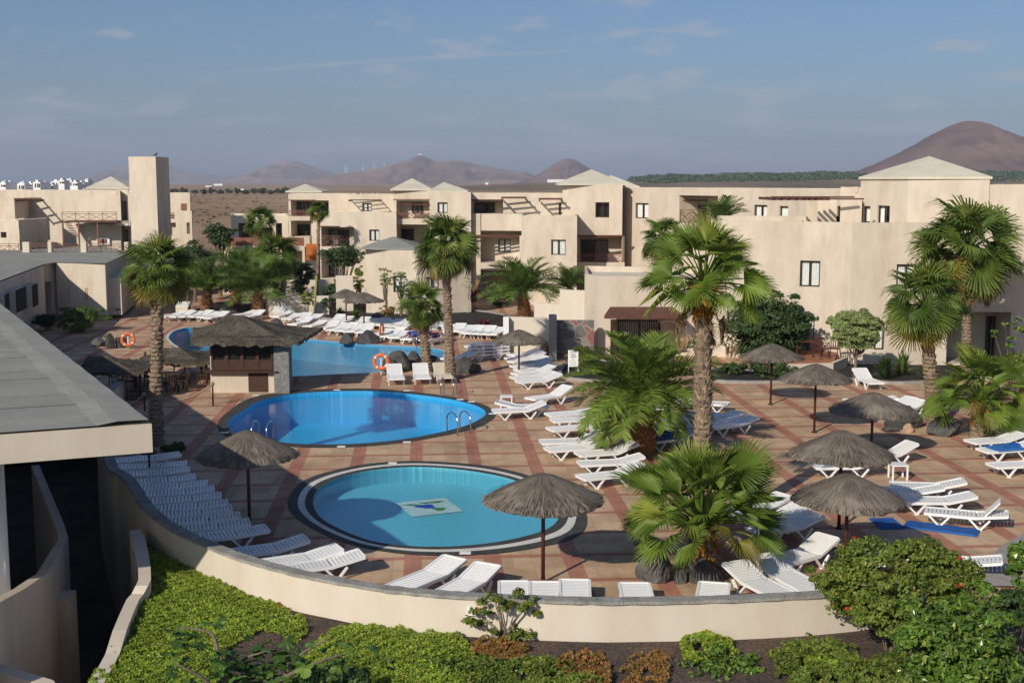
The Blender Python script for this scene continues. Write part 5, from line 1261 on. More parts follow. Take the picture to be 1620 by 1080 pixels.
# rope barrier
def rope(p0, p1, sag, label, posts=True):
    a, b_ = p0, p1; e = empty('rope_barrier', (a.x, a.y, 0), label=label, cat='rope barrier'); d = b_ - a; mb = MB(); pts = []
    for k in range(17):
        t = k / 16; pts.append((d.x * t, d.y * t, a.z + d.z * t - sag * 4 * t * (1 - t)))
    mb.tube(pts, .03, 6); mb.build('rope', M_rope, e, True)
    for t, z in ((0, a.z), (1, b_.z)):
        mb = MB(); mb.tube([(d.x * t, d.y * t, 0), (d.x * t, d.y * t, z + .05)], .035, 8); mb.build('post', M_wood, e, True)
    mb = MB(); mb.lathe([(.0, -.09), (.07, -.05), (.09, 0), (.07, .06), (0, .09)], (d.x, d.y, b_.z), 10); mb.build('knot', M_rope, e, True)
rope(P(243, 629, 46), P(336, 607, 46.6), .32, 'thick pale rope swagged between the palm trunk and the bar corner post')
rope(P(190, 641, 43), P(228, 624, 45.5), .12, 'short thick rope end in the shade beside the lattice screens')
# tables and chairs under the shelters
def chair(name, x, y, rz, label, mat, group=None, h=.88, arms=True, s=1.0):
    e = empty(name, (x, y, 0), rz, label, 'chair', group)
    mb = MB(); mb.box(-.24, .24, -.24, .24, .42, .46); mb.build('seat', mat, e)
    mb = MB()
    for k in range(5): xx = -.2 + k * .1; mb.bar((xx, .23, .46), (xx * 1.05, .30, h), .045, .02)
    mb.bar((-.25, .30, h), (.25, .30, h), .05, .05); mb.bar((-.24, .235, .5), (.24, .235, .5), .03, .03); mb.build('backrest', mat, e)
    for sx in (-1, 1):
        for sy in (-1, 1): mb = MB(); mb.bar((sx * .21, sy * .21, .42), (sx * .25, sy * .26, 0), .04); mb.build('leg', mat, e)
        if arms:
            mb = MB(); mb.bar((sx * .27, -.22, .66), (sx * .27, .27, .68), .05, .03); mb.bar((sx * .27, -.2, .64), (sx * .25, -.22, .44), .035); mb.build('armrest', mat, e)
    return e
def table(name, x, y, label, mat, w=.4, h=.72, round_=False, group=None, z=0):
    e = empty(name, (x, y, z), 0, label, 'table', group)
    mb = MB()
    if round_: mb.lathe([(0, h - .03), (w, h - .03), (w, h), (0, h)], n=24)
    else: mb.box(-w, w, -w, w, h - .035, h)
    mb.build('table_top', mat, e)
    for sx in (-1, 1):
        for sy in (-1, 1): mb = MB(); q_ = w * (.6 if round_ else .86); mb.bar((sx * q_, sy * q_, h - .036), (sx * q_, sy * q_, 0), .045); mb.build('leg', mat, e)
    return e
p = G(273, 617); table('bar_table', p.x, p.y, 'dark square table in the shade behind the palm trunk', M_wicker, .42)
for (x, y, rz, t) in ((270, 623, 3.1, 'dark wicker chair backing onto the rope at the shaded bar table'), (289, 617, 1.6 + 3.14, 'dark wicker armchair in profile at the sunny end of the bar table'), (240, 612, 1.57, 'dark wicker chair just behind the palm trunk by the bar')):
    p = G(x, y); chair('wicker_chair', p.x, p.y, rz, t, M_wicker, 'wicker chairs by the bar')
p = G(284, 594); chair('bar_stool', p.x, p.y, .3, 'tall brown bar stool standing in the sun between shelter and bar', M_wicker, h=1.1)
p = G(205, 620); chair('wicker_chair', p.x, p.y, 2, 'dark wicker chair deep in the shade beside the lattice screen', M_wicker, 'wicker chairs by the bar')
# patio furniture (stands on the raised patio .55)
for i, (x, t) in enumerate(((1299, 'brown plastic armchair on the patio, nearer the glass door'), (1319, 'brown plastic armchair on the patio, next to the pale round bush'))):
    p = G(x, 566, .55); cz = chair('plastic_chair', p.x, p.y, .4 - .9 * i, t, M_brownpl, 'brown plastic chairs on the patio'); cz.location.z = .551; cz.scale = (1, 1, 1)
p = G(1270, 563, .55); table('patio_table', p.x, p.y, 'brown plastic table before the curtained patio door', M_brownpl, .42, z=.551)
# small white side tables
for i, (x, y, t) in enumerate(((801, 644, 'small white side table at the tip of the deep blue pool'), (1420, 757, 'small white side table standing alone on the red-lined terrace'), (945, 702, 'small white side table beside the leaning life ring'), (1062, 651, 'white side table behind the date palm in the sun'), (1040, 664, 'low white side table beside the shaded loungers'), (950, 680, 'small white side table at the head of the third ladder lounger'))):
    p = G(x, y); table('side_table', p.x, p.y, t, M_white, .24, .45, group=None)
# white storage boxes
for x0, x1, yb, t in ((278, 297, 495, 'slanted white storage bin behind the remote loungers'), (431, 458, 503, 'slanted white storage bin at the start of the far double row')):
    p = G((x0 + x1) / 2, yb); w_ = (x1 - x0) / 2 * p.y / 1950; e = empty('storage_bin', (p.x, p.y, 0), 0, t, 'storage bin')
    mb = MB(); mb.add([(-w_, 0, 0), (w_, 0, 0), (w_, .8, 0), (-w_, .8, 0), (-w_, 0, .35), (w_, 0, .35), (w_, .8, .62), (-w_, .8, .62)], [(0, 1, 5, 4), (1, 2, 6, 5), (2, 3, 7, 6), (3, 0, 4, 7)]); mb.build('bin_body', M_offwhite, e)
    mb = MB(); mb.add([(-w_ - .03, -.03, .36), (w_ + .03, -.03, .36), (w_ + .03, .83, .64), (-w_ - .03, .83, .64), (-w_ - .03, -.03, .40), (w_ + .03, -.03, .40), (w_ + .03, .83, .68), (-w_ - .03, .83, .68)], [(3, 2, 1, 0), (4, 5, 6, 7), (0, 1, 5, 4), (1, 2, 6, 5), (2, 3, 7, 6), (3, 0, 4, 7)]); mb.build('lid', M_white, e)
# ---------- life rings on stands
def lifering(x, y, R_, zc_, rz, label, post=True, base=None):
    p = G(x, y); e = empty('life_ring', (p.x, p.y, 0), rz, label, 'life ring')
    mb = MB(); n, m_ = 32, 10; r = R_ * .19
    for i in range(n):
        a = 2 * math.pi * i / n
        for j in range(m_):
            b_ = 2 * math.pi * j / m_; q_ = R_ - r + r * math.cos(b_); mb.v.append((q_ * math.cos(a), r * .8 * math.sin(b_), zc_ + q_ * math.sin(a)))
    mb.n = n * m_
    for i in range(n):
        for j in range(m_): mb.f.append((i * m_ + j, ((i + 1) % n) * m_ + j, ((i + 1) % n) * m_ + (j + 1) % m_, i * m_ + (j + 1) % m_)); mb.m.append(1 if (i % 8) in (3, 4) and False else (1 if i % 8 == 4 else 0))
    mb.build('ring', [M_ring, M_paint], e, True)
    mb = MB(); pts = [((R_ + .02) * math.cos(2 * math.pi * k / 24), -.02 + .015 * math.sin(k), zc_ + (R_ + .02 + .015 * math.cos(k * 2)) * math.sin(2 * math.pi * k / 24)) for k in range(25)]
    mb.tube(pts, .01, 5); mb.build('grab_line', M_rope, e)
    mb = MB(); mb.tube([(0, .08, 0), (0, .08, zc_ + R_ * .9)], .03, 8); mb.build('post', M_paint, e)
    mb = MB(); mb.tube([(0, .0, zc_ - R_), (.05, -.02, zc_ - R_ - .15), (-.04, -.02, max(.05, zc_ - R_ - .3)), (.03, -.03, .03)], .02, 5); mb.build('rope_tail', M_rope, e)
    return e
lifering(603, 594, .37, .62, 0, 'orange and white life ring facing the viewer by the dark boulders')
lifering(203, 552, .37, .5, .2, 'orange life ring with a dark centre beside the left rock pile')
lifering(604, 539, .36, .62, 1.35, 'orange life ring seen edge-on at the lagoon near the flat rocks')
lifering(967, 706, .40, .78, 1.1, 'orange life ring leaning by the date palm and the side table')
# ---------- sign board with lines of writing
p = G(907, 592); e = empty('sign_board', (p.x, p.y, 0), 0, 'white notice board with printed lines beside the red flowers', 'sign')
a, b_ = P(900, 554, p.y), P(915, 580, p.y); mb = MB(); hw = (b_.x - a.x) / 2; mb.box(-hw, hw, 0, .03, b_.z, a.z); mb.build('board', M_paint, e)
for sx in (-1, 1): mb = MB(); mb.box(sx * hw - .02, sx * hw + .02, .03, .06, 0, a.z); mb.build('post', M_paint, e)
mb = MB()
for k, (w_, t) in enumerate(((.8, .035), (.5, .05), (.62, .05), (.3, .03), (.7, .02), (.6, .02), (.66, .02))):
    z = a.z - .07 - k * .095; n = int(w_ * 9)
    for j in range(n): xx = -hw * w_ + 2 * hw * w_ * j / n; mb.box(xx, xx + 2 * hw * w_ / n * .7, -.004, -.001, z - t, z)
mb.build('printed_lines', simple('print_ink', (.05, .04, .10), .7), e)
# urn
p = G(862, 566); e = empty('urn', (p.x, p.y, 0), 0, 'terracotta urn standing against the cream wall', 'urn')
mb = MB(); mb.lathe([(.0, .0), (.12, .0), (.17, .2), (.23, .42), (.21, .58), (.13, .68), (.12, .72), (.16, .76)], n=20); mb.build('jar_body', M_terra, e, True)
mb = MB(); mb.lathe([(.16, .76), (.17, .79), (.12, .79), (.11, .7)], n=20); mb.build('rim', M_terra, e, True)
# mushroom lamps
def mush(x, y, label, s=1.0):
    p = G(x, y); e = empty('garden_lamp', (p.x, p.y, 0), 0, label, 'garden lamp', 'black mushroom lamps')
    mb = MB(); mb.tube([(0, 0, 0), (0, 0, .78 * s)], .03, 8); mb.build('stem', M_black, e, True)
    mb = MB(); mb.lathe([(0, .90 * s), (.12, .89 * s), (.22, .84 * s), (.26, .77 * s), (.24, .75 * s), (0, .76 * s)], n=20); mb.build('lamp_shade', M_black, e, True)
mush(237, 757, 'black mushroom lamp standing among the shaded white loungers')
mush(186, 508, 'dark squat waste bin like post near the bushes by the service building', .9)
bpy.data.objects[[o.name for o in bpy.data.objects if o.get('label', '').startswith('dark squat')][0]]['label'] = 'black lamp post on the remote paving next to the service building bushes'
# tall yellow-green poles
for x, yt, yb, t in ((497, 436, 502, 'slim yellow-green pole rising from the gravel bed'),):
    p = G(x, yb); tp = P(x + 4, yt, p.y); mb = MB(); mb.tube([(0, 0, 0), (tp.x - p.x, 0, tp.z)], .07, 8); o = mb.build('pole', simple('yellow_green', (.26, .26, .07), .8), None, True, loc=(p.x, p.y, 0)); tag(o, t, 'pole')
p = P(251, 248, 90); 
# bird on tower
def bird(x, y, z, label):
    e = empty('bird', (x, y, z), 0, label, 'bird'); e.scale = (.6, .6, .6); mb = MB(); prof = [(0, 0), (.05, .02), (.09, .10), (.10, .2), (.07, .3), (.03, .36), (0, .38)]
    mb.v = []; mb.tube([(-.02, 0, .12), (.05, 0, .2), (.15, 0, .27), (.24, 0, .34), (.31, 0, .40), (.37, 0, .40), (.44, 0, .38)], [.02, .07, .11, .09, .06, .05, .008], 10)
    mb.tube([(-.30, 0, .08), (-.15, 0, .13), (.02, 0, .18)], [.02, .035, .05], 8)
    mb.build('body', M_black, e, True)
    for s in (-.04, .04): mb = MB(); mb.tube([(.14, s, .18), (.14, s, 0)], .012, 5); mb.build('leg', M_black, e)
bird(P(251, 248, 90).x - .35, 90.2, tower and P(203, 248, 90).z + .002, 'small dark bird perched on the top corner of the tall tower')
# electricity cover on the boundary wall
p = P(746, 965, 23.9); 
best = min(wall_line, key=lambda w_: abs(w_.x / w_.y - (746 - 810) / 1950))
e = tag((lambda mb: (mb.box(-.09, .09, -.03, .0, -.09, .09), mb.build('junction_box', M_paint, None, loc=(P(746, 965, best.y - .01).x, best.y - .012, P(746, 965, best.y).z)))[1])(MB()), 'small square white box on the cream wall beside the thin red-flowered shrub', 'junction box')

# ---------- rocks
def rock(x0, x1, yt, yb, label, mat=None, seed=0, flat=1.0, group=None, name='boulder'):
    import bmesh
    b_ = G((x0 + x1) / 2, yb - (yb - yt) * .12); sc_ = b_.y / 1950; w_ = (x1 - x0) / 2 * sc_; h_ = (yb - yt) * sc_ * 1.0
    bm = bmesh.new(); bmesh.ops.create_icosphere(bm, subdivisions=4, radius=1)
    sd = Vector((seed * 3.17, seed * 1.31, seed * .77)); rr = random.Random(seed)
    planes = []
    for k in range(15):
        v = Vector((rr.uniform(-1, 1), rr.uniform(-1, 1), rr.uniform(-.3, 1))).normalized(); planes.append((v, rr.uniform(.55, .85)))
    for v in bm.verts:
        c = v.co.copy()
        for pn, d in planes:
            t = c.dot(pn)
            if t > d: c -= pn * (t - d) * .92
        c *= 1 + .10 * noise.noise(c * 1.5 + sd) + .05 * noise.noise(c * 4 + sd) + .02 * noise.noise(c * 11 + sd)
        v.co = Vector((c.x * w_, c.y * w_ * .85, max(c.z, -.55) * h_ * .62 + h_ * .33))
    me = bpy.data.meshes.new(name); bm.to_mesh(me); bm.free(); me.materials.append(mat or M_rock)
    o = bpy.data.objects.new(name, me); link(o); o.location = (b_.x, b_.y + w_ * .3, 0)
    return tag(o, label, 'boulder', group)
for i, (x0, x1, yt, yb, t, m) in enumerate([
    (598, 630, 562, 592, 'low dark boulder right behind the facing life ring', None), (612, 655, 553, 591, 'largest dark angular boulder beside the three loungers', None), (640, 672, 556, 584, 'dark boulder wedged behind the large angular one', None),
    (660, 704, 560, 590, 'dark boulder at the foot of the stubby palm', None), (674, 698, 566, 580, 'pale boulder top at the foot of the stubby palm', M_paleock), (712, 756, 563, 594, 'dark boulder at the foot of the tall leaning palm', None), (738, 762, 572, 592, 'dark boulder at the end of the pile near the stacked loungers', None),
    (536, 564, 525, 546, 'flat dark rock on the lagoon edge, left of its larger neighbour', None), (560, 600, 522, 547, 'larger flat dark rock on the lagoon edge by the red buoy', None), (425, 448, 502, 519, 'dark rock beside the thatched bar roof edge', None),
    (1003, 1066, 856, 928, 'biggest grey boulder before the fan palm clump', M_greyrock), (1064, 1088, 896, 926, 'small round grey boulder between two big ones', M_greyrock), (1080, 1140, 884, 928, 'wide grey boulder under the hanging fans', M_greyrock), (1002, 1035, 850, 880, 'dark boulder tucked behind the biggest grey one', None), (1120, 1150, 895, 925, 'dark boulder half under the lowest fans', None), (1066, 1086, 880, 900, 'small pale boulder at the clump stem', M_paleock),
    (1400, 1462, 640, 682, 'dark boulder beside the parasol rim and a pale stone', None), (1426, 1448, 668, 686, 'pale orange stone leaning on the dark boulder', M_paleock), (1460, 1528, 658, 693, 'flat-topped grey boulder left of the broad fan palm', M_greyrock), (1564, 1612, 668, 690, 'grey boulder under the broad fan palm', M_greyrock), (1395, 1424, 672, 684, 'low dark stone at the rim of the terrace boulders', None),
    (143, 168, 533, 550, 'brown boulder in the shade of the far rock pile', M_greyrock), (163, 185, 528, 555, 'grey boulder in the middle of the far rock pile', None), (180, 200, 530, 553, 'dark boulder next to the ring with a dark centre', None),
    (312, 340, 488, 504, 'dark rock at the foot of the first feathery palm', None), (345, 375, 484, 500, 'dark rock between two feathery palms', None),
    (585, 612, 492, 508, 'dark rock in the gravel bed behind the far loungers', None)]):
    rock(x0, x1, yt, yb, t, m, i + 1)

# ---------- people
def person(name_label, joints, radii, edges, loc, rz, clothes, hair=None):
    """one skinned body; clothes are looser shells over runs of joints"""
    e = empty('person', loc, rz, name_label, 'person')
    def skinned(nm, js, es, rs, mat, sub=1):
        me = bpy.data.meshes.new(nm); me.from_pydata([joints[j] for j in js], [], []); me.from_pydata if False else None
        me = bpy.data.meshes.new(nm); idx = {j: i for i, j in enumerate(js)}
        me.from_pydata([joints[j] for j in js], [(idx[a], idx[b]) for a, b in es], [])
        me.materials.append(mat); o = bpy.data.objects.new(nm, me); link(o, e)
        m = o.modifiers.new('skin', 'SKIN')
        for i, j in enumerate(js): me.skin_vertices[0].data[i].radius = (rs[j], rs[j])
        me.skin_vertices[0].data[0].use_root = True
        s = o.modifiers.new('sub', 'SUBSURF'); s.levels = s.render_levels = 2
        dg = bpy.context.evaluated_depsgraph_get(); ev = o.evaluated_get(dg); nm_ = bpy.data.meshes.new_from_object(ev)
        o.modifiers.clear(); o.data = nm_; nm_.polygons.foreach_set('use_smooth', [True] * len(nm_.polygons))
        return o
    js = list(joints); skinned('body', js, edges, radii, M_skin)
    for nm, jj, ee, k, mt in clothes:
        rs = {j: radii[j] * k + .012 for j in jj}; skinned(nm, jj, ee, rs, mt)
    if hair:
        mb = MB(); c = Vector(joints['head']); mb.lathe([(0, .15), (.07, .14), (.115, .08), (.125, .0), (.11, -.07), (.09, -.08)], (c.x, c.y + .015, c.z + .0), 14); mb.build('hair', M_hair, e, True)
    return e
def stand_joints(bend=0.0):
    J = dict(pelvis=(0, 0, .95), waist=(0, 0, 1.1), chest=(0, -.0, 1.32), neck=(0, 0, 1.48), head=(0, -.02, 1.62), crown=(0, -.01, 1.70), face=(0, -.07, 1.60),
             shL=(-.18, 0, 1.42), elL=(-.24, .02, 1.13), haL=(-.24, -.08, .9), fgL=(-.24, -.11, .82), shR=(.18, 0, 1.42), elR=(.25, .02, 1.13), haR=(.24, -.1, .92), fgR=(.24, -.14, .84),
             hiL=(-.09, 0, .90), knL=(-.10, -.03, .48), anL=(-.10, .02, .08), toL=(-.10, -.15, .03), hiR=(.09, 0, .90), knR=(.10, .06, .48), anR=(.10, .12, .09), toR=(.10, -.04, .03))
    Rr = dict(pelvis=.15, waist=.13, chest=.16, neck=.055, head=.10, crown=.07, face=.06, shL=.065, elL=.042, haL=.03, fgL=.028, shR=.065, elR=.042, haR=.03, fgR=.028, hiL=.09, knL=.06, anL=.04, toL=.035, hiR=.09, knR=.06, anR=.04, toR=.035)
    E = [('pelvis', 'waist'), ('waist', 'chest'), ('chest', 'neck'), ('neck', 'head'), ('head', 'crown'), ('head', 'face'), ('chest', 'shL'), ('shL', 'elL'), ('elL', 'haL'), ('haL', 'fgL'), ('chest', 'shR'), ('shR', 'elR'), ('elR', 'haR'), ('haR', 'fgR'),
         ('pelvis', 'hiL'), ('hiL', 'knL'), ('knL', 'anL'), ('anL', 'toL'), ('pelvis', 'hiR'), ('hiR', 'knR'), ('knR', 'anR'), ('anR', 'toR')]
    return J, Rr, E
J, Rr, E = stand_joints()
top_ = ('shirt', ['chest', 'waist', 'shL', 'shR', 'pelvis'], [('chest', 'waist'), ('chest', 'shL'), ('chest', 'shR'), ('waist', 'pelvis')], 1.06)
bot_ = ('trousers', ['pelvis', 'hiL', 'hiR', 'knL', 'knR'], [('pelvis', 'hiL'), ('pelvis', 'hiR'), ('hiL', 'knL'), ('hiR', 'knR')], 1.12)
M_dkcloth = simple('dark_cloth', (.03, .03, .035), .9)
p = G(270, 494); person('person in a red top walking on the remote paving behind the palm trunk', J, Rr, E, (p.x, p.y + 2.0, 0), 2.6, [top_ + (M_redcloth,), bot_ + (M_dkcloth,)], True)
p = G(657, 528); person('person in a white top standing behind the stubby palm by the lagoon', J, Rr, E, (p.x, p.y, 0), 1.2, [top_ + (M_paint,), bot_ + (M_bluecloth,)], True)
# lying on loungers: along x, head towards +x with the raised back
def lying(lg, label, c1_, c2_):
    JL = dict(pelvis=(.10, 0, .46), waist=(.22, 0, .48), chest=(.42, 0, .56), neck=(.56, 0, .64), head=(.68, 0, .72), crown=(.75, 0, .75), face=(.67, 0, .79),
              shL=(.50, .19, .60), elL=(.30, .30, .50), haL=(.08, .27, .44), fgL=(0, .26, .43), shR=(.50, -.19, .60), elR=(.30, -.30, .50), haR=(.12, -.2, .56), fgR=(.06, -.12, .58),
              hiL=(.03, .09, .45), knL=(-.38, .12, .50 + .12), anL=(-.78, .10, .40), toL=(-.84, .11, .52), hiR=(.03, -.09, .45), knR=(-.40, -.11, .43), anR=(-.80, -.10, .40), toR=(-.86, -.10, .52))
    e = person(label, JL, Rr, E, (lg.location.x, lg.location.y, 0), lg.rotation_euler.z, [top_ + (c1_,), bot_ + (c2_,)], False)
    mb = MB(); mb.lathe([(0, .13), (.07, .12), (.115, .06), (.12, .0), (.10, -.05)], (.70, 0, .73), 14); mb.build('hair', M_hair, e, True)
lying(pl1, 'person in blue lying on a far lounger under the stubby palm', M_bluecloth, M_bluecloth)
lying(pl2, 'person in dark purple shorts lying on a far lounger beside the palm trunk', M_skin, simple('purple_cloth', (.07, .03, .10), .9))
# ================= PLANTS =================
def basis(d, up=(0, 0, 1)):
    d = np.array(d, float); d /= np.linalg.norm(d); up = np.array(up, float)
    if abs(d @ up) > .97: up = np.array([0, 1.0, 0])
    s = np.cross(up, d); s /= np.linalg.norm(s); u = np.cross(d, s)
    return np.stack([d, s, u], 1)       # columns: forward, side, up
def fan_leaf(rg, Lp, Rb, nseg=26, spread=118, bend=.5, split=.55, droop=.25, pet=.018):
    """one fan leaf: arching stalk along +X then pleated segments, tips split and hanging"""
    V, Fc = [], []
    # stalk
    npt = 5; hub = None
    for i in range(npt):
        t = i / (npt - 1); x = Lp * t; z = Lp * .10 * math.sin(t * math.pi / 2) - bend * .22 * Lp * t * t
        w_ = pet * (1.4 - .7 * t); V += [(x, -w_, z), (x, w_, z), (x, 0, z - w_)]
        if i: b_ = (i - 1) * 3; Fc += [(b_, b_ + 3, b_ + 4), (b_, b_ + 4, b_ + 1), (b_ + 1, b_ + 4, b_ + 5), (b_ + 1, b_ + 5, b_ + 2)]
        hub = np.array((x, 0, z))
    slope = -bend; ca, sa = math.cos(slope), math.sin(slope)
    n0 = len(V); V.append(tuple(hub))
    angs = np.linspace(-R(spread), R(spread), nseg + 1)
    for i, a in enumerate(angs):
        r = Rb * split * (1 - .18 * abs(a) / R(spread)); pz = (.03 if i % 2 else -.03) * Rb
        cup = .16 * Rb * abs(math.sin(a)); x, y, z = r * math.cos(a), r * math.sin(a), pz + cup
        V.append((hub[0] + x * ca - z * sa, y, hub[2] + x * sa + z * ca))
    for i in range(nseg):
        Fc.append((n0, n0 + 1 + i, n0 + 2 + i))
        am = (angs[i] + angs[i + 1]) / 2 + rg.uniform(-.03, .03); L = Rb * (1 - .22 * abs(am) / R(spread)) * rg.uniform(.88, 1.06)
        for tt, wf in ((.80, .45),):
            pass
        r2 = L * .84; dz = -droop * Rb * .30 * rg.uniform(.4, 1.4); dz2 = -droop * Rb * rg.uniform(.7, 1.8)
        cup = .12 * Rb * abs(math.sin(am))
        hw = (angs[i + 1] - angs[i]) * r2 * .22
        def pt(rr, off, dzz):
            x = rr * math.cos(am) - off * math.sin(am); y = rr * math.sin(am) + off * math.cos(am); z = cup + dzz
            return (hub[0] + x * ca - z * sa, y, hub[2] + x * sa + z * ca)
        k = len(V); V += [pt(r2, -hw, dz), pt(r2, hw, dz), pt(L, 0, dz2)]
        Fc += [(n0 + 1 + i, k, k + 1), (n0 + 1 + i, k + 1, n0 + 2 + i), (k, k + 2, k + 1)]
    return np.array(V), np.array(Fc)
def put(mb, V, Fc, d, p, scale=1.0, roll=0.0):
    B = basis(d)
    if roll:
        c_, s_ = math.cos(roll), math.sin(roll); V = V.copy(); y, z = V[:, 1] * c_ - V[:, 2] * s_, V[:, 1] * s_ + V[:, 2] * c_; V[:, 1], V[:, 2] = y, z
    W_ = (V * scale) @ B.T + np.array(p)
    mb.npadd(W_, Fc)
def trunk_mesh(mb, pts, rads, rough=.10, rings=70, n=14, rg=None):
    pts = catmull([Vector(p) for p in pts], 12, False); L = len(pts); rp = []; rr = []
    for i in range(rings):
        t = i / (rings - 1) * (L - 1); k = min(int(t), L - 2); rp.append(pts[k].lerp(pts[k + 1], t - k)); u = i / (rings - 1) * (len(rads) - 1); q_ = min(int(u), len(rads) - 2)
        rr.append(rads[q_] * (1 - (u - q_)) + rads[q_ + 1] * (u - q_))
    b_ = mb.n
    for i, (p, r) in enumerate(zip(rp, rr)):
        for k in range(n):
            a = 2 * math.pi * k / n + (i % 2) * math.pi / n; q_ = r * (1 + rg.uniform(-rough, rough) + (rough * .7 if i % 2 else -rough * .7)); mb.v.append((p.x + q_ * math.cos(a), p.y + q_ * math.sin(a), p.z)); mb.n += 1
    for i in range(rings - 1):
        for k in range(n): k2 = (k + 1) % n; mb.f.append((b_ + i * n + k, b_ + i * n + k2, b_ + (i + 1) * n + k2, b_ + (i + 1) * n + k)); mb.m.append(0)
    return rp, rr
def boots(mb, rp, rr, rg, n, size, lo=0.0, hi=1.0, up=.6):
    """stubs of old leaf bases standing off the trunk"""
    for k in range(n):
        t = rg.uniform(lo, hi) * (len(rp) - 1); i = int(t); p, r = rp[i], rr[i]; a = rg.uniform(0, 6.283)
        o_ = Vector((math.cos(a), math.sin(a), 0)); s_ = Vector((-math.sin(a), math.cos(a), 0)) * size * .45; base = p + o_ * r * .92
        tip = base + o_ * size * .55 + Vector((0, 0, size * up)); mb.add([base - s_, base + s_, tip, base + o_ * .02 + Vector((0, 0, -size * .3))], [(0, 1, 2), (0, 2, 3), (1, 3, 2)])
def fan_palm(base, cen, rpx, label, tr=(.17, .14), n=34, skirt=0, orange=0, seed=1, Yo=None, leafR=.62, young=False, elo=-45, ehi=85, zb=0, nseg=30, hang=(), lean=None, mat=None, trunk=True, bootn=160, droop=.22, bend=.6, rollv=.9, dying=5):
    rg = random.Random(seed); g = G(base[0], base[1], zb) if Yo is None else Vector((P(base[0], base[1], Yo).x, Yo, zb))
    Y = g.y; c = P(cen[0], cen[1], Y); Rw = rpx * Y / 1950
    e = empty('fan_palm', (g.x, g.y, g.z), 0, label, 'palm tree'); c = c - g
    if trunk:
        mid = Vector((c.x * .5 + (lean or 0), 0, c.z * .5)); mb = MB()
        rp, rr = trunk_mesh(mb, [(0, 0, -.1), tuple(mid), (c.x, 0, c.z - .1)], [tr[0] * 1.3, tr[0] * 1.02, tr[0] * .9, tr[1], tr[1] * 1.15], .13, max(24, int(c.z * 16)), 14, rg)
        nb = len(mb.m); boots(mb, rp, rr, rg, bootn // 2, .10, .0, 1); boots(mb, rp, rr, rg, bootn // 2, .16, .0, 1, .8); mb.m[nb:] = [1] * (len(mb.m) - nb); mb.build('trunk', [M_trunk, M_stub], e)
    mb = MB(); dm = MB(); ga = rg.uniform(0, 6)
    tmpl = [fan_leaf(rg, 1 - leafR + .12, leafR, nseg, rg.uniform(84, 112), rg.uniform(.10, bend), rg.uniform(.36, .5), droop * rg.uniform(.5, 1.5)) for _ in range(6)]
    for k in range(n):
        t = (k + .5) / n; el = R(ehi) + (R(elo) - R(ehi)) * t ** .85 + rg.uniform(-.12, .12); az = ga + k * 2.39996 + rg.uniform(-.25, .25)
        d = (math.cos(el) * math.cos(az), math.cos(el) * math.sin(az), math.sin(el)); V, Fc = tmpl[rg.randrange(6)]
        put(mb if k < n - dying or rg.random() < .3 else dm, V, Fc, d, (c.x, c.y, c.z), Rw * rg.uniform(.74, 1.08), rg.uniform(-rollv, rollv))
    mb.build('crown', mat or (M_fan_young if young else M_fan), e)
    if dm.n: dm.build('dying_fronds', M_fan_yel, e)
    if skirt:
        mb = MB()
        for k in range(skirt):
            az = rg.uniform(0, 6.283); el = R(rg.uniform(-86, -62)); V, Fc = tmpl[rg.randrange(6)]; V = V.copy(); V[:, 1] *= .35
            put(mb, V, Fc, (math.cos(el) * math.cos(az), math.cos(el) * math.sin(az), math.sin(el)), (c.x + .1 * math.cos(az), c.y + .1 * math.sin(az), c.z - .1), Rw * rg.uniform(.6, .95), rg.uniform(-1, 1))
        for (hx, hy, L_) in hang:
            q_ = P(hx, hy, Y) - g; V, Fc = tmpl[0]; V = V.copy(); V[:, 1] *= .22; V = V * 1.0; V[:, 0] -= V[:, 0].min()
            for m in range(3): put(mb, V, Fc, (.05 * m - .05, .05, -1), (q_.x + .05 * m, q_.y - .2, q_.z), L_, m)
            mb.tube([(c.x, c.y, c.z), ((c.x + q_.x) / 2 + (q_.x - c.x) * .3, c.y - .15, c.z + .1), (q_.x, q_.y - .2, q_.z)], .015, 5)
        mb.build('dead_fronds', M_skirt, e)
    if orange:
        mb = MB()
        for k in range(orange):
            a = rg.uniform(0, 6.283); z = c.z - rg.uniform(.0, .16) * Rw * 2.6; r = tr[1] * 1.2; L_ = rg.uniform(.18, .4)
            p = Vector((c.x + r * math.cos(a), c.y + r * math.sin(a), z)); o_ = Vector((math.cos(a), math.sin(a), rg.uniform(-1.6, .5))).normalized() * L_; s_ = Vector((-math.sin(a), math.cos(a), 0)) * .035
            mb.add([p - s_, p + s_, p + o_ + s_ * .3, p + o_ - s_ * .3], [(0, 1, 2, 3)])
        mb.build('frond_bases', M_orange, e)
    return e
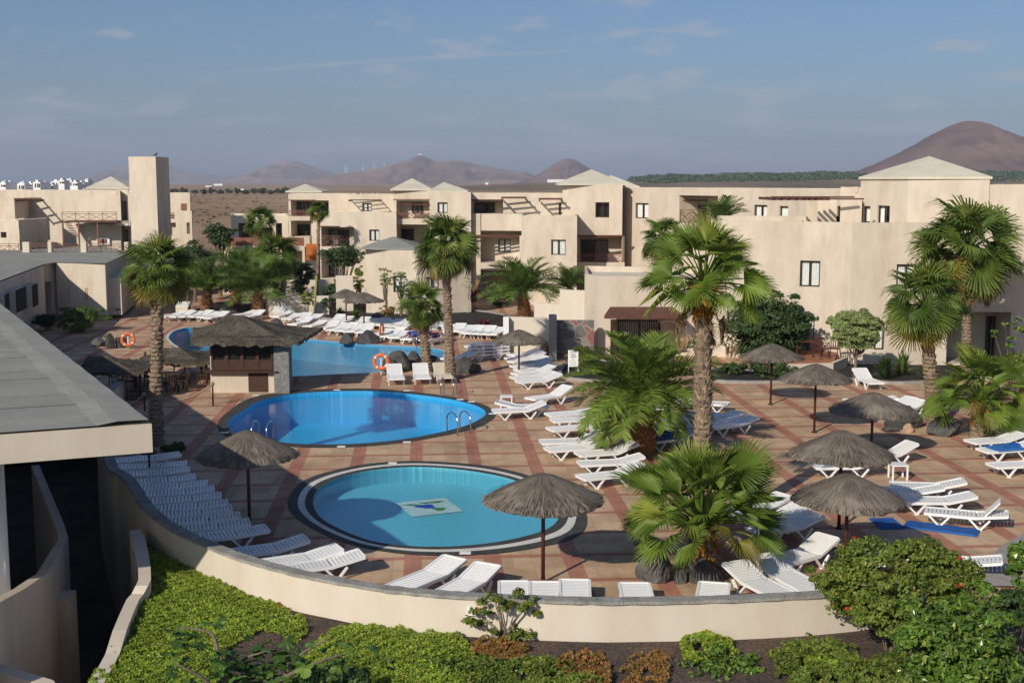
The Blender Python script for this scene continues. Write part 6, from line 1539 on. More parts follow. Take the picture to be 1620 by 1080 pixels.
def frond(rg, L, nl=34, arch=.5, lw=.03, ll=.34, vee=.5):
    V, Fc = [], []; pts = []
    for i in range(13):
        t = i / 12; th = .55 - arch * 1.9 * t
        if i == 0: p = np.array((0., 0., 0.))
        else: p = pts[-1][0] + np.array((math.cos(th), 0, math.sin(th))) * L / 12
        pts.append((p, th))
    for i, (p, th) in enumerate(pts):
        w_ = .022 * (1 - i / 13) + .004; V += [(p[0], -w_, p[2]), (p[0], w_, p[2])]
        if i: b_ = 2 * i - 2; Fc += [(b_, b_ + 2, b_ + 3), (b_, b_ + 3, b_ + 1)]
    for k in range(nl):
        t = .10 + .90 * (k + .5) / nl; x = t * 12; i = min(int(x), 11); f = x - i; p = pts[i][0] * (1 - f) + pts[i + 1][0] * f; th = pts[i][1]
        tx = np.array((math.cos(th), 0, math.sin(th))); up = np.array((-math.sin(th), 0, math.cos(th)))
        prof = ll * L * (.35 + .65 * math.sin(math.pi * min(1, t * .92 + .08)) ** .7) * rg.uniform(.85, 1.1)
        for s in (-1, 1):
            d = tx * rg.uniform(.6, .85) + np.array((0, s, 0)) * .75 + up * vee * rg.uniform(.1, .8); d /= np.linalg.norm(d)
            tip = p + d * prof + np.array((0, 0, -.16 * prof)); mid = p + d * prof * .5; w_ = tx * lw * L * .5
            q_ = len(V); V += [tuple(p - w_ * .6), tuple(p + w_ * .6), tuple(mid + w_), tuple(mid - w_), tuple(tip)]; Fc += [(q_, q_ + 1, q_ + 2), (q_, q_ + 2, q_ + 3), (q_ + 3, q_ + 2, q_ + 4)]
    return np.array(V), np.array(Fc)
def date_palm(base, cen, rpx, label, tr=.3, n=46, seed=1, Yo=None, zb=0, elo=-35, ehi=88, nl=34, orange=False, mat=None, trunk=True, arch=(.35, .75)):
    rg = random.Random(seed); g = G(base[0], base[1], zb) if Yo is None else Vector((P(base[0], base[1], Yo).x, Yo, zb)); Y = g.y; c = P(cen[0], cen[1], Y) - g; Rw = rpx * Y / 1950
    e = empty('date_palm', tuple(g), 0, label, 'palm tree')
    if trunk:
        mb = MB(); rp, rr = trunk_mesh(mb, [(0, 0, -.1), (c.x * .5, 0, c.z * .5), (c.x, 0, c.z)], [tr * 1.0, tr * 1.12, tr * .85, tr * .5], .06, 30, 16, rg)
        nr = max(5, int(c.z / .13))
        for i in range(nr):
            for k in range(13):
                a = 2 * math.pi * (k + (i % 2) * .5) / 13; t = i / nr; p = rp[int(t * 29)]; r = rr[int(t * 29)]; o_ = Vector((math.cos(a), math.sin(a), 0)); s_ = Vector((-math.sin(a), math.cos(a), 0)) * .065
                b_ = p + o_ * r * .96; mb.add([b_ - s_, b_ + s_, b_ + o_ * .10 + Vector((0, 0, .10)) + s_ * .5, b_ + o_ * .10 + Vector((0, 0, .10)) - s_ * .5, b_ + Vector((0, 0, -.09))], [(0, 1, 2, 3), (0, 3, 4), (1, 4, 2), (3, 2, 4)])
        mb.build('trunk', M_trunk2, e)
    tm = [frond(rg, 1.0, nl, rg.uniform(*arch)) for _ in range(7)]; mb = MB(); ga = rg.uniform(0, 6)
    for k in range(n):
        t = (k + .5) / n; el = R(ehi) + (R(elo) - R(ehi)) * t ** .9 + rg.uniform(-.1, .1) - .35 * math.cos(R(ehi) * t); az = ga + k * 2.39996
        V, Fc = tm[rg.randrange(7)]; put(mb, V, Fc, (math.cos(el) * math.cos(az), math.cos(el) * math.sin(az), math.sin(el)), (c.x + tr * .4 * math.cos(az), c.y + tr * .4 * math.sin(az), c.z), Rw * 1.12 * rg.uniform(.85, 1.08), rg.uniform(-.35, .35))
    mb.build('crown', mat or M_date, e)
    if orange:
        mb = MB()
        for k in range(60):
            az = rg.uniform(0, 6.283); el = R(rg.uniform(15, 80)); d = Vector((math.cos(el) * math.cos(az), math.cos(el) * math.sin(az), math.sin(el))); p = Vector((c.x, c.y, c.z - .1)) + Vector((d.x, d.y, 0)) * tr * .7; s_ = Vector((-math.sin(az), math.cos(az), 0)) * .03
            mb.add([p - s_, p + s_, p + d * .55 + s_ * .4, p + d * .55 - s_ * .4], [(0, 1, 2, 3)])
        mb.build('frond_bases', M_orange, e)
    return e

def leaves(mb, C, Nn, size, rg, elong=1.7, jitter=.7):
    """many folded leaf blades at the points C, roughly facing Nn"""
    n = len(C); Nn = Nn + rg.normal(0, jitter, (n, 3)); Nn /= np.linalg.norm(Nn, axis=1)[:, None]
    t = rg.normal(0, 1, (n, 3)); t -= Nn * np.sum(t * Nn, 1)[:, None]; t /= np.linalg.norm(t, axis=1)[:, None]; b_ = np.cross(Nn, t)
    s = (size * rg.uniform(.6, 1.25, n))[:, None]
    w = s / elong * .5
    base = C - t * s * .5; tip = C + t * s * .5 - Nn * s * .12; l = C + b_ * w - Nn * 0 + Nn * s * .06; r = C - b_ * w + Nn * s * .06
    V = np.stack([base, l, tip, r, C], 1).reshape(-1, 3); k = np.arange(n)[:, None] * 5
    Fc = np.concatenate([k + np.array([[0, 4, 1]]), k + np.array([[1, 4, 2]]), k + np.array([[2, 4, 3]]), k + np.array([[3, 4, 0]])], 1).reshape(-1, 3)
    mb.npadd(V, Fc)
def cloud(rx, ry, rz, lobes, per, rg, lr=(.28, .45), fill=.75, shell=(.55, 1.0)):
    """points and outward normals on the skins of many lobes spread through an ellipsoid"""
    C, Nn, LC = [], [], []
    for k in range(lobes):
        v = rg.normal(0, 1, 3); v /= np.linalg.norm(v); r = rg.uniform(.45, 1) ** .6 * fill; q = rg.uniform(*lr) * (rx * ry * rz) ** (1 / 3)
        if k > lobes * .86: r = rg.uniform(.95, 1.22); q *= .5; v[2] = abs(v[2]) * .8
        c = v * r * np.array((rx, ry, rz))
        d = rg.normal(0, 1, (per, 3)); d /= np.linalg.norm(d, axis=1)[:, None]; d[:, 2] = np.abs(d[:, 2]) * .9 + d[:, 2] * .1 - .25; d /= np.linalg.norm(d, axis=1)[:, None]
        rr = rg.uniform(*shell, per)[:, None] * q; C.append(c + d * rr * np.array((1, 1, .75))); Nn.append(d + v * .3 + np.array((0, 0, .5))); LC.append(c)
    return np.concatenate(C), np.concatenate(Nn), LC
def shrub(name, cat, label, x0, x1, yt, yb, Y, mat, leaf=.09, lobes=40, per=70, seed=1, trunk=.0, zb=None, dens=1, elong=1.7, flower=None, stems=5, lr=(.28, .45), fill=.75, ybase=None, branchmat=None, ry=None, group=None, jitter=.7):
    rg = np.random.default_rng(seed); a, b_ = P(x0, (yt + yb) / 2, Y), P(x1, (yt + yb) / 2, Y); zt, zl = P((x0 + x1) / 2, yt, Y).z, P((x0 + x1) / 2, yb, Y).z
    z0 = 0.0 if zb is None else zb; e = empty(name, ((a.x + b_.x) / 2, Y, z0), 0, label, cat, group)
    rx, rz = (b_.x - a.x) / 2 * .92, (zt - zl) / 2 * .94; ry = ry or rx * .8; cz = (zt + zl) / 2 - z0
    C, Nn, LC = cloud(rx, ry, rz, int(lobes * 1.5), int(per * (1.3 if per > 40 else 1.0)), rg, lr, fill); C[:, 2] += cz; ok = C[:, 2] > .02; C, Nn = C[ok], Nn[ok]
    mb = MB(); leaves(mb, C, Nn, leaf, rg, elong, jitter); mb.build('crown' if trunk else 'foliage', mat, e)
    mb = MB(); th = trunk or .03
    if trunk:
        mb.tube([(0, 0, -.1), (.05, 0, cz * .4), (0, 0, cz * .95)], [th, th * .8, th * .5], 8)
    for k, c in enumerate(LC[:max(stems, 3) * 2]):
        s0 = (0, 0, cz * .45) if trunk else (rg.uniform(-.15, .15) * rx, rg.uniform(-.1, .1), -.05); m = (c[0] * .45, c[1] * .45, (cz + c[2]) * .55); mb.tube([s0, m, (c[0], c[1], c[2] + cz)], [th * .55, th * .4, th * .15], 5)
    mb.build('trunk' if trunk else 'stems', branchmat or M_bark, e)
    if flower:
        mb = MB(); k = rg.choice(len(C), flower, replace=False); P_ = C[k] + Nn[k] / np.linalg.norm(Nn[k], axis=1)[:, None] * leaf * .4
        leaves(mb, np.repeat(P_, 4, 0) + rg.normal(0, .02, (flower * 4, 3)), np.repeat(Nn[k], 4, 0), leaf * 1.1, rg, 1.1); mb.build('blossom', M_flower, e)
    return e
def spiky(name, cat, label, x, yb, rpx, hpx, n, mat, seed=1, Y=None, w=.05, zb=0, arch=.5):
    rg = random.Random(seed); g = G(x, yb, zb) if Y is None else Vector((P(x, yb, Y).x, Y, zb)); s_ = g.y / 1950; e = empty(name, tuple(g), 0, label, cat); mb = MB(); Rr_, Hh = rpx * s_, hpx * s_
    for k in range(n):
        az = rg.uniform(0, 6.283); t = rg.random(); el = R(20 + 68 * (1 - t)); L = math.hypot(Rr_ * math.cos(el), Hh * math.sin(el)) * rg.uniform(.75, 1.1); d = Vector((math.cos(az), math.sin(az), 0)); s = Vector((-math.sin(az), math.cos(az), 0)) * w * rg.uniform(.7, 1.2)
        p0 = d * .03; p1 = d * L * math.cos(el) * .5 + Vector((0, 0, L * math.sin(el) * .6)); p2 = d * L * math.cos(el) + Vector((0, 0, L * math.sin(el) * (1 - arch * t * .6)))
        mb.add([p0 - s * .5, p0 + s * .5, p1 + s, p1 - s, p2], [(0, 1, 2, 3), (3, 2, 4)])
    mb.build('leaves', mat, e); mb = MB(); mb.tube([(0, 0, -.05), (0, 0, .12)], .06, 8); mb.build('stem', M_bark, e); return e

M_date_y = leafmat('young_date_frond', (.11, .19, .03), (.21, .29, .05), (.34, .36, .08), .42)
# --- palms
fan_palm((246, 704), (250, 428), 64, 'tall fan palm between the grey roof and the pool bar, its old fans browning', (.21, .19), 40, 16, 60, seed=11, elo=-60, dying=11)
fan_palm((713, 601), (704, 390), 58, 'tallest slim fan palm at the lagoon tip with dead fans hanging down one side', (.20, .17), 44, 26, 0, seed=12, elo=-58, hang=((742, 400, .9), (750, 430, .8)))
fan_palm((677, 588), (666, 482), 44, 'stubby fan palm with orange dead fans at the lagoon tip', (.20, .22), 34, 14, 120, seed=13, elo=-60)
fan_palm((1112, 838), (1112, 448), 112, 'big mid-deck fan palm with an orange collar and brown hanging dead fans', (.21, .19), 33, 6, 300, seed=24, elo=-28, ehi=80, young=True, nseg=42, hang=((1075, 500, .8), (1152, 520, .7)), leafR=.52, bootn=900, droop=.12, bend=.45, rollv=1.1, Yo=29, dying=3)
fan_palm((1095, 912), (1112, 830), 156, 'spreading fan palm clump growing among the grey boulders', (.2, .2), 62, 0, 120, seed=15, elo=-8, ehi=80, young=True, nseg=48, leafR=.44, droop=.06, bend=.35, rollv=1.0, dying=2)
fan_palm((1528, 604), (1530, 396), 94, 'tallest fan palm before the big blank block with ragged straw-coloured fans', (.20, .17), 46, 36, 0, seed=16, elo=-62, hang=((1560, 440, 1.3),), dying=12)
fan_palm((1480, 672), (1462, 484), 78, 'dark bushy fan palm leaning left of the tallest ragged one', (.26, .2), 48, 0, 0, seed=17, elo=-52)['label'] if False else fan_palm((1480, 672), (1462, 484), 78, 'dark bushy fan palm leaning beside the tallest ragged one', (.26, .2), 48, 0, 0, seed=17, elo=-52)
fan_palm((1546, 694), (1552, 632), 92, 'broad low fan palm touching the ground among boulders at the picture edge', (.25, .22), 44, 0, 80, seed=18, elo=-25, ehi=78, young=True, nseg=40, leafR=.46, droop=.1, bend=.4, rollv=1.0)
fan_palm((1050, 560), (1050, 378), 44, 'fan palm behind the pool building, seen above its roof', (.17, .15), 40, 18, 0, seed=19, Yo=74, elo=-60)
fan_palm((411, 500), (412, 352), 30, 'small-headed fan palm rising over the brown terrace screen', (.16, .14), 36, 6, 0, seed=20, Yo=88, elo=-55)
fan_palm((436, 500), (436, 408), 44, 'dense fan palm just before the brown terrace screen', (.18, .16), 38, 0, 0, seed=21, Yo=82, elo=-55)
fan_palm((503, 500), (504, 333), 19, 'thin far fan palm against the balcony of the small pyramid block', (.12, .10), 30, 6, 0, seed=22, Yo=88, elo=-60)
date_palm((1018, 718), (1014, 626), 112, 'feathery date palm with a stout scaly trunk beside the lounger ladder', .34, 50, seed=31, elo=-28, nl=46, orange=True, arch=(.55, .95), mat=M_date_y)
date_palm((326, 497), (328, 458), 54, 'feathery palm on the remote side nearest the service building', .34, 40, seed=32, elo=-10, nl=26)
date_palm((408, 499), (408, 462), 60, 'feathery palm in the gravel before the terraced house', .36, 42, seed=33, elo=-10, nl=26)
date_palm((372, 490), (378, 430), 46, 'feathery palm behind and between the two remote ones', .3, 38, seed=34, Yo=84, elo=-15, nl=24)
date_palm((830, 500), (828, 462), 62, 'feathery palm standing above the stepped cream walls', .36, 44, seed=35, Yo=76, elo=-12, nl=28)
date_palm((903, 480), (902, 456), 40, 'feathery palm peeping over the middle step of the cream wall', .3, 36, seed=36, Yo=80, elo=-10, nl=26)
date_palm((1143, 480), (1140, 352), 42, 'feathery palm whose top shows above the big blank front', .2, 30, seed=37, Yo=72, elo=10, nl=26)
# --- trees
shrub('broadleaf_tree', 'tree', 'large dark green tree beside the curtained patio door', 1142, 1284, 452, 590, 57, M_dkleaf, .17, 80, 110, 41, trunk=.12, fill=.85)
shrub('round_tree', 'tree', 'pale green ball-shaped tree on a single short trunk', 1309, 1399, 483, 562, 53, M_variegated, .10, 90, 220, 42, trunk=.08, lr=(.26, .40), fill=.8)
shrub('broadleaf_tree', 'tree', 'dark round tree before the sheltered balcony', 504, 582, 384, 432, 86, M_dkleaf, .16, 34, 60, 43, trunk=.12)
shrub('broadleaf_tree', 'tree', 'dark tree top rising over the low terrace behind the tall tower', 318, 374, 348, 400, 92, M_dkleaf, .18, 30, 60, 44, trunk=.15)
shrub('broadleaf_tree', 'tree', 'widest dark tree in the shade just beside the tall fan palm crown', 268, 345, 372, 452, 88, M_dkleaf, .18, 40, 70, 45, trunk=.15)
shrub('slim_tree', 'tree', 'slim sparse grey-leaved tree before the cream garden house', 597, 622, 412, 468, 77, M_variegated, .12, 12, 40, 46, trunk=.10)
shrub('slim_tree', 'tree', 'slim sparse grey-leaved tree touching the garden house window', 620, 648, 420, 470, 78, M_variegated, .12, 12, 36, 47, trunk=.10)
shrub('bare_tree', 'tree', 'pale bare-stemmed tree behind the tallest slim palm', 728, 752, 425, 470, 80, M_variegated, .09, 6, 14, 48, trunk=.045, branchmat=simple('pale_bark', (.42, .38, .32), .9), stems=4)
shrub('red_shrub', 'shrub', 'dark red bougainvillea in the gravel behind the tallest slim palm', 712, 770, 446, 488, 82, M_redleaf, .14, 20, 45, 49, trunk=.06)
shrub('yellow_shrub', 'shrub', 'yellow-green climber against the garden house corner', 556, 580, 418, 470, 82, M_bush, .13, 16, 50, 50)
shrub('yellow_shrub', 'shrub', 'yellow-green climber beside the patterned brown fence', 522, 540, 436, 468, 83, M_bush, .13, 10, 50, 51)
shrub('shrub', 'shrub', 'dark shrub between the feathery palm and the yellow-green pole', 425, 452, 448, 490, 80, M_dkleaf, .15, 14, 50, 52)
shrub('shrub', 'shrub', 'round green shrub by the yellow-green pole', 474, 497, 455, 490, 78, M_bush, .13, 12, 50, 53)
shrub('shrub', 'shrub', 'low olive hedge bush behind the white garden wall', 455, 500, 446, 466, 84, M_bush, .13, 14, 40, 54)
shrub('euphorbia', 'plant', 'upright cactus-like shrub left of the two grey parasols', 504, 526, 465, 498, 77, M_dkleaf, .22, 9, 26, 55, elong=4)
spiky('agave', 'plant', 'spiky agave under the smaller grey parasol', 538, 500, 24, 16, 60, M_date, 56, w=.05)
spiky('agave', 'plant', 'spiky agave between the two grey parasol poles', 562, 503, 20, 16, 60, M_date, 57, w=.05)
shrub('rusty_shrub', 'shrub', 'low reddish dry shrub behind the far lounger row', 590, 636, 482, 502, 74, M_rust, .12, 14, 40, 58)
shrub('fern_bush', 'bush', 'ferny green bush against the pale wall of the service building', 82, 166, 480, 533, 70, M_date, .22, 40, 60, 59, elong=4)
shrub('fern_bush', 'bush', 'dark low bush in shade beside the windows of the service building', 52, 96, 494, 522, 71, M_dkleaf, .2, 20, 50, 60, elong=3)
shrub('flower_bush', 'bush', 'bush with red flowers before the crazy paving panel', 886, 948, 545, 590, 57.5, M_bush, .11, 26, 60, 61, flower=14)
shrub('flower_bush', 'bush', 'leafy bush behind the date palm under the glass doors', 1030, 1085, 548, 592, 56.5, M_bush, .11, 22, 60, 62, flower=6)
shrub('shrub', 'shrub', 'wide dark green shrub under the large dark tree', 1172, 1262, 562, 604, 53.3, M_dkleaf, .11, 26, 60, 63)
shrub('shrub', 'shrub', 'dark leafy shrub between the tall trunk and the nearest bed parasol', 1130, 1180, 572, 602, 54, M_dkleaf, .12, 18, 60, 64)
for i, (x0, x1, yt, yb, t) in enumerate(((1380, 1418, 560, 600, 'spiky bird-of-paradise plant left of its bigger twin in the bed'), (1408, 1446, 552, 594, 'bigger spiky bird-of-paradise plant in the bed'), (1445, 1490, 566, 602, 'spiky bird-of-paradise plant behind the leaning palm trunk'))):
    spiky('bird_of_paradise', 'plant', t, (x0 + x1) / 2, yb, (x1 - x0) * .62, (yb - yt) * 1.1, 110, M_dkleaf if i == 0 else M_date, 70 + i, w=.05)
for i, (x, y, r_) in enumerate(((1568, 508, 11), (1596, 518, 12), (1612, 538, 12), (1566, 527, 8), (1584, 553, 10), (1618, 510, 9))):
    pass
shrub('rubber_plant', 'tree', 'open broad-leaved plant against the cream wall at the picture edge', 1560, 1640, 492, 560, 50, M_glossy, .17, 9, 26, 73, trunk=.03, lr=(.14, .24))
shrub('hedge', 'hedge', 'low grey-green hedge behind the broad low fan palm', 1560, 1660, 556, 606, 49, M_bush, .12, 30, 60, 74)
shrub('red_shrub', 'shrub', 'small red-leaved shrub by the kerb before the white wall end', 752, 778, 503, 520, 72, M_redleaf, .12, 9, 30, 75)
shrub('shrub', 'shrub', 'dark leafy plant at the foot of the tall fan palm by the grey roof', 250, 300, 700, 722, 38.5, M_dkleaf, .14, 16, 40, 76)
shrub('shrub', 'shrub', 'small leafy plant on top of the far rock pile', 163, 182, 526, 540, 65, M_bush, .1, 8, 30, 77, zb=.0)
shrub('broadleaf_tree', 'tree', 'broad dark tree in shade behind the first feathery palm', 255, 335, 395, 470, 84, M_dkleaf, .18, 40, 70, 110, trunk=.15)
shrub('broadleaf_tree', 'tree', 'dark leafy tree between the dense fan palm and the orange panel', 452, 500, 405, 462, 86, M_dkleaf, .17, 30, 70, 111, trunk=.12)
shrub('broadleaf_tree', 'tree', 'dark tree filling the gap between the two remote feathery palms', 345, 400, 410, 475, 87, M_dkleaf, .17, 30, 70, 112, trunk=.12)
shrub('shrub', 'shrub', 'low dark hedge shrub beneath the slim far fan palm', 505, 545, 445, 482, 82, M_dkleaf, .14, 18, 60, 113)
shrub('shrub', 'shrub', 'leafy shrub against the dark entrance behind the low cream wall', 770, 815, 452, 492, 84, M_dkleaf, .14, 18, 60, 114)
shrub('shrub', 'shrub', 'dark shrub beside the garden house corner nearest the tallest slim palm', 690, 722, 448, 490, 81, M_redleaf, .13, 14, 50, 115)
# --- front garden
def cover(name, label, px, n, mat, leaf, h=.16, seed=1, z=.02, kind=None, bump=.6, patchy=0):
    """leaf carpet over a patch of ground"""
    rg = np.random.default_rng(seed); lp = catmull([G(x, y, z) for x, y in px], 4); xs = np.array([p.x for p in lp]); ys = np.array([p.y for p in lp])
    P_ = []
    while sum(len(q) for q in P_) < n:
        q = np.stack([rg.uniform(xs.min(), xs.max(), n), rg.uniform(ys.min(), ys.max(), n)], 1); ins = np.zeros(n, bool); j = len(xs) - 1
        for i in range(len(xs)):
            c_ = ((ys[i] > q[:, 1]) != (ys[j] > q[:, 1])) & (q[:, 0] < (xs[j] - xs[i]) * (q[:, 1] - ys[i]) / (ys[j] - ys[i] + 1e-12) + xs[i]); ins ^= c_; j = i
        P_.append(q[ins])
    q = np.concatenate(P_)[:n]
    d = np.min(np.hypot(q[:, None, 0] - xs[None, ::3], q[:, None, 1] - ys[None, ::3]), 1)
    keep = np.array([(noise.noise(Vector((a * 2.2, b_ * 2.2, seed))) * .5 + dd * 2.2 > -.02 + .3 * (rg.random() - .5)) if patchy == 0 else (noise.noise(Vector((a * 4, b_ * 4, seed))) * .9 + min(dd * 1.5, .4) + .35 * (rg.random() - .5) > .25) for a, b_, dd in zip(q[:, 0], q[:, 1], d)]); q, d = q[keep], d[keep]; n = len(q)
    hh = h * np.clip(d / .45, 0, 1) ** .7 * (1 + bump * np.sin(q[:, 0] * 3.1 + 1.3 * np.sin(q[:, 1] * 2.3)) * np.cos(q[:, 1] * 2.7 + np.sin(q[:, 0] * 1.9))) + .04 * np.sin(q[:, 0] * 17) * np.cos(q[:, 1] * 15)
    C = np.column_stack([q, z + hh * rg.uniform(.55, 1.05, n) + .02]); c0 = C.mean(0); mb = MB(); leaves(mb, C - np.array((c0[0], c0[1], z)), np.tile((0, -.15, .9), (n, 1)), leaf, rg, 1.25, .55)
    o = mb.build(name, mat, loc=(c0[0], c0[1], z)); tag(o, label if not kind else None, None if kind else 'ground cover', kind=kind)
    return o
cover('ground_cover', 'wide bright green carpet of creeping leaves beside the sunken passage', [(226,872),(262,880),(300,893),(345,913),(395,932),(425,948),(440,962),(478,978),(487,1000),(466,1018),(440,1006),(410,1000),(395,1012),(360,1030),(330,1100),(145,1110),(176,1034),(204,992),(209,950),(226,925)], 60000, M_cover, .046, .11, seed=81, bump=.25)
cover('ground_cover', 'second bright green carpet of creeping leaves below the middle of the long wall', [(512,1006),(560,990),(600,992),(660,1002),(720,1006),(748,1030),(752,1062),(740,1110),(470,1110),(470,1060),(492,1030)], 27000, M_cover, .046, .11, seed=82, bump=.25)
cover('ground_cover', 'small yellow-green tuft spilling down the soil near the wall', [(1078,1016),(1110,1004),(1150,1008),(1162,1030),(1170,1050),(1090,1050)], 6500, M_cover, .07, .14, seed=83, patchy=.45)
cover('ground_cover', 'yellow-green feathery patch left of the big hibiscus stems', [(1232,1030),(1270,1015),(1330,1018),(1360,1040),(1370,1100),(1240,1100)], 11000, M_bush, .07, .16, seed=84, patchy=.45)
cover('ground_cover', 'rusty red and orange creeping succulents under the thin red-flowered shrub', [(748,1018),(800,1012),(835,1030),(830,1062),(790,1080),(755,1050)], 5200, M_rust, .07, .12, seed=85, patchy=.45)
cover('ground_cover', 'rusty orange succulent mound on bare dark soil', [(888,1042),(920,1030),(955,1040),(966,1062),(955,1100),(885,1100)], 6000, M_rust, .07, .14, seed=86, patchy=.45)
shrub('rusty_shrub', 'shrub', 'rusty low shrub with red tips beside the bare reddish soil patch', 905, 965, 1022, 1072, 21.9, M_rust, .07, 24, 46, 120, zb=.02)
shrub('rusty_shrub', 'shrub', 'rusty straggling plant around the thin red-flowered shrub stems', 775, 850, 1012, 1062, 21.9, M_rust, .07, 24, 36, 121, zb=.02)
shrub('shrub', 'shrub', 'olive feathery shrub at the end of the bare soil, left of the hibiscus stems', 1222, 1320, 1008, 1100, 21.2, M_bush, .06, 40, 70, 122, zb=.02)
shrub('shrub', 'shrub', 'round yellow-green leafed shrub below the hibiscus edge', 1270, 1345, 1028, 1110, 20.6, M_cover, .09, 26, 60, 123, zb=.02)
cover('ground_cover', 'low mixed green creeper filling the bottom edge below the thin red-flowered shrub', [(738,1050),(800,1044),(880,1050),(935,1062),(940,1110),(735,1110)], 9000, M_bush, .06, .16, seed=130, patchy=.4)
cover('ground_cover', 'straggling reddish creeper on the bare soil beside the low glossy bush', [(985,1052),(1035,1030),(1060,1040),(1050,1090),(985,1095)], 3200, M_rust, .055, .08, seed=131, patchy=.4)
cover('ground_cover', 'narrow strip of yellowing creeper at the corner of the long wall', [(418,940),(445,944),(462,955),(448,965),(425,955)], 900, M_rust, .05, .1, seed=87)
shrub('hibiscus', 'shrub', 'thin shrub with a few red flowers leaning on the middle of the cream wall', 724, 872, 925, 1024, 22.1, M_bush, .085, 26, 44, 91, zb=.02, flower=7, stems=9, lr=(.16, .26), fill=.9, ry=.35)
shrub('hibiscus', 'shrub', 'big dense hibiscus bush covering the end of the long wall', 1288, 1562, 852, 1012, 21.6, M_bush, .08, 190, 95, 92, zb=.02, flower=22, stems=12, fill=1.0, lr=(.13, .24), ry=1.1)
shrub('glossy_bush', 'bush', 'bright glossy-leaved bush in the bottom corner', 1392, 1640, 948, 1130, 18.0, M_glossy, .12, 60, 90, 93, zb=.02, stems=8, elong=2.1, ry=1.0)
shrub('glossy_bush', 'bush', 'yellow-green upright sprays above the glossy bush', 1500, 1600, 905, 1010, 18.6, M_glossy, .12, 14, 30, 94, zb=.02, stems=8, elong=2.2, lr=(.14, .24))
shrub('sea_grape', 'tree', 'yellowing round-leaved shrub cut by the picture edge beside the grey path', 1588, 1660, 838, 945, 21, M_glossy, .13, 16, 40, 95, zb=.02, elong=1.15, trunk=.04)
shrub('shrub', 'shrub', 'dark green shrub behind the glossy bush below the grey path', 1555, 1660, 925, 1010, 20.3, M_dkleaf, .08, 30, 90, 96, zb=.02)
shrub('glossy_bush', 'bush', 'low glossy bush at the bottom edge beside bare reddish soil', 1040, 1225, 1030, 1130, 20.8, M_glossy, .11, 46, 60, 97, zb=.02, elong=1.9)
shrub('glossy_bush', 'bush', 'row of leafy shoots at the bottom edge under the second green carpet', 590, 905, 1034, 1130, 20.6, M_glossy, .11, 70, 50, 98, zb=.02, elong=1.7, ry=.6)
shrub('shrub', 'shrub', 'green leafy mass below the big hibiscus stems', 1330, 1480, 1030, 1120, 19.4, M_bush, .08, 40, 90, 99, zb=.02)
shrub('shrub', 'shrub', 'dark shrub in its own shade under the broad fig leaves', 420, 600, 1050, 1130, 19.5, M_dkleaf, .10, 30, 60, 100, zb=.02)
shrub('silver_shrub', 'shrub', 'small silvery shrub behind the low glossy bush', 1170, 1225, 1030, 1070, 21.6, M_variegated, .05, 16, 60, 101, zb=.02)
def figtree():
    rg = random.Random(5); Yf = 13.0; g = P(390, 1300, Yf); e = empty('fig_tree', (g.x, Yf, .02), 0, 'near fig branch with broad lobed leaves crossing the bottom edge', 'tree')
    import bmesh
    mb = MB(); tm = MB(); o = e.location
    def pt(x, y, dy=0.0): q_ = P(x, y, Yf + dy); return Vector((q_.x - o.x, q_.y - o.y, q_.z - o.z))
    root = Vector((0, 0, -.2)); brs = [[root, pt(390, 1180), pt(365, 1090, .1), pt(345, 1030, .2), pt(332, 1000, .3), pt(285, 992, .3)], [root, pt(390, 1150), pt(440, 1080, -.1), pt(500, 1048), pt(560, 1030, .2)], [root, pt(400, 1160), pt(430, 1100, .2), pt(470, 1040, .4), pt(520, 1010, .4)], [root, pt(380, 1150, -.2), pt(330, 1080, -.4), pt(280, 1050, -.5)], [root, pt(385, 1120, .2), pt(380, 1050, .2), pt(420, 1030, .2)]]
    for b_ in brs: q_ = catmull(b_, 4, False); tm.tube(q_, [.05 - .042 * i / (len(q_) - 1) for i in range(len(q_))], 7)
    tm.build('trunk', M_bark, e, True)
    outline = []
    for k in range(30):
        a = -math.pi + 2 * math.pi * k / 30; r = .55 + .45 * abs(math.cos(1.5 * a)) ** .7 if abs(a) < 2.3 else .42
        outline.append((r * math.cos(a), r * math.sin(a)))
    for k in range(190):
        b_ = brs[rg.randrange(5)]; q_ = catmull(b_, 4, False); t = q_[rg.randrange(9, len(q_))]; c = t + Vector((rg.uniform(-.45, .45), rg.uniform(-.35, .35), rg.uniform(-.34, .12)))
        s_ = rg.uniform(.07, .125); az = rg.uniform(0, 6.28); V = np.array([(x * s_ + s_ * .5, y * s_, -.22 * s_ * (x * x + y * y) + rg.uniform(-.01, .01)) for x, y in outline] + [(s_ * .5, 0, 0)]); Fc = np.array([(i, (i + 1) % 30, 30) for i in range(30)])
        el = rg.uniform(-.7, .25); put(mb, V, Fc, (math.cos(az) * math.cos(el), math.sin(az) * math.cos(el), math.sin(el)), tuple(c), 1, rg.uniform(-.5, .5))
    mb.build('crown', M_fig, e)
figtree()
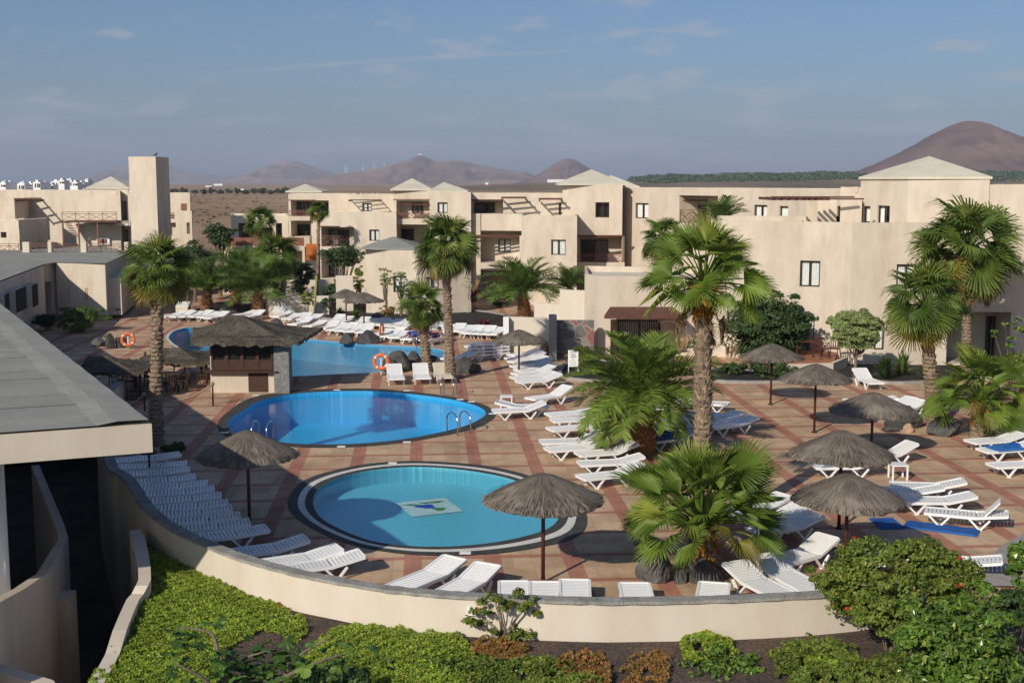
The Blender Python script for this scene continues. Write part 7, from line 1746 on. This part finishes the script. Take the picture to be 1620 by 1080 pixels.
# ================= FAR LAND =================
def hillmat(name, c1, c2, scale):
    m, nt, b = newmat(name); tc = nt.nodes.new('ShaderNodeTexCoord')
    n1 = nt.nodes.new('ShaderNodeTexNoise'); n1.inputs['Scale'].default_value = scale; n1.inputs['Detail'].default_value = 10; n1.inputs['Roughness'].default_value = .65
    mp = nt.nodes.new('ShaderNodeMapping'); mp.inputs['Scale'].default_value = (1, 1, 3); nt.links.new(tc.outputs['Object'], mp.inputs[0]); nt.links.new(mp.outputs[0], n1.inputs['Vector'])
    cr = nt.nodes.new('ShaderNodeValToRGB'); e = cr.color_ramp.elements; e[0].position = .40; e[1].position = .60; e[0].color = c4(c1); e[1].color = c4(c2)
    nt.links.new(n1.outputs[0], cr.inputs[0]); nt.links.new(cr.outputs[0], b.inputs['Base Color']); b.inputs['Roughness'].default_value = 1; b.inputs['Specular IOR Level'].default_value = 0
    return m
M_hillA = hillmat('cinder_cone', (.12, .075, .058), (.21, .135, .108), .0035)
M_hillB = hillmat('far_ridge', (.20, .13, .095), (.36, .24, .175), .0015)
M_wood = hillmat('wooded_rise', (.13, .11, .07), (.25, .18, .12), .01)
def ridge(name, sky, Y, depth, mat, amp=.05, xs=None, front=1.0, n=150, seed=0, zb=-1.0):
    """hill whose skyline runs through pixel points; slopes fall off towards and away from the viewer with gullies"""
    xs_ = [p[0] for p in sky]; ys_ = [p[1] for p in sky]; x0, x1 = xs_[0], xs_[-1]; m_ = 36; mb = MB(); sd = Vector((seed * 7.1, seed * 3.3, seed))
    for i in range(n + 1):
        px = x0 + (x1 - x0) * i / n; py = float(np.interp(px, xs_, ys_)); c = P(px, py, Y); h = max(0, c.z - zb); X = c.x
        for j in range(m_ + 1):
            v = j / m_ * 2 - 1; y = Y + v * depth * (front if v < 0 else 1); s = math.cos(abs(v) ** .85 * math.pi / 2) ** 1.25
            k = 1 - abs(v); g = noise.fractal(Vector((X * 9 / depth, y * 5 / depth, 0)) + sd, .9, 2.1, 5)
            z = zb + h * s + amp * h * (-abs(g) * 1.5) * min(1, 4 * k) * min(1, (v * 3) ** 2)
            mb.v.append((X * (1 if True else y / Y), y, z)); mb.n += 1
    w = m_ + 1
    for i in range(n):
        for j in range(m_): mb.f.append((i * w + j, (i + 1) * w + j, (i + 1) * w + j + 1, i * w + j + 1)); mb.m.append(0)
    o = mb.build(name, mat, None, True); o['kind'] = 'structure'; return o
ridge('hill', [(1180,292),(1260,285),(1330,277),(1350,270),(1362,272),(1380,266),(1420,248),(1450,232),(1480,213),(1508,198),(1520,193),(1532,191),(1548,193),(1560,199),(1585,210),(1602,216),(1640,218),(1700,232),(1800,262),(1900,290)], 3000, 600, M_hillA, .16, seed=3)
ridge('hill', [(800,294),(840,282),(860,270),(878,259),(892,252),(900,250.5),(910,253),(925,262),(945,274),(980,288),(1000,293)], 4800, 500, M_hillA, .12, seed=4)
ridge('hill', [(470,296),(520,283),(560,272),(590,268),(620,261),(650,252),(664,245),(676,249),(690,256),(715,253),(735,255),(760,261),(800,268),(830,271),(860,284),(900,295)], 6500, 1500, M_hillB, .28, seed=5)
ridge('hill', [(370,298),(400,282),(425,266),(440,257),(455,254),(470,255),(490,262),(520,272),(545,282),(580,295)], 8600, 1500, M_hillB, .2, seed=6)
ridge('hill', [(120,297),(160,282),(200,264),(240,250),(256,257),(275,266),(300,273),(340,277),(380,279),(410,290),(450,298)], 10500, 1500, M_hillB, .2, seed=7)
ridge('hill', [(560,304),(640,300),(700,295),(760,292.5),(850,290),(930,289),(985,290),(1100,291)], 1700, 500, M_wood, .05, seed=8)
ridge('hill', [(930,293),(985,286),(1050,281),(1120,280),(1200,278.5),(1260,277),(1330,278),(1400,282),(1480,281),(1560,276),(1620,275),(1700,276),(1800,290)], 2000, 700, M_wood, .05, seed=9)
# wood on the rise: hundreds of crowns nobody could count
def far_wood():
    rg = np.random.default_rng(3); mb = MB(); Cs = []; Ns = []
    sky = [(930,293),(985,286),(1050,281),(1120,280),(1200,278.5),(1260,277),(1330,278),(1400,282),(1480,281),(1560,276),(1620,275),(1700,276)]
    for k in range(1900):
        px = rg.uniform(990, 1700); t = rg.uniform(0, 1) ** .8; Y = 2000 - t * 330
        if 1330 < px < 1540 and rg.random() < .5: continue
        ph = float(np.interp(px, [p[0] for p in sky], [p[1] for p in sky])); c = P(px, ph, 2000); h = c.z + 1; v = (2000 - Y) / 700; z = -1 + h * math.cos(v ** .85 * math.pi / 2) ** 1.25
        r = rg.uniform(2.5, 5.5) * (1 + .2 * math.sin(px * .05)); n = 22; d = rg.normal(0, 1, (n, 3)); d /= np.linalg.norm(d, axis=1)[:, None]
        Cs.append(np.array((c.x, Y, z + r * .5)) + d * r * np.array((1.2, 1, .65))); Ns.append(d + np.array((0, 0, .4)))
    leaves(mb, np.concatenate(Cs), np.concatenate(Ns), 3.4, rg, 1.1, .4); o = mb.build('far_wood', M_woodleaf); o['kind'] = 'stuff'
far_wood()
# line of bushes on the near crest of the dry plain
for i, x in enumerate((262, 276, 291, 308, 322, 334, 348, 362, 375, 388, 402, 415, 428, 441, 452)):
    Y = 820 + (i * 53) % 190; r = 6.5 + (i * 7) % 4
    yb = 306; shrub('plain_bush', 'bush', 'far round bush in the line along the crest of the dry plain', x - r, x + r, 300 - (i % 3) * 2, 308, Y, M_drygrass, 1.6, 12, 26, 200 + i, trunk=.25, zb=-.3, group='bushes on the crest of the plain', stems=3)
def scrub():
    rg = np.random.default_rng(9); n = 2600; Y = rg.uniform(170, 1100, n) ; X = rg.uniform(-.42, .42, n) * Y * 1.1; C = []
    k = 6; base = np.column_stack([X, Y, np.full(n, -.1)]); C = np.repeat(base, k, 0) + rg.normal(0, .4, (n * k, 3)) * np.array((1.2, 1.2, .4)); mb = MB(); leaves(mb, C, np.tile((0, 0, 1.), (n * k, 1)), .6, rg, 1.4, .6)
    o = mb.build('scrub', M_drygrass); o['kind'] = 'stuff'
scrub()
# wind turbines and hilltop post
for i, (x, yt) in enumerate(((546, 262), (549, 263), (574, 261), (592, 259), (608, 257))):
    Yt = 6300; b_ = P(x, yt + 8, Yt); t_ = P(x, yt + 1.5, Yt); e = empty('wind_turbine', (b_.x, Yt, b_.z), 0, 'white wind turbine on the distant ridge, %s from the tower side' % ORD[i], 'wind turbine', 'wind turbines on the ridge'); h = t_.z - b_.z
    mb = MB(); mb.tube([(0, 0, -25), (0, 0, h)], [1.6, .8], 8); mb.build('mast', M_farwhite, e)
    for k in range(3):
        a = i * .7 + k * 2.094; mb = MB(); mb.bar((0, -1.5, h), (12 * math.sin(a), -1.5, h + 12 * math.cos(a)), 1.0, .4); mb.build('blade', M_farwhite, e)
p = P(664, 246, 6500); e = empty('hilltop_hut', (p.x, 6500, p.z), 0, 'tiny white hut on the summit of the ridge', 'hut'); mb = MB(); mb.box(-9, 9, -5, 5, -8, 5); mb.build('wall', M_farwhite, e); mb = MB(); mb.box(-10, 10, -6, 6, 5.1, 6.5); mb.build('roof', M_farwhite, e)
CLOUD = (4.8, 5.0, 5.5, 1); SKYSAT = 1.12; SKYSTR = .085; SUNSTR = 4.3; EXPO = 0.05; HAZE = 1.1e-4; SKYTINT = (.62, .77, .99, 1)
# ================= LIGHT, SKY, CAMERA =================
w = bpy.data.worlds.new('World'); sc.world = w; w.use_nodes = True
nt = w.node_tree; bg = nt.nodes['Background']
sky = nt.nodes.new('ShaderNodeTexSky'); sky.sky_type = 'NISHITA'; sky.sun_disc = False
sky.sun_elevation = R(29.5); sky.sun_rotation = math.atan2(SUN.x, SUN.y) % (2 * math.pi)
sky.air_density = 1.0; sky.dust_density = 1.6; sky.ozone_density = 2.0
tc = nt.nodes.new('ShaderNodeTexCoord')
# faint clouds low over the hills, a few puffs and a vapour trail, all by direction on the sky
def clouds(scale, stretch, lo, hi, det=6, offs=(0, 0, 0)):
    mp = nt.nodes.new('ShaderNodeMapping'); mp.inputs['Scale'].default_value = stretch; mp.inputs['Location'].default_value = offs
    nt.links.new(tc.outputs['Generated'], mp.inputs[0])
    n = nt.nodes.new('ShaderNodeTexNoise'); n.inputs['Scale'].default_value = scale; n.inputs['Detail'].default_value = det; n.inputs['Roughness'].default_value = .55
    nt.links.new(mp.outputs[0], n.inputs['Vector'])
    r = nt.nodes.new('ShaderNodeMapRange'); r.interpolation_type = 'SMOOTHSTEP'; r.inputs['From Min'].default_value = lo; r.inputs['From Max'].default_value = hi
    nt.links.new(n.outputs[0], r.inputs[0]); return r.outputs[0]
def mth(op, a, b=None, c=None):
    n = nt.nodes.new('ShaderNodeMath'); n.operation = op
    for i, x in enumerate((a, b, c)):
        if x is None: continue
        if isinstance(x, (int, float)): n.inputs[i].default_value = x
        else: nt.links.new(x, n.inputs[i])
    return n.outputs[0]
sep = nt.nodes.new('ShaderNodeSeparateXYZ'); nt.links.new(tc.outputs['Generated'], sep.inputs[0])
def band(z0, z1, z2, z3):
    a = nt.nodes.new('ShaderNodeMapRange'); a.interpolation_type = 'SMOOTHSTEP'; a.inputs[1].default_value = z0; a.inputs[2].default_value = z1; nt.links.new(sep.outputs[2], a.inputs[0])
    b = nt.nodes.new('ShaderNodeMapRange'); b.interpolation_type = 'SMOOTHSTEP'; b.inputs[1].default_value = z3; b.inputs[2].default_value = z2; nt.links.new(sep.outputs[2], b.inputs[0])
    return mth('MULTIPLY', a.outputs[0], b.outputs[0])
low = mth('MULTIPLY', clouds(9, (1, 1, 6), .46, .66), band(.0, .02, .045, .075))
mid = mth('MULTIPLY', clouds(15, (1, 1, 3.2), .56, .68, 7, (3.1, 1.7, .4)), band(.035, .06, .2, .35))
top = mth('MULTIPLY', clouds(9, (1, 1, 2.6), .50, .66, 7, (.4, 5.2, 2.4)), band(.115, .15, .3, .5))
# vapour trail: a thin line z = a + b*x
ang = mth('DIVIDE', sep.outputs[0], sep.outputs[1])
zz_ = mth('DIVIDE', sep.outputs[2], sep.outputs[1])
ln = mth('ABSOLUTE', mth('SUBTRACT', zz_, mth('ADD', .101, mth('SUBTRACT', mth('MULTIPLY', ang, .045), mth('MULTIPLY', mth('MULTIPLY', ang, ang), .09)))))
tr = nt.nodes.new('ShaderNodeMapRange'); tr.interpolation_type = 'SMOOTHSTEP'; tr.inputs[1].default_value = .0028; tr.inputs[2].default_value = .0002; nt.links.new(ln, tr.inputs[0])
ta = nt.nodes.new('ShaderNodeMapRange'); ta.interpolation_type = 'SMOOTHSTEP'; ta.inputs[1].default_value = -.30; ta.inputs[2].default_value = -.16; nt.links.new(ang, ta.inputs[0])
tb = nt.nodes.new('ShaderNodeMapRange'); tb.interpolation_type = 'SMOOTHSTEP'; tb.inputs[1].default_value = .09; tb.inputs[2].default_value = 0; nt.links.new(ang, tb.inputs[0])
trail = mth('MULTIPLY', mth('MULTIPLY', tr.outputs[0], mth('MULTIPLY', ta.outputs[0], tb.outputs[0])), mth('MULTIPLY', mth('GREATER_THAN', sep.outputs[1], 0), .30))
fac = mth('MINIMUM', mth('ADD', mth('ADD', mth('MULTIPLY', low, .45), mth('MULTIPLY', mid, .5)), mth('ADD', mth('MULTIPLY', top, .6), trail)), .7)
mix = nt.nodes.new('ShaderNodeMix'); mix.data_type = 'RGBA'; mix.inputs[7].default_value = CLOUD
nt.links.new(fac, mix.inputs[0]); 
sat = nt.nodes.new('ShaderNodeHueSaturation'); sat.inputs['Saturation'].default_value = SKYSAT; nt.links.new(sky.outputs[0], sat.inputs['Color'])
mul = nt.nodes.new('ShaderNodeMix'); mul.data_type = 'RGBA'; mul.blend_type = 'MULTIPLY'; mul.inputs[0].default_value = 1; mul.inputs[7].default_value = SKYTINT; nt.links.new(sat.outputs[0], mul.inputs[6]); nt.links.new(mul.outputs[2], mix.inputs[6]); nt.links.new(mix.outputs[2], bg.inputs[0])
bg.inputs[1].default_value = SKYSTR
L = bpy.data.lights.new('sun', 'SUN'); L.energy = SUNSTR; L.angle = R(.53); L.color = (1, .91, .78)
lo = bpy.data.objects.new('sun', L); COL.objects.link(lo); lo.location = (-40, -60, 60)
lo.rotation_euler = (-SUN).to_track_quat('-Z', 'Y').to_euler()
cam = bpy.data.cameras.new('camera'); cam.sensor_width = 36; cam.lens = 36 * F / 1620; cam.clip_end = 30000; cam.clip_start = .1
co = bpy.data.objects.new('camera', cam); COL.objects.link(co); co.location = (0, 0, H); co.rotation_euler = (math.pi / 2 - T, 0, 0)
sc.camera = co
# haze: one closed box of even air round camera and scene
if HAZE:
    mb = MB(); mb.box(-8600, 8600, -380, 13800, -4.4, 420)
    m = bpy.data.materials.new('haze_air'); m.use_nodes = True; hn = m.node_tree; hn.nodes.remove(hn.nodes['Principled BSDF'])
    pv = hn.nodes.new('ShaderNodeVolumePrincipled'); pv.inputs['Density'].default_value = HAZE; pv.inputs['Color'].default_value = (.70, .80, 1.0, 1); pv.inputs['Anisotropy'].default_value = 0.0
    hn.links.new(pv.outputs[0], hn.nodes['Material Output'].inputs['Volume'])
    o = mb.build('haze', m); o['kind'] = 'stuff'; o.display_type = 'WIRE'
sc.cycles.volume_bounces = 0
sc.cycles.max_bounces = 6; sc.cycles.diffuse_bounces = 3; sc.cycles.glossy_bounces = 3; sc.cycles.transparent_max_bounces = 12; sc.cycles.transmission_bounces = 3
sc.cycles.use_denoising = True; sc.cycles.caustics_reflective = False; sc.cycles.caustics_refractive = False
sc.cycles.sample_clamp_indirect = 4
sc.view_settings.view_transform = 'Standard'; sc.view_settings.look = 'None'; sc.view_settings.exposure = EXPO; sc.view_settings.gamma = 1
